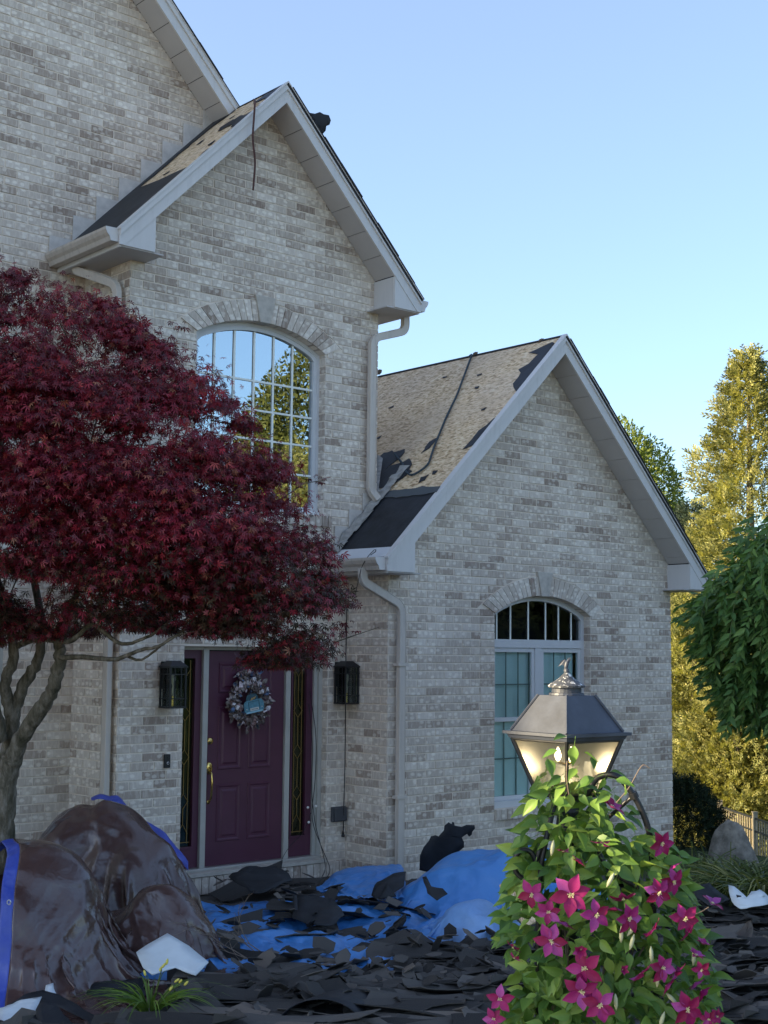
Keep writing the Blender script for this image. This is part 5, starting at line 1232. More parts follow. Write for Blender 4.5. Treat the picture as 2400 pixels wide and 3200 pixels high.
dsheet('black felt leaf standing between two blue tarps near the downspout', [(930, 240), (960, 170), (1040, 130), (1110, 120), (1100, 190), (1040, 225), (960, 265)], 12.0, 11.6, bulge=.04, rag=3, seed=8)
dsheet('brownish triangular shingle leaning on the felt near the downspout', [(965, 265), (1010, 180), (1060, 250)], 11.7, 11.6, bulge=.01, seed=9)
dsheet('black felt wedge left of centre behind the yellow flowering grass', [(225, 690), (330, 680), (440, 690), (400, 750), (300, 765)], 9.2, 9.0, bulge=.03, rag=2, seed=10)
dsheet('tilted charcoal square lying lower left of centre', [(285, 780), (420, 770), (500, 870), (480, 912), (330, 900)], 8.7, 8.4, bulge=.02, rag=2, seed=11)
dsheet('dark felt point standing just right of the white board', [(90, 575), (175, 665), (280, 790), (160, 740), (60, 650)], 9.3, 8.9, bulge=.03, seed=12)
# upright triangle and curved strips at lower left
C1 = lambda L: [(a*.4219, 2400+b*.4219) for a, b in L]
def csheet(label, L, d0, d1, mt=FELT, cat=FB_, name='felt_sheet', **k):
    P = C1(L); y0 = min(p_[1] for p_ in P); y1_ = max(p_[1] for p_ in P)
    return sheet(name, label, cat, [(a, b, d0+(d1-d0)*(b-y0)/(y1_-y0)) for a, b in P], mt, **k)
csheet('pointed black felt piece standing behind the yellow flowering grass', [(1240, 1500), (1430, 1425), (1465, 1600), (1460, 1760), (1300, 1780), (1240, 1640)], 9.3, 8.7, bulge=.03, seed=13)
csheet('long curved black felt strip arching over the white board at lower left', [(0, 1790), (90, 1720), (200, 1650), (330, 1615), (450, 1640), (590, 1730), (700, 1820), (800, 1920), (740, 1940), (600, 1830), (470, 1750), (330, 1700), (180, 1700), (60, 1760)], 8.5, 8.0, bulge=.06, seed=14)
csheet('wide black felt sheet under the grass clump, lower left', [(620, 1640), (720, 1580), (1050, 1560), (1080, 1680), (960, 1780), (780, 1780), (640, 1700)], 8.95, 8.6, bulge=.03, rag=3, seed=15)
csheet('black felt flap hanging over the white board at the lower left corner', [(270, 1790), (310, 1710), (440, 1760), (560, 1900), (300, 1900)], 8.15, 7.95, bulge=.04, rag=3, seed=16)
csheet('black felt sheet in the lower left corner with torn edge', [(160, 1900), (250, 1800), (330, 1900), (300, 1940), (160, 1940)], 8.05, 7.95, bulge=.02, rag=3, seed=17)
csheet('dark shingle lying on the blue tarp beside the white board', [(840, 1210), (960, 1205), (1075, 1290), (1000, 1345), (870, 1300)], 9.8, 9.5, bulge=.02, rag=2, seed=18)
csheet('white board with rounded corner lying on blue tarp left of centre', [(1010, 1370), (1100, 1310), (1240, 1232), (1400, 1320), (1545, 1440), (1450, 1540), (1300, 1480), (1130, 1535), (1060, 1480)], 9.25, 8.85, WHITEB, 'board', 'white_board', bulge=.01, thick=.008, seed=19)
csheet('white board showing under black felt at the lower left corner', [(0, 1780), (160, 1720), (310, 1700), (270, 1800), (290, 1850), (170, 1840), (165, 1920), (0, 1930)], 8.3, 7.95, WHITEB, 'board', 'white_board', bulge=.02, thick=.006, rag=2, seed=20)
csheet('small white scrap above the curved felt strip, lower left', [(340, 1612), (395, 1595), (400, 1640), (440, 1740), (400, 1770), (340, 1740), (320, 1690)], 8.55, 8.35, WHITEB, 'board', 'white_scrap', thick=.005, rag=2, seed=21)
C2_ = lambda L: [(1900+a*.3165, 2200+b*.3165) for a, b in L]
P = C2_([(1190, 1780), (1240, 1790), (1320, 1850), (1350, 1880), (1400, 1830), (1490, 1820), (1580, 1900), (1580, 1970), (1400, 1985), (1300, 2010), (1240, 1960), (1200, 1880)])
sheet('white_scrap', 'crumpled white housewrap scrap beside the grass at the right edge', 'scrap', [(a, b, 10.9-.003*(b-2760)) for a, b in P], WHITEB, .06, rag=2, seed=22)
P = C2_([(1265, 1880), (1310, 1890), (1345, 1930), (1280, 1945)]); sheet('felt_sheet', 'small black scrap on the crumpled white housewrap at the right edge', FB_, [(a, b, 10.75) for a, b in P], FELT, seed=23)
P = C2_([(840, 1840), (880, 1790), (1000, 1760), (1100, 1850), (1200, 1930), (1000, 1990), (860, 1900)]); sheet('felt_sheet', 'dark felt sheet lying before the grass clump at the right', FB_, [(a, b, 11.2-.004*(b-2760)) for a, b in P], FELT, .03, rag=2, seed=24)
fp_ = [(968, 352), (985, 356), (1000, 352), (1012, 360), (1028, 364), (1034, 380), (1030, 392), (1020, 396), (1018, 410), (1008, 420), (1000, 416), (990, 400), (976, 384)]
sheet('felt_flap', 'torn black felt flap sticking up over the right slope of the tall middle gable', FB_, [(a, b, project(at(1000, 400, y=11.05))[2]) for a, b in fp_], FELT, .02, .01, rag=1.5, seed=40)
WOODY = mat('weathered_scrap', (.13, .095, .07), .9)
for (x, y, dd, lb) in ((1184, 1160, 16.9, 'curled shingle scrap on the ridge beside the tall gable corner'), (1484, 1104, 15.3, 'small dark scrap on the ridge where the rope starts'), (1690, 1062, 14.4, 'low brown scrap on the ridge near the right gable peak')):
    dd = project(at(x, y+5, x=M3))[2]
    sheet('ridge_scrap', lb, 'scrap', [(x-7, y+8, dd), (x-6, y-1, dd), (x+2, y-5, dd), (x+9, y-4, dd), (x+8, y+4, dd), (x+2, y+10, dd)], WOODY, .01, .02, rag=1, seed=int(x))
# arch of curled felt in the front middle
arcP = MB(); cA = at(1000, 3235, d=7.9); V = []; n_ = 18
for i in range(n_+1):
    a = math.pi*(i/n_); x = -.26*math.cos(a); z_ = .20*math.sin(a)
    for j in range(5): V.append(cA+VR*(x+.04*j)+Vector((sy, cy, 0))*(j*.13-.1)+Vector((0, 0, z_*(1-.08*j)+.03)))
o = mesh_obj('felt_roll', V, [tuple(reversed((i*5+j, i*5+j+1, (i+1)*5+j+1, (i+1)*5+j))) for i in range(n_) for j in range(4)], FELT, None, True, loc=cA); o.modifiers.new('s', 'SOLIDIFY').thickness = .005
props(o, 'black felt curled into an arch at the bottom edge, front middle', FB_)
# OSB offcut by the smaller mound
sheet('osb_offcut', 'torn brown sheathing offcut between the small blue mound and the vine', 'board', [(a, b, 10.5-.002*(b-2760)) for a, b in [(1560, 2770), (1590, 2745), (1660, 2760), (1690, 2880), (1640, 2900), (1590, 2830)]], OSB, .02, .01, rag=2, seed=30)
# dead twigs
m = MB(); rr = random.Random(4); b0 = at(820, 3000, z=.2)
def twig(p_, d_, L, r_, lev):
    pts = [p_]; 
    for k in range(5): d_ = (d_+Vector((rr.gauss(0, .16), rr.gauss(0, .16), rr.gauss(0, .12)))).normalized(); pts.append(pts[-1]+d_*L/5)
    m.tube(pts, [r_*(1-.15*k) for k in range(6)], 5)
    if lev:
        for k in (2, 3, 4): twig(pts[k], (d_+Vector((rr.gauss(0, .6), rr.gauss(0, .6), rr.gauss(0.1, .4)))).normalized(), L*.55, r_*.6, lev-1)
for k in range(4): twig(b0+Vector((rr.uniform(-.1, .1), rr.uniform(-.1, .1), 0)), (-VR*rr.uniform(.7, 1.1)+Vector((0, 0, rr.uniform(.15, .75)))).normalized(), rr.uniform(.3, .5), .005, 2)
props(m.obj('dead_twig', TWIG, None, loc=b0), 'bare dead twig fallen on the blue tarp right of the brown tarp lobe', 'twig')

# ------------------------------------------------------------------ leaf masses
def frames(D, Nn):
    """orthonormal frames from directions D and approximate normals"""
    D = D/(np.linalg.norm(D, axis=1, keepdims=True)+1e-9); S = np.cross(D, Nn); S /= np.linalg.norm(S, axis=1, keepdims=True)+1e-9; Nn = np.cross(S, D); return D, S, Nn
def leaf_mass(P, D, Nn, size, TV, TF):
    """TV (k,3): side, along, up"""
    D, S, Nn = frames(D, Nn); s = np.asarray(size).reshape(-1, 1, 1)
    V = P[:, None, :]+s*(TV[None, :, 0:1]*S[:, None, :]+TV[None, :, 1:2]*D[:, None, :]+TV[None, :, 2:3]*Nn[:, None, :])
    k = len(TV); n = len(P); Fi = (TF[None]+(np.arange(n)*k)[:, None, None]).reshape(-1, TF.shape[1]); return V.reshape(-1, 3), Fi
# palmate leaf with five narrow lobes (each a kite sharing the base)
def palmate():
    V = [(0, 0, 0)]; Fc = []
    for a, L in ((0, 1.), (38, .9), (-38, .9), (85, .6), (-85, .6)):
        a = R(a); d = (math.sin(a), math.cos(a)); s_ = (d[1], -d[0]); b = len(V)
        V += [(d[0]*L*.5+s_[0]*.095, d[1]*L*.5+s_[1]*.095, .03), (d[0]*L, d[1]*L, -.22*L), (d[0]*L*.5-s_[0]*.095, d[1]*L*.5-s_[1]*.095, .03)]
        Fc += [(0, b, b+1, b+2)]
    return np.array(V), np.array(Fc)
PALM = palmate()
OVATE = (np.array([(0, 0, 0), (.20, .28, .06), (.16, .62, .03), (0, 1, -.18), (-.16, .62, .03), (-.20, .28, .06), (0, .32, -.02), (0, .65, -.05)]), np.array([(0, 1, 6, 6), (1, 2, 7, 6), (2, 3, 7, 7), (7, 3, 4, 4), (6, 7, 4, 5), (0, 6, 5, 5)]))
def tri_quads(F4):
    out = []
    for f in F4:
        if f[2] == f[3]: out.append((f[0], f[1], f[2]))
        else: out += [(f[0], f[1], f[2]), (f[0], f[2], f[3])]
    return np.array(out)
OVT = (OVATE[0], tri_quads(OVATE[1]))
LANCE = (np.array([(0, 0, 0), (.085, .3, .02), (.07, .65, 0), (0, 1, -.1), (-.07, .65, 0), (-.085, .3, .02)]), np.array([(0, 1, 2), (0, 2, 3), (0, 3, 4), (0, 4, 5)]))
def spray(n=7, seed=1):
    r_ = random.Random(seed); V = []; Fc = []
    for i in range(n):
        t = .1+.8*i/(n-1); sd = (i % 2)*2-1; L = .42*(1-.4*t); a = R(38)*sd; x0, y0 = 0, t
        d = (math.sin(a), math.cos(a)); s_ = (d[1], -d[0]); b = len(V); z_ = r_.uniform(-.08, .08)
        V += [(x0, y0, 0), (x0+d[0]*L*.5+s_[0]*.065, y0+d[1]*L*.5+s_[1]*.065, z_), (x0+d[0]*L, y0+d[1]*L, z_*1.5), (x0+d[0]*L*.5-s_[0]*.065, y0+d[1]*L*.5-s_[1]*.065, z_)]
        Fc.append((b, b+1, b+2, b+3))
    b = len(V); V += [(-.03, 0, 0), (.03, 0, 0), (.012, 1.15, -.03), (-.012, 1.15, -.03)]; Fc.append((b, b+1, b+2, b+3)); return np.array(V), np.array(Fc)
SPRAY = spray()
def rnd_unit(n): v = rng.normal(size=(n, 3)); return v/np.linalg.norm(v, axis=1, keepdims=True)

# ------------------------------------------------------------------ japanese maple
CAMP = np.array([0, 0, CAM_H]); aVF = np.array(VF); aVR = np.array(VR)
def px_pts(px, py, d):
    px = np.asarray(px, float); py = np.asarray(py, float); d = np.asarray(d, float)
    r_ = aVF[None]+np.array(CX)[None]*((px-1200)/F)[:, None]-np.array(CY)[None]*((py-1600)/F)[:, None]
    return CAMP+r_*d[:, None]
mroot = at(-10, 2700, d=9.75); mroot.z = 0
maple = thing('japanese_maple', 'dark red Japanese maple with twin mossy trunks spreading in front of the left wall', 'tree', mroot)
CROWN = [(x*1.4467, y*1.4467) for x, y in [(-420, 900), (-300, 700), (-100, 600), (0, 588), (60, 590), (130, 597), (190, 625), (235, 648), (265, 680), (300, 712), (345, 742), (385, 768), (415, 800), (455, 838), (490, 862), (515, 900), (545, 915), (572, 948), (585, 985), (602, 1030), (625, 1060), (640, 1085), (665, 1125), (690, 1172), (700, 1215), (712, 1255), (722, 1300), (738, 1345), (735, 1385), (706, 1418), (660, 1446), (600, 1452), (560, 1452), (520, 1440), (480, 1425), (450, 1405), (400, 1385), (385, 1365), (340, 1372), (300, 1380), (220, 1372), (150, 1392), (60, 1385), (-40, 1400), (-300, 1400), (-420, 1250)]]
# lumps: sample inside the outline, depth following a dome
cx0, cy0 = 60*1.4467, 1060*1.4467
def edge_dist(x, y):
    best = 1e9
    for i in range(len(CROWN)):
        a, b = CROWN[i], CROWN[(i+1) % len(CROWN)]; dx, dy = b[0]-a[0], b[1]-a[1]; t = max(0, min(1, ((x-a[0])*dx+(y-a[1])*dy)/(dx*dx+dy*dy+1e-9))); best = min(best, math.hypot(x-a[0]-t*dx, y-a[1]-t*dy))
    return best
lumps = []; rr = random.Random(9)
for k in range(9000):
    if len(lumps) >= 330: break
    x = rr.uniform(-600, 1080); y = rr.uniform(840, 2110)
    if not inpoly(x, y, CROWN): continue
    e = edge_dist(x, y); rad = rr.uniform(45, 105)
    if e < rad*.55: 
        rad = max(22, e*1.5)
        if e < 14: continue
    half = 1.25*math.sqrt(max(0, 1-(max(0, 1-e/420))**2))
    f = rr.random(); dd = 9.75+half*(-1 if f < .72 else (1 if f > .9 else rr.uniform(-1, 1)))*rr.uniform(.75, 1)
    if dd > 9.75 and x > 700: dd = 9.75+(dd-9.75)*.5
    lumps.append((x, y, dd, rad))
LP, LD, LN, LS, LH = [], [], [], [], []
for (x, y, dd, rad) in lumps:
    c = np.array(at(x, y, d=dd)); r_ = rad/F*dd; n = int(150+rad*2.3)
    u = rnd_unit(n); u[:, 2] = np.abs(u[:, 2])*.9-.35; u /= np.linalg.norm(u, axis=1, keepdims=True)
    p_ = c+u*np.array([1.3, 1.3, .95])*r_*rng.uniform(.4, 1.4, (n, 1)); LP.append(p_); LH.append(np.full(n, y))
    o_ = u.copy(); o_[:, 2] = 0; LD.append(o_*.9+np.array([0, 0, -.65])+rng.normal(size=(n, 3))*.6); LN.append(np.array([0, 0, .8])+u*.6+rng.normal(size=(n, 3))*.6); LS.append(rng.uniform(.026, .058, n))
LP = np.concatenate(LP); LD = np.concatenate(LD); LN = np.concatenate(LN); LS = np.concatenate(LS); LH = np.concatenate(LH)
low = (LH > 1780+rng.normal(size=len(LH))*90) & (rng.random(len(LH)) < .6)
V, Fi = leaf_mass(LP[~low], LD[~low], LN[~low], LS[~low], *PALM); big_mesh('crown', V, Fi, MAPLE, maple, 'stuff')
MLOW = leafmat('brown_olive_maple_leaf', [(0, (.02, .014, .008)), (.5, (.055, .038, .016)), (.85, (.09, .025, .02)), (1, (.18, .12, .06))], .45, .25, (1, .8, .5), .4)  # lowest leaves are brownish green in themselves
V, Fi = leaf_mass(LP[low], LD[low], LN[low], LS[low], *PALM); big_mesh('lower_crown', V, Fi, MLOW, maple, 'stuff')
# trunks and limbs (px, py, depth) polylines
def limb(P, r0, r1, nm='limb', n=10, jit=.012):
    P = [at(*p_[:2], d=p_[2]) for p_ in P]; c = catmull(np.array([list(p_) for p_ in P]), max(8, len(P)*5)); k = len(c)
    c += rng.normal(size=c.shape)*jit*.4
    rs = [r0+(r1-r0)*i/(k-1)*1. for i in range(k)]; rs = [q*(1+.03*math.sin(i*.7)+.03*rr.random()) for i, q in enumerate(rs)]
    return MB().tube([Vector(q) for q in c], rs, n)
D1 = lambda x, y, d: (x*1.4467, y*1.4467, d)
limb([D1(2, 1880, 9.75), D1(6, 1780, 9.75), D1(12, 1690, 9.75), D1(28, 1635, 9.72)], .095, .075, jit=.01).obj('trunk', BARK, maple, smooth=True)
limb([D1(24, 1650, 9.74), D1(50, 1590, 9.68), D1(85, 1535, 9.6), D1(112, 1490, 9.55), D1(128, 1430, 9.5), D1(130, 1370, 9.5), D1(150, 1300, 9.45)], .062, .034).obj('trunk', BARK, maple, smooth=True)
limb([D1(14, 1680, 9.76), D1(22, 1600, 9.8), D1(30, 1540, 9.85), D1(52, 1480, 9.85), D1(80, 1430, 9.85), D1(95, 1350, 9.9)], .06, .032).obj('trunk', BARK, maple, smooth=True)
limb([D1(26, 1550, 9.85), D1(10, 1480, 9.8), D1(28, 1420, 9.8), D1(22, 1350, 9.8), D1(5, 1280, 9.8)], .045, .03).obj('trunk', BARK, maple, smooth=True)
limb([D1(2, 1600, 9.7), D1(-20, 1500, 9.6), D1(-60, 1380, 9.5)], .05, .03).obj('trunk', BARK, maple, smooth=True)
for P, a, b in (([(120, 1420, 9.5), (190, 1420, 9.3), (250, 1424, 9.2), (300, 1405, 9.1), (345, 1395, 9.0), (400, 1360, 9.0)], .020, .008),
                ([(38, 1395, 9.8), (80, 1380, 9.6), (150, 1385, 9.3), (200, 1350, 9.2), (260, 1390, 9.15), (320, 1375, 9.1), (370, 1340, 9.1)], .024, .008),
                ([(272, 1418, 9.2), (305, 1425, 9.15), (335, 1405, 9.1), (375, 1375, 9.0), (420, 1365, 8.95)], .010, .005),
                ([(128, 1400, 9.5), (180, 1250, 9.3), (260, 1150, 9.2), (350, 1080, 9.2)], .028, .010), ([(95, 1360, 9.9), (60, 1150, 9.8), (80, 950, 9.7), (120, 800, 9.7)], .03, .008),
                ([(180, 1240, 9.3), (170, 1080, 9.3), (210, 900, 9.3)], .018, .006), ([(260, 1150, 9.2), (400, 1200, 9.1), (520, 1240, 9.1), (600, 1300, 9.1)], .015, .005),
                ([(300, 1110, 9.2), (380, 1000, 9.2), (450, 930, 9.3)], .012, .004), ([(60, 1150, 9.8), (0, 950, 9.6), (-60, 800, 9.6)], .02, .006), ([(5, 1280, 9.8), (-40, 1150, 9.6), (-100, 1000, 9.5)], .02, .008)):
    limb([D1(*q) for q in P], a, b, n=7, jit=.004).obj('branch', BARK, maple, smooth=True)
# fine twigs reaching out of the crown
tw = MB()
for k in range(130):
    l_ = rr.choice(lumps); p0 = at(l_[0], l_[1], d=l_[2]); d_ = (p0-at(100, 1500, d=9.75)).normalized()+Vector((rr.gauss(0, .3), rr.gauss(0, .3), rr.gauss(0, .3)))
    tw.tube([p0-d_*.25, p0, p0+d_.normalized()*rr.uniform(.05, .2)], [.006, .004, .0015], 4)
tw.obj('twigs', BARK, maple, kind='stuff')
# sprigs in front of the upper window and by the corner
SPR = [(1000, 1497, -1), (560, 1015, 1), (1095, 1980, 1), (1085, 1950, -1)]
P_, D_, N_, S_ = [], [], [], []
for (x, y, _s) in SPR:
    for k in range(9): P_.append(np.array(at(x+rr.uniform(-42, 30), y+rr.uniform(-14, 14), d=9.3))); D_.append([rr.gauss(0, 1), rr.gauss(0, 1), -.4]); N_.append([0, 0, 1]); S_.append(rr.uniform(.03, .06))
V, Fi = leaf_mass(np.array(P_), np.array(D_), np.array(N_)+.2, np.array(S_), *PALM); big_mesh('sprig_leaves', V, Fi, MAPLE, maple, 'stuff')
m = MB(); m.tube([at(880, 1560, d=9.2), at(950, 1510, d=9.25), at(1022, 1500, d=9.3)], [.005, .004, .002], 5); m.tube([at(1040, 2010, d=9.3), at(1110, 1985, d=9.3), at(1185, 1960, d=9.3)], [.005, .004, .002], 5); m.obj('twig', BARK, maple)
# shrub under the brown tarp at the left edge
bd = thing('tarped_bush', 'dark twiggy bush showing at the left edge under the brown tarp', 'bush', at(-40, 3100, d=8.9))
m = MB()
for k in range(60):
    a = at(rr.uniform(-140, 20), rr.uniform(2900, 3180), d=rr.uniform(8.9, 9.2)); m.tube([a, a+Vector((rr.gauss(0, .1), rr.gauss(0, .1), rr.uniform(.05, .25)))], .004, 4)
m.obj('bush_twigs', BARK, bd, kind='stuff')
n = 900; V, Fi = leaf_mass(px_pts(rng.uniform(-200, 20, n), rng.uniform(2770, 3180, n), rng.uniform(8.95, 9.4, n)), rnd_unit(n), rnd_unit(n), rng.uniform(.03, .06, n), *LANCE); big_mesh('bush_leaves', V, Fi, DARKB, bd, 'stuff')

# ------------------------------------------------------------------ background trees at the right
def conifer(name, label, px, d, top_py, base_z, prof, n, mt, size=(.22, .38), trunk=True, lean=0, group=None, upturn=.5, seed=0):
    """prof: list of (height fraction from top, radius m)"""
    a = at(px, top_py, d=d); H = a.z-base_z; t = thing(name, label, 'tree', (a.x, a.y, base_z), group)
    f = rng.random(n)**.75; pr = np.array(prof); rad = np.interp(f, pr[:, 0], pr[:, 1]); th = rng.uniform(0, 2*math.pi, n)
    q = np.stack([np.cos(th)*2.2+seed, np.sin(th)*2.2, f*H*.9], -1); lump = 1+.95*fbm(q, 3); fine = 1+.18*vnoise(np.stack([np.cos(th)*7, np.sin(th)*7, f*H*2.8], -1))
    r_ = rad*lump*fine*(1-.5*rng.random(n)**3)
    P = np.stack([a.x+np.cos(th)*r_, a.y+np.sin(th)*r_, a.z-f*H], -1); o_ = np.stack([np.cos(th), np.sin(th), np.full(n, upturn)], -1)+rng.normal(size=(n, 3))*.45
    V, Fi = leaf_mass(P, o_, rnd_unit(n)*.8+np.array([0, 0, .8]), rng.uniform(*size, n), *SPRAY); big_mesh('crown', V, Fi, mt, t, 'stuff')
    if trunk: MB().tube([(a.x, a.y, base_z-.1), (a.x, a.y, base_z+H*.6), (a.x+.02, a.y, a.z-.25)], [.16, .09, .015], 8).obj('trunk', BARK, t)
    # core that stops light leaking through
    return t
conifer('tall_conifer', 'tallest sunlit conifer with a thin leader at the right edge', 2335, 28, 1100, -1.25, [(0, .02), (.03, .12), (.10, .35), (.2, .72), (.32, 1.15), (.5, 1.75), (.7, 2.0), (1, 1.9)], 11000, THUJA, (.20, .36), seed=1)
conifer('conifer', 'golden sunlit conifer directly right of the house corner', 2170, 26, 1880, -1.25, [(0, .05), (.1, .5), (.3, 1.0), (.6, 1.25), (1, 1.2)], 8000, THUJA, (.16, .30), seed=2)
conifer('conifer', 'golden sunlit conifer behind the weeping tree at the right edge', 2430, 25, 1950, -1.25, [(0, .05), (.1, .5), (.3, 1.1), (.6, 1.4), (1, 1.35)], 8000, THUJA, (.16, .30), seed=3)
conifer('conifer', 'low golden conifer behind the metal fence', 2300, 24.5, 2130, -1.25, [(0, .1), (.1, .5), (.3, .9), (.6, 1.15), (1, 1.1)], 6000, THUJA, (.14, .26), seed=4)
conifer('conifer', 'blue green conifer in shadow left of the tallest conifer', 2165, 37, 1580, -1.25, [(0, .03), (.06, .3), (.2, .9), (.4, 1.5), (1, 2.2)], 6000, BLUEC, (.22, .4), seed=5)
def broad(name, label, P, mt, n, base_z, tr=.25, size=(.09, .16), tmpl=OVT, core=False):
    """P: ellipsoid lumps (centre, rx, rz)"""
    c0 = P[0][0]; t = thing(name, label, 'tree', (c0[0], c0[1], base_z)); Vs, Fs, k = [], [], 0; tot = sum(q[1]*q[2] for q in P)
    for c, rx, rz in P:
        m_ = int(n*rx*rz/tot); u = rnd_unit(m_); lp = 1+.3*fbm(u*2.5+rx, 3); p_ = np.array(c)+u*np.array([rx, rx, rz])*(lp*(1-.35*rng.random(m_)**2))[:, None]
        V, Fi = leaf_mass(p_, u+rng.normal(size=(m_, 3))*.7, rnd_unit(m_)+u*.5, rng.uniform(*size, m_), *tmpl); Vs.append(V); Fs.append(Fi+k); k += len(V)
        if core: m_c = MB(); m_c.lathe(c, [(.01, -rz*.8), (rx*.5, -rz*.7), (rx*.82, -rz*.25), (rx*.84, rz*.2), (rx*.55, rz*.65), (.01, rz*.82)], 12); m_c.obj('added_core', mt, t)  # solid core added to stop sky showing through the reflected crown
    big_mesh('crown', np.concatenate(Vs), np.concatenate(Fs), mt, t, 'stuff'); MB().tube([(c0[0], c0[1], base_z-.2), (c0[0], c0[1], c0[2])], [tr, tr*.4], 8).obj('trunk', BARK, t); return t
L_ = lambda px, py, d, rx, rz: (tuple(at(px, py, d=d)), rx, rz)
broad('broadleaf_tree', 'distant rounded tree, sunlit on its left, behind the right gable', [L_(1960, 1570, 50, 1.9, 2.6), L_(1930, 1450, 50, 1.3, 1.6), L_(2030, 1560, 50, 1.2, 1.7), L_(2080, 1680, 50, 1.0, 1.4), L_(2120, 1800, 49, 1.3, 1.5), L_(1960, 1750, 50, 2.2, 2.5)], BROAD, 22000, -1.25, .25, (.12, .20))
# far line of woods closing the view
wv, wf, k = [], [], 0
for i in range(46):
    a = R(38+i*1.5); c = np.array([math.sin(a)*95, math.cos(a)*95, 2.5]); u = rnd_unit(420); p_ = c+u*np.array([4.2, 4.2, 4.2+rng.uniform(-1, 1)])*rng.uniform(.8, 1.1, (420, 1)); V, Fi = leaf_mass(p_, u+rnd_unit(420), rnd_unit(420), rng.uniform(.6, 1., 420), LANCE[0]*np.array([2.6, 1, 1]), LANCE[1]); wv.append(V); wf.append(Fi+k); k += len(V)
o = big_mesh('far_woods', np.concatenate(wv), np.concatenate(wf), BROAD, None, 'stuff', loc=(60, 60, 0)); props(o, 'line of far green woods along the horizon', 'woods')
# dark bush by the house corner
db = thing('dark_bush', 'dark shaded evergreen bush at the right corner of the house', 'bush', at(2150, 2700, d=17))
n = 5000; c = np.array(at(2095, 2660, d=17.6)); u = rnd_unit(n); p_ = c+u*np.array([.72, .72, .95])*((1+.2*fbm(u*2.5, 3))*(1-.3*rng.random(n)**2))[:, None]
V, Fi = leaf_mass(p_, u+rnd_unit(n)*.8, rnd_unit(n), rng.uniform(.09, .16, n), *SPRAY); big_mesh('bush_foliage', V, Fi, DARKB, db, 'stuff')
# metal fence
fn = thing('metal_fence', 'dark metal picket fence catching sun behind the boulder', 'fence', at(2340, 2690, d=21))
f0, f1 = at(2250, 2520, d=22.5), at(2560, 2490, d=18.5); fdir = (f1-f0); fdir.z = 0; L = fdir.length; fdir.normalize(); fn_ = Vector((-fdir.y, fdir.x, 0)); zt = -.10; zb = -1.3
def bar(m, c, w_, d_, z0, z1_):
    V = [c+fdir*a+fn_*b for a, b in ((-w_, -d_), (w_, -d_), (w_, d_), (-w_, d_))]; V = [Vector((v.x, v.y, z0)) for v in V]+[Vector((v.x, v.y, z1_)) for v in V]
    m.add(V, [(0, 3, 2, 1), (4, 5, 6, 7), (0, 1, 5, 4), (1, 2, 6, 5), (2, 3, 7, 6), (3, 0, 4, 7)])
s_ = .03; i = 0
while s_ < L: m = MB(); bar(m, f0+fdir*s_, .009, .009, zb, zt-.04); m.obj('picket', PICKET, fn); s_ += .105
for z_ in (zt-.06, zt-.25, zb+.12):
    m = MB(); c = f0+fdir*L/2; bar(m, c, L/2, .014, z_, z_+.028); m.obj('rail', IRON, fn)
for s_ in (.0, 1.62, 3.3): m = MB(); bar(m, f0+fdir*s_, .032, .032, zb-.1, zt+.04); bar(m, f0+fdir*s_, .04, .04, zt+.0405, zt+.055); m.obj('fence_post', PICKET, fn)
# boulder
bc = at(2288, 2690, d=14.6); u = rnd_unit(10)
bm = bmesh.new(); bmesh.ops.create_icosphere(bm, subdivisions=5, radius=1); 
for v in bm.verts:
    p_ = v.co.copy(); nn = float(fbm(np.array([[p_.x*1.3+3, p_.y*1.3, p_.z*1.3]]), 4)[0]); v.co = Vector((p_.x*.20*(1.15-.45*p_.z), p_.y*.24*(1.1-.3*p_.z), p_.z*.44))*(1+.22*nn)
    v.co += VR*(-.10*(v.co.z/.46)) if v.co.z < 0 else VR*0
me = bpy.data.meshes.new('boulder'); bm.to_mesh(me); bm.free(); me.materials.append(ROCK); me.polygons.foreach_set('use_smooth', [True]*len(me.polygons)); o = bpy.data.objects.new('boulder', me); scene.collection.objects.link(o); o.location = bc+Vector((0, 0, -.02)); props(o, 'grey upright boulder behind the grass clump in front of the metal fence', 'boulder')
# grasses / daylily clumps
def clump(name, label, c, n, L, r_, mt=GRASS, arch=.9, w_=.006, up=1., group=None, spread=.8):
    t = thing(name, label, 'grass', c, group); V = []; Fc = []
    for k in range(n):
        a = rr.uniform(0, 2*math.pi); b = Vector(c)+Vector((math.cos(a), math.sin(a), 0))*r_*math.sqrt(rr.random()); d_ = Vector((math.cos(a)*rr.uniform(.1, spread), math.sin(a)*rr.uniform(.1, spread), up)).normalized(); l_ = L*rr.uniform(.55, 1.1); s_ = d_.cross(Vector((rr.gauss(0, 1), rr.gauss(0, 1), .1))).normalized(); p_ = b; m_ = 7; i0 = len(V)
        for j in range(m_+1):
            ww = w_*(1-(j/m_)**2)+.0006; V += [p_-s_*ww, p_+s_*ww]; d_ = (d_+Vector((math.cos(a)*.08, math.sin(a)*.08, -arch*.24*(j/m_))).normalized()*.35).normalized(); p_ = p_+d_*l_/m_
        for j in range(m_): q = i0+2*j; Fc.append((q, q+1, q+3, q+2))
    mesh_obj('blades', V, Fc, mt, t, kind='stuff'); return t
YB = mat('yellow_bud', (.62, .55, .10), .5)
def buds(t, pts, L=.035):
    for p_, d_ in pts:
        m = MB(); d_ = Vector(d_).normalized(); m.tube([p_, p_+d_*L*.3, p_+d_*L*.8, p_+d_*L], [.003, .008, .007, .002], 7); m.obj('bud', YB, t, smooth=True)
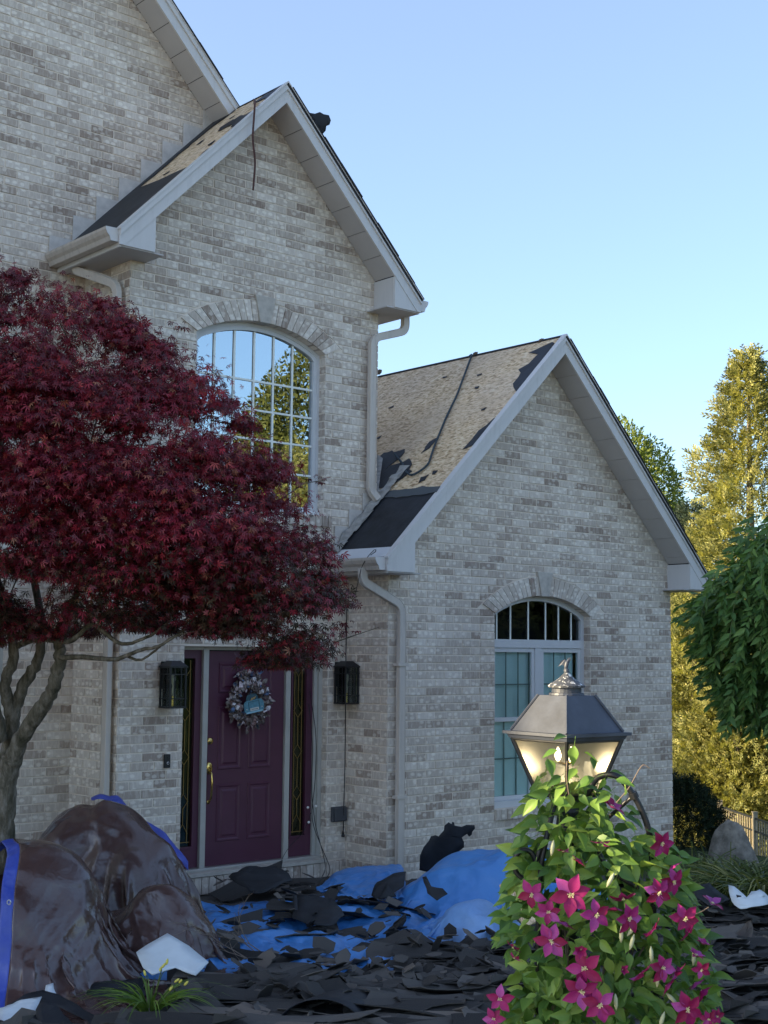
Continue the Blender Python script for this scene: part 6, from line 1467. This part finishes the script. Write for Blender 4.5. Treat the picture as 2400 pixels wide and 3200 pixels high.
g1 = clump('daylily_clump', 'bright green daylily clump with yellow buds poking up through the shingles', at(470, 3175, d=7.95), 90, .50, .05, spread=.7, mt=leafmat('daylily_blade', [(0, (.06, .12, .02)), (.5, (.14, .24, .04)), (1, (.26, .36, .07))], .45, .3, (1, 1, .5), .35), arch=.5, w_=.009, up=1.6)
buds(g1, [(at(a, b, d=7.85), (rr.gauss(.5, .5), rr.gauss(0, .3), .6)) for a, b in ((505, 3025), (520, 3015), (545, 3070), (560, 3072), (575, 3080), (455, 3050), (498, 3035), (530, 3095))])
m = MB(); 
for a, b in ((505, 3030), (560, 3075), (540, 3075), (455, 3055)): m.tube(smooth_path([at(470, 3170, d=7.95), at((a+460)/2+6, (b+3150)/2, d=7.9), at(a, b, d=7.85)], .1), .0035, 5)
m.obj('flower_stalks', STEMG, g1, kind='stuff')
for i, (a, b, d_, n, L, r_, lb) in enumerate(((2190, 2795, 12.7, 260, .72, .26, 'grassy clump nearest the house corner, with tall pale seed stalks'), (2290, 2800, 12.3, 380, .66, .30, 'wide grassy clump in front of the boulder'), (2390, 2810, 11.9, 380, .66, .30, 'grassy clump at the right picture edge behind the white scrap'), (2350, 2770, 13.4, 260, .6, .34, 'grassy clump behind the others beside the boulder foot'))):
    clump('grass_clump', lb, at(a, b, d=d_), n, L*1.25, r_, arch=.8, w_=.0095, up=1.5, group='grass clumps along the right bed')
gs = thing('seed_stalks', 'pale arching seed stalks rising above the grass at the house corner', 'grass', at(2180, 2790, d=12.7)); m = MB()
for P in ([(2160, 2780), (2163, 2680), (2162, 2630)], [(2175, 2770), (2180, 2670), (2150, 2615)], [(2190, 2770), (2205, 2680), (2190, 2640)], [(2150, 2770), (2130, 2690), (2110, 2640)], [(2285, 2740), (2283, 2670), (2284, 2630)], [(2215, 2770), (2240, 2680), (2300, 2650)]): m.tube(smooth_path([at(a, b, d=12.6) for a, b in P], .2), [.004]*30, 5)
m.obj('stalks', GRASS, gs, kind='stuff')
# weeping tree
wt = thing('weeping_tree', 'dark green weeping tree hanging in from the right edge', 'tree', at(2600, 2700, d=12.3))
wc_ = at(2560, 1750, d=12.4); MB().tube([(wc_.x, wc_.y, -.3), (wc_.x+.05, wc_.y, 1.4), (wc_.x, wc_.y, 3.2)], [.10, .08, .04], 10).obj('trunk', BARK, wt, smooth=True)
WOUT = [(2400, 1590), (2380, 1600), (2350, 1640), (2335, 1680), (2310, 1720), (2290, 1770), (2240, 1800), (2200, 1845), (2175, 1890), (2165, 1935), (2195, 1960), (2185, 2010), (2215, 2050), (2215, 2120), (2245, 2160), (2250, 2230), (2272, 2300), (2290, 2280), (2310, 2240), (2345, 2300), (2400, 2280), (2700, 2310), (2700, 1590)]
P_, D_, S_ = [], [], []; m = MB()
for k in range(560):
    for _ in range(50):
        x = rr.uniform(2085, 2640); y = rr.uniform(1550, 2200)
        if inpoly(x, y, WOUT): break
    dd = 12.3+rr.choice([-1, -1, 1])*rr.uniform(.2, 1.0)*math.sqrt(max(.05, 1-((x-2560)/480)**2)); p_ = at(x, y, d=dd); out = (p_-wc_); out.z = 0; out = out.normalized() if out.length > .01 else Vector((1, 0, 0)); d_ = (out*.9+Vector((rr.gauss(0, .25), rr.gauss(0, .25), .25))).normalized(); L = rr.uniform(.35, .8); st = 13; path = [p_]
    for j in range(st):
        d_ = (d_+Vector((0, 0, -.22))).normalized(); p_ = p_+d_*L/st; 
        X = project(p_)
        if not inpoly(X[0], X[1], WOUT) and X[0] < 2400 and j > 2: break
        path.append(p_)
        for sd in (-1, 1):
            sv = d_.cross(Vector((rr.gauss(0, .5), rr.gauss(0, .5), 1))).normalized(); P_.append(p_); D_.append(d_*.7+sv*sd*.75+out*.35+Vector((0, 0, -.2))); S_.append(rr.uniform(.06, .115))
    if k % 3 == 0 and len(path) > 2: m.tube(path, .003, 4)
m.obj('hanging_twigs', STEMG, wt, kind='stuff')
P_ = np.array([list(p_) for p_ in P_]); D_ = np.array([list(p_) for p_ in D_]); V, Fi = leaf_mass(P_, D_, rnd_unit(len(P_))*.8-aVF*.5+np.array([0, 0, .6]), np.array(S_)*1.15, *(LANCE[0]*np.array([1.9, 1, 1]), LANCE[1])); big_mesh('crown', V, Fi, WEEP, wt, 'stuff')
# trees across the street, seen only as reflections in the panes
WIDE = (LANCE[0]*np.array([2.6, 1, 1]), LANCE[1])
OLIVE = leafmat('olive_foliage', [(0, (.05, .065, .02)), (.5, (.12, .14, .04)), (1, (.20, .21, .06))], .5, .3, (1, 1, .4), .25)
broad('street_tree', 'big dark round tree reflected at the right of the upstairs window', [((29.8, -15.6, 8.3), 3.3, 4.5), ((27.9, -16.2, 6.6), 1.6, 3.8)], OLIVE, 42000, -1, .3, (.12, .20), WIDE)
broad('street_hedge', 'sunlit golden hedge reflected low in the upstairs window', [((25.9, -11.8, 4.4), 1.2, 4.0), ((24.6, -12.6, 2.6), 1.2, 3.2)], THUJA, 12000, -1, .2, (.2, .32), SPRAY)
broad('dark_street_tree', 'dark evergreen across the street reflected in the lower transom', [((40, -18, 5), 5, 7), ((44, -8, 5), 6, 8), ((46, 3, 5), 7, 8), ((50, 14, 4), 6, 6)], DARKB, 36000, -1, .3, (.25, .45), WIDE, True)

# ------------------------------------------------------------------ post lantern
LC = at(1771, 2285, d=5.5); LX, LY = LC.x, LC.y
lamp = thing('post_lantern', 'large grey carriage lantern on a post with an eagle finial and lit bulbs', 'lamp', (LX, LY, 0))
AZ = math.atan2(LY, LX); rot = AZ+math.pi  # a corner faces the viewer
def sq(r0, z0, r1, z1_, m, cap=False):
    V = [(LX+r_*math.cos(rot+k*math.pi/2), LY+r_*math.sin(rot+k*math.pi/2), z_) for r_, z_ in ((r0, z0), (r1, z1_)) for k in range(4)]
    m.add(V, [(k, (k+1) % 4, 4+(k+1) % 4, 4+k) for k in range(4)]+([(3, 2, 1, 0), (4, 5, 6, 7)] if cap else []))
m = MB(); sq(.258, 2.022, .258, 2.034, m, True); sq(.222, 2.0345, .112, 2.178, m, True); sq(.232, 2.006, .240, 2.0215, m, True)
for k in range(4):
    a = rot+k*math.pi/2; m.tube([(LX+.225*math.cos(a), LY+.225*math.sin(a), 2.036), (LX+.113*math.cos(a), LY+.113*math.sin(a), 2.180)], .0055, 6)
m.obj('lantern_roof', LEAD, lamp)
MB().lathe((LX, LY, 2.179), [(.072, 0), (.070, .008), (.060, .010), (.060, .034)], 24).obj('vent_collar', LEAD, lamp)
MB().lathe((LX, LY, 2.213), [(.074, -.004), (.076, .004), (.06, .014), (.035, .030), (.012, .052), (.008, .058)], 24).obj('vent_cap', PEEL, lamp)
# eagle finial: skinned body with raised wings
def skin(name, verts, edges, rad, mt, parent, sub=1):
    b = base(parent); me = bpy.data.meshes.new(name); me.from_pydata([tuple(Vector(v)-b) for v in verts], edges, []); me.materials.append(mt); o = bpy.data.objects.new(name, me); link(o, parent)
    md = o.modifiers.new('skin', 'SKIN'); md.use_smooth_shade = True
    for i, r_ in enumerate(rad): me.skin_vertices[0].data[i].radius = r_ if isinstance(r_, tuple) else (r_, r_)
    me.skin_vertices[0].data[0].use_root = True
    ss = o.modifiers.new('s', 'SUBSURF'); ss.levels = sub; ss.render_levels = sub; return o
zE = 2.27; RT = Vector((math.sin(AZ), -math.cos(AZ), 0)); TO = Vector((-math.cos(AZ), -math.sin(AZ), 0)); E0 = Vector((LX, LY, zE)); UP = Vector((0, 0, 1))
MB().lathe((LX, LY, 2.268), [(.008, 0), (.011, .004), (.010, .014), (.006, .018)], 12).obj('finial_ball', LEAD, lamp)
ev = [E0+UP*.030, E0+UP*.018-RT*.002, E0+UP*.042+RT*.004, E0+UP*.052+RT*.010, E0+UP*.050+RT*.017, E0+UP*.012-RT*.004, E0+UP*.002-RT*.010]
skin('eagle_finial', ev, [(0, 1), (0, 2), (2, 3), (3, 4), (1, 5), (5, 6)], [.0095, .008, .0065, .005, .002, .006, .004], LEAD, lamp, 2)
for sd, up_ in ((-1, 1), (1, .95)):
    m = MB(); s0 = E0+UP*.036; n_ = 6
    tip = s0-RT*(.034 if sd < 0 else -.004)-UP*(.014 if sd < 0 else -.002)+TO*(.004*sd)
    pts = [s0+RT*.004, s0+UP*.016-RT*.006, s0+UP*.010-RT*.020, tip, s0-UP*.006-RT*.020, s0-UP*.012-RT*.006] if sd < 0 else [s0+RT*.0, s0+UP*.020+RT*.004, s0+UP*.024+RT*.016, s0+UP*.012+RT*.016, s0-UP*.006+RT*.006]
    k = len(pts); V = [p_+TO*.003 for p_ in pts]+[p_-TO*.003 for p_ in pts]; m.add(V, [tuple(range(k)), tuple(range(2*k-1, k-1, -1))]+[(i, (i+1) % k, (i+1) % k+k, i+k) for i in range(k)]); m.obj('eagle_wing', LEAD, lamp)
m = MB()
for k in range(4):
    a = rot+k*math.pi/2; T_ = Vector((LX+.220*math.cos(a), LY+.220*math.sin(a), 2.008)); B_ = Vector((LX+.120*math.cos(a), LY+.120*math.sin(a), 1.785)); m.tube([T_, T_+(B_-T_)*.06, B_], .0085, 6); 
    a2 = a+math.pi/2
    for r_, z_ in ((.216, 2.003), (.121, 1.786)): m.tube([(LX+r_*math.cos(a), LY+r_*math.sin(a), z_), (LX+r_*math.cos(a2), LY+r_*math.sin(a2), z_)], .007, 6)
m.obj('lantern_frame', IRON, lamp)
for k in range(4):
    a = rot+k*math.pi/2; a2 = a+math.pi/2; V = [(LX+r_*math.cos(q), LY+r_*math.sin(q), z_) for r_, z_, q in ((.212, 2.004, a), (.212, 2.004, a2), (.117, 1.788, a2), (.117, 1.788, a))]; mesh_obj('lantern_glass', V, [(0, 3, 2, 1)], GLASSL, lamp)
m = MB(); sq(.118, 1.775, .126, 1.785, m, True); m.lathe((LX, LY, 1.70), [(.045, 0), (.06, .02), (.045, .05), (.055, .075)], 16); m.obj('lantern_base', LEAD, lamp)
MB().lathe((LX, LY, 0), [(.07, 0), (.07, .15), (.045, .2), (.040, 1.6), (.05, 1.62), (.04, 1.70)], 16).obj('post', IRON, lamp)
EB = mat('lit_bulb', (.9, .8, .5)); EB.node_tree.nodes['Principled BSDF'].inputs['Emission Color'].default_value = (1, .78, .45, 1); EB.node_tree.nodes['Principled BSDF'].inputs['Emission Strength'].default_value = 3
MB().tube([(LX, LY, 1.785), (LX, LY, 1.91)], .008).obj('bulb_stem', BRASS, lamp)
for k in range(3):
    a = rot+.5+k*2.1; c = Vector((LX+.035*math.cos(a), LY+.035*math.sin(a), 1.915)); MB().tube([(LX, LY, 1.90), (c.x, c.y, 1.912)], .005).obj('bulb_arm', BRASS, lamp); MB().lathe(c, [(.004, 0), (.010, .008), (.0145, .022), (.009, .040), (.002, .056)], 12).obj('bulb', EB, lamp, smooth=True)
ll = bpy.data.lights.new('lantern_light', 'POINT'); lo = bpy.data.objects.new('lantern_light', ll); scene.collection.objects.link(lo); lo.location = (LX, LY, 1.985); ll.energy = .12; ll.color = (1, .74, .42); ll.shadow_soft_size = .03
# ------------------------------------------------------------------ iron trellis
tr = thing('iron_trellis', 'black wrought iron trellis arch with scrolls around the lantern post', 'trellis', (LX, LY, 0))
d5 = 5.35
MB().tube(smooth_path([at(1830, 2500, d=5.4), at(1862, 2425, d=5.4), at(1930, 2418, d=d5), at(1985, 2490, d=d5), at(2018, 2560, d=d5), at(2036, 2630, d=d5), at(2040, 2800, d=d5), at(2060, 3400, d=d5)], .12, 8), .0125, 10).obj('arch_rod', IRON, tr, smooth=True)
MB().tube([at(1976, 2478, d=d5), at(1984, 2494, d=d5)], .019, 10).obj('rod_collar', IRON, tr)
MB().tube(smooth_path([at(1980, 2486, d=d5), at(1930, 2530, d=d5+.03), at(1860, 2590, d=d5+.1)], .05), .008, 8).obj('brace_rod', IRON, tr)
MB().tube([at(2034, 2622, d=d5), at(2039, 2650, d=d5)], .018, 10).obj('rod_collar', IRON, tr)
sc_ = [at(1640+33*math.cos(a)*(1-.00*a), 2700+44*math.sin(a), d=5.3) for a in np.linspace(.3, 6.6, 40)]
MB().tube(sc_, .010, 8).obj('scroll', IRON, tr, smooth=True)
MB().tube(smooth_path([at(1740, 2480, d=5.4), at(1712, 2600, d=5.32), at(1690, 2700, d=5.3), at(1682, 2850, d=5.3), at(1680, 3400, d=5.3)], .1), .011, 8).obj('upright_rod', IRON, tr, smooth=True)
MB().tube(smooth_path([at(1660, 2735, d=5.3), at(1676, 2690, d=5.3), at(1690, 2640, d=5.3)], .03), .009, 8).obj('scroll_neck', IRON, tr, smooth=True)
MB().tube(smooth_path([at(1860, 2640, d=5.3), at(1900, 2720, d=5.25), at(1985, 2770, d=5.25), at(2035, 2800, d=5.3)], .1), .009, 8).obj('brace_rod', IRON, tr, smooth=True)

# ------------------------------------------------------------------ clematis
vine = thing('clematis_vine', 'clematis vine with magenta star flowers climbing the lantern post', 'vine', (LX+.1, LY-.1, 0))
VO = [(1700, 2420), (1720, 2330), (1760, 2300), (1800, 2290), (1830, 2330), (1850, 2400), (1910, 2400), (1930, 2440), (1960, 2520), (2000, 2580), (2060, 2620), (2120, 2640), (2135, 2700), (2160, 2780), (2170, 2860), (2200, 2920), (2215, 2990), (2225, 3060), (2235, 3130), (2270, 3210), (2290, 3330), (1540, 3330), (1545, 3250), (1590, 3140), (1590, 3080), (1620, 3020), (1600, 2960), (1580, 2900), (1575, 2830), (1600, 2760), (1610, 2700), (1620, 2640), (1640, 2580), (1650, 2530), (1670, 2490)]
DIPS = [[(2020, 2655), (2062, 2655), (2062, 3300), (2020, 3300)]]
Ls = []
def vhalf(y): return np.interp(y, [2300, 2450, 2600, 2800, 3000, 3300], [.03, .16, .28, .38, .46, .52])
def vcen(y): return np.interp(y, [2300, 2450, 2600, 2800, 3000, 3300], [1770, 1790, 1820, 1870, 1900, 1910])
k = 0; rr = random.Random(33)
while len(Ls) < 1500:
    x = rr.uniform(1540, 2290); y = 2290+1040*rr.random()**.85
    if y < 2440 and rr.random() < .72: continue
    if y < 2570 and rr.random() < .2: continue
    if not inpoly(x, y, VO): continue
    hw = vhalf(y); c = vcen(y); lat = (x-c)/F*5.4; f = max(0, 1-(lat/ (hw*1.15))**2); dep = hw*.9*math.sqrt(f); lay = rr.random()**1.8
    d_ = 5.5-dep*(1-lay*1.1)+rr.uniform(-.02, .02); Ls.append((d_, x, y, lat/hw, lay))
for (x, y) in ((1712, 2372), (1742, 2345), (1768, 2300), (1795, 2330), (1826, 2352), (1850, 2366), (1752, 2425), (1765, 2455), (1800, 2402), (1858, 2432), (1890, 2432), (1925, 2436), (1950, 2450), (1715, 2478), (1680, 2500), (1830, 2460), (1725, 2500), (1870, 2478), (1905, 2475), (1782, 2480)): Ls.append((5.16, x, y, (x-1790)/200, -.1))
Ls.sort(key=lambda t: t[4])
leafme = []
for s_ in range(4):
    r_ = random.Random(s_); V = [(0, 0, 0)]; ncol = 5; V = []; Fc = []; wd = [.02, .20, .27, .24, .17, .09, .004]
    for i, w__ in enumerate(wd):
        t = i/(len(wd)-1); dz = -.28*t*t*(.6+.5*s_*.3)
        for c_ in (-1, -.5, 0, .5, 1): V.append((c_*w__, t, dz+(abs(c_)*w__*.35)-.03*math.cos(c_*3.14*2)*w__*0))
    for i in range(len(wd)-1):
        for j in range(4): a = i*5+j; Fc.append((a, a+1, a+6, a+5))
    V.append((-.012, -.45, .05)); V.append((.012, -.45, .05)); Fc.append((len(V)-2, len(V)-1, 3, 1))
    me = bpy.data.meshes.new('leaf'); me.from_pydata(V, [], Fc); me.materials.append(VINE); me.polygons.foreach_set('use_smooth', [True]*len(me.polygons)); leafme.append((me, np.array(V), Fc))
sV, sF = [], []; vb = WL[vine.name]
for i, (d_, x, y, la, lay) in enumerate(Ls):
    p_ = at(x, y, d=d_); D_ = (VR*(la*.9+rr.gauss(0, .8))-Vector((0, 0, rr.uniform(-.35, 1.1)))-VF*rr.uniform(-.2, .9)).normalized()
    Nn = (-VF*.6+Vector((0, 0, rr.uniform(0, 1.5)))+VR*(la*.5+rr.gauss(0, .6))).normalized(); S_ = D_.cross(Nn).normalized(); Nn = S_.cross(D_); sz = rr.uniform(.055, .10)*(1 if y > 2480 else .9)
    M = Matrix(((S_.x*sz, D_.x*sz, Nn.x*sz, p_.x), (S_.y*sz, D_.y*sz, Nn.y*sz, p_.y), (S_.z*sz, D_.z*sz, Nn.z*sz, p_.z), (0, 0, 0, 1))); k = i % 4
    if i < 300:
        o = bpy.data.objects.new('leaf', leafme[k][0]); link(o, vine); M2_ = M.copy(); M2_.translation = p_-vb; o.matrix_local = M2_
    else:
        n0 = len(sV); sV += [tuple(M @ Vector(v)) for v in leafme[k][1]]; sF += [tuple(q+n0 for q in f) for f in leafme[k][2]]
mesh_obj('foliage', sV, sF, VINE, vine, True, kind='stuff')
m = MB()
for k in range(14):
    x0 = rr.uniform(1680, 2080); P = [at(1780+(x0-1780)*.5, 3300, d=5.3), at(1780+(x0-1780)*.7, 3000, d=5.2+rr.uniform(-.1, .2)), at(x0, rr.uniform(2760, 2950), d=5.42)]
    m.tube(smooth_path(P, .3, 8), .0035, 5)
m.tube(smooth_path([at(1780, 2500, d=5.33), at(1768, 2420, d=5.3), at(1775, 2350, d=5.3), at(1770, 2300, d=5.3)], .1), .003, 5)
m.tube(smooth_path([at(1925, 2510, d=5.3), at(1965, 2465, d=5.3), at(2000, 2400, d=5.3), at(2012, 2388, d=5.3), at(2030, 2400, d=5.3)], .05), .0022, 5)
m.tube(smooth_path([at(2165, 2860, d=5.2), at(2190, 2850, d=5.2), at(2215, 2835, d=5.2)], .03), .002, 5)
m.obj('stems', TWIG, vine, kind='stuff')
# flowers
def petal_mesh(s):
    r_ = random.Random(s); wd = [.06, .19, .28, .30, .24, .125, .01]; V = []; Fc = []
    for i, w__ in enumerate(wd):
        t = i/(len(wd)-1)
        for c_ in (-1, -.5, 0, .5, 1): V.append((c_*w__+.03*math.sin(t*5+s)*t, .08+t*.95, .10*t-.17*t*t*(1+.3*s)+abs(c_)*w__*.28+.02*math.sin(9*t+c_*2+s)))
    for i in range(len(wd)-1):
        for j in range(4): a = i*5+j; Fc.append((a, a+1, a+6, a+5))
    me = bpy.data.meshes.new('petal'); me.from_pydata(V, [], Fc); me.materials.append(PETAL); me.polygons.foreach_set('use_smooth', [True]*len(me.polygons)); return me
PM = [petal_mesh(s) for s in range(3)]
m = MB(); r_ = random.Random(2)
for k in range(34):
    a = r_.uniform(0, 6.28); b = r_.uniform(.15, .75); m.tube([(0, 0, .02), (math.cos(a)*.12*b, math.sin(a)*.12*b, .10), (math.cos(a)*.24*b, math.sin(a)*.24*b, .17)], [.008, .008, .014], 4)
CENT = m; 
FL = [(335, 610, 95, 0), (590, 610, 125, 0), (445, 725, 80, 0), (750, 745, 100, 0), (460, 915, 105, 0), (655, 965, 65, 1), (680, 1090, 120, 0), (655, 1240, 115, 0), (775, 1325, 110, 0), (130, 1290, 85, 0), (90, 1420, 70, 0), (1175, 280, 85, 0), (1240, 420, 70, 2), (1250, 530, 88, 0), (1155, 600, 90, 0), (1500, 675, 80, 3), (1325, 770, 95, 0), (960, 765, 100, 0), (1110, 840, 80, 2), (930, 630, 85, 2), (655, 385, 60, 2), (790, 270, 62, 2), (540, 325, 50, 2), (850, 50, 90, 3), (1432, 1100, 60, 0), (1400, 1010, 60, 3), (1180, 1090, 90, 0), (1265, 1110, 80, 2), (1035, 1120, 90, 2), (1345, 1355, 110, 0), (1430, 1230, 80, 2), (1480, 1420, 60, 0), (1535, 1400, 50, 0), (1340, 850, 75, 2), (1440, 935, 50, 3), (215, 950, 55, 2), (225, 1020, 50, 2), (560, 790, 75, 2), (700, 1180, 85, 2), (920, 1100, 45, 1), (1200, 1200, 80, 2), (870, 690, 70, 2), (1390, 1180, 70, 2)]
for i, (a, b, s_, ty) in enumerate(FL):
    x, y = 1500+a*.4822, 2500+b*.4822; hw = float(vhalf(y)); la = ((x-float(vcen(y)))/F*5.4)/hw; dep = hw*.9*math.sqrt(max(0, 1-min(1, abs(la)/1.15)**2)); dd = 5.5-dep-.10-(.0 if ty != 2 else -.035)
    c = at(x, y, d=dd); rad = s_*.4822/F*dd*1.1
    nrm = (-VF+VR*(la*.35+rr.gauss(0, .2))+Vector((0, 0, rr.uniform(-.1, .25)))).normalized()
    if ty == 2: nrm = (-VF*.15+VR*(la*.9+rr.gauss(0, .4))-Vector((0, 0, rr.uniform(.3, .9)))).normalized()
    if ty == 3: nrm = (-VF*.3+VR*(.4 if la > 0 else -.2)+Vector((0, 0, 1))).normalized()
    u = nrm.cross(Vector((rr.gauss(0, 1), rr.gauss(0, 1), rr.gauss(0, 1)))).normalized(); v = nrm.cross(u)
    Mb = Matrix(((u.x*rad, v.x*rad, nrm.x*rad), (u.y*rad, v.y*rad, nrm.y*rad), (u.z*rad, v.z*rad, nrm.z*rad)))
    fl_ = mesh_obj('flower', [c+Mb @ Vector(q) for q in CENT.V], CENT.F, STAMEN, vine)
    fl_b = c-vb
    me = fl_.data
    for vtx in me.vertices: vtx.co = vtx.co-fl_b
    fl_.location = fl_b; npet = 6 if i % 3 else 5
    cup = {0: rr.uniform(-.05, .25), 1: .9, 2: rr.uniform(-.1, .5), 3: rr.uniform(.1, .5)}[ty]
    for k in range(npet):
        a_ = 2*math.pi*k/npet+rr.gauss(0, .09); o = bpy.data.objects.new('petal', PM[k % 3]); link(o, fl_)
        Ml = Mb.to_4x4() @ Matrix.Rotation(a_, 4, 'Z') @ Matrix.Rotation(cup+rr.gauss(0, .10), 4, 'X') @ Matrix.Scale(rr.uniform(.9, 1.05), 4); o.matrix_local = Ml
# closed buds
for i, (a, b) in enumerate(((735, 800), (985, 840), (985, 920), (915, 870), (1165, 1110), (1150, 1160), (1245, 1290), (1180, 1420), (470, 310), (880, 1310), (1110, 1000), (1385, 1020), (845, 520))):
    x, y = 1500+a*.4822, 2500+b*.4822; hw = float(vhalf(y)); la = ((x-float(vcen(y)))/F*5.4)/hw; c = at(x, y, d=5.5-hw*.9*math.sqrt(max(0, 1-min(1, abs(la)/1.15)**2))-.05); d_ = (VR*rr.gauss(0, .5)+Vector((0, 0, rr.choice([-1, 1, 1])))).normalized()
    MB().tube([c-d_*.03, c-d_*.012, c+d_*.012, c+d_*.03], [.002, .008, .0075, .001], 7).obj('bud', mat('pale_bud', (.42, .44, .26), .6) if i == 0 else bpy.data.materials['pale_bud'], vine, smooth=True)
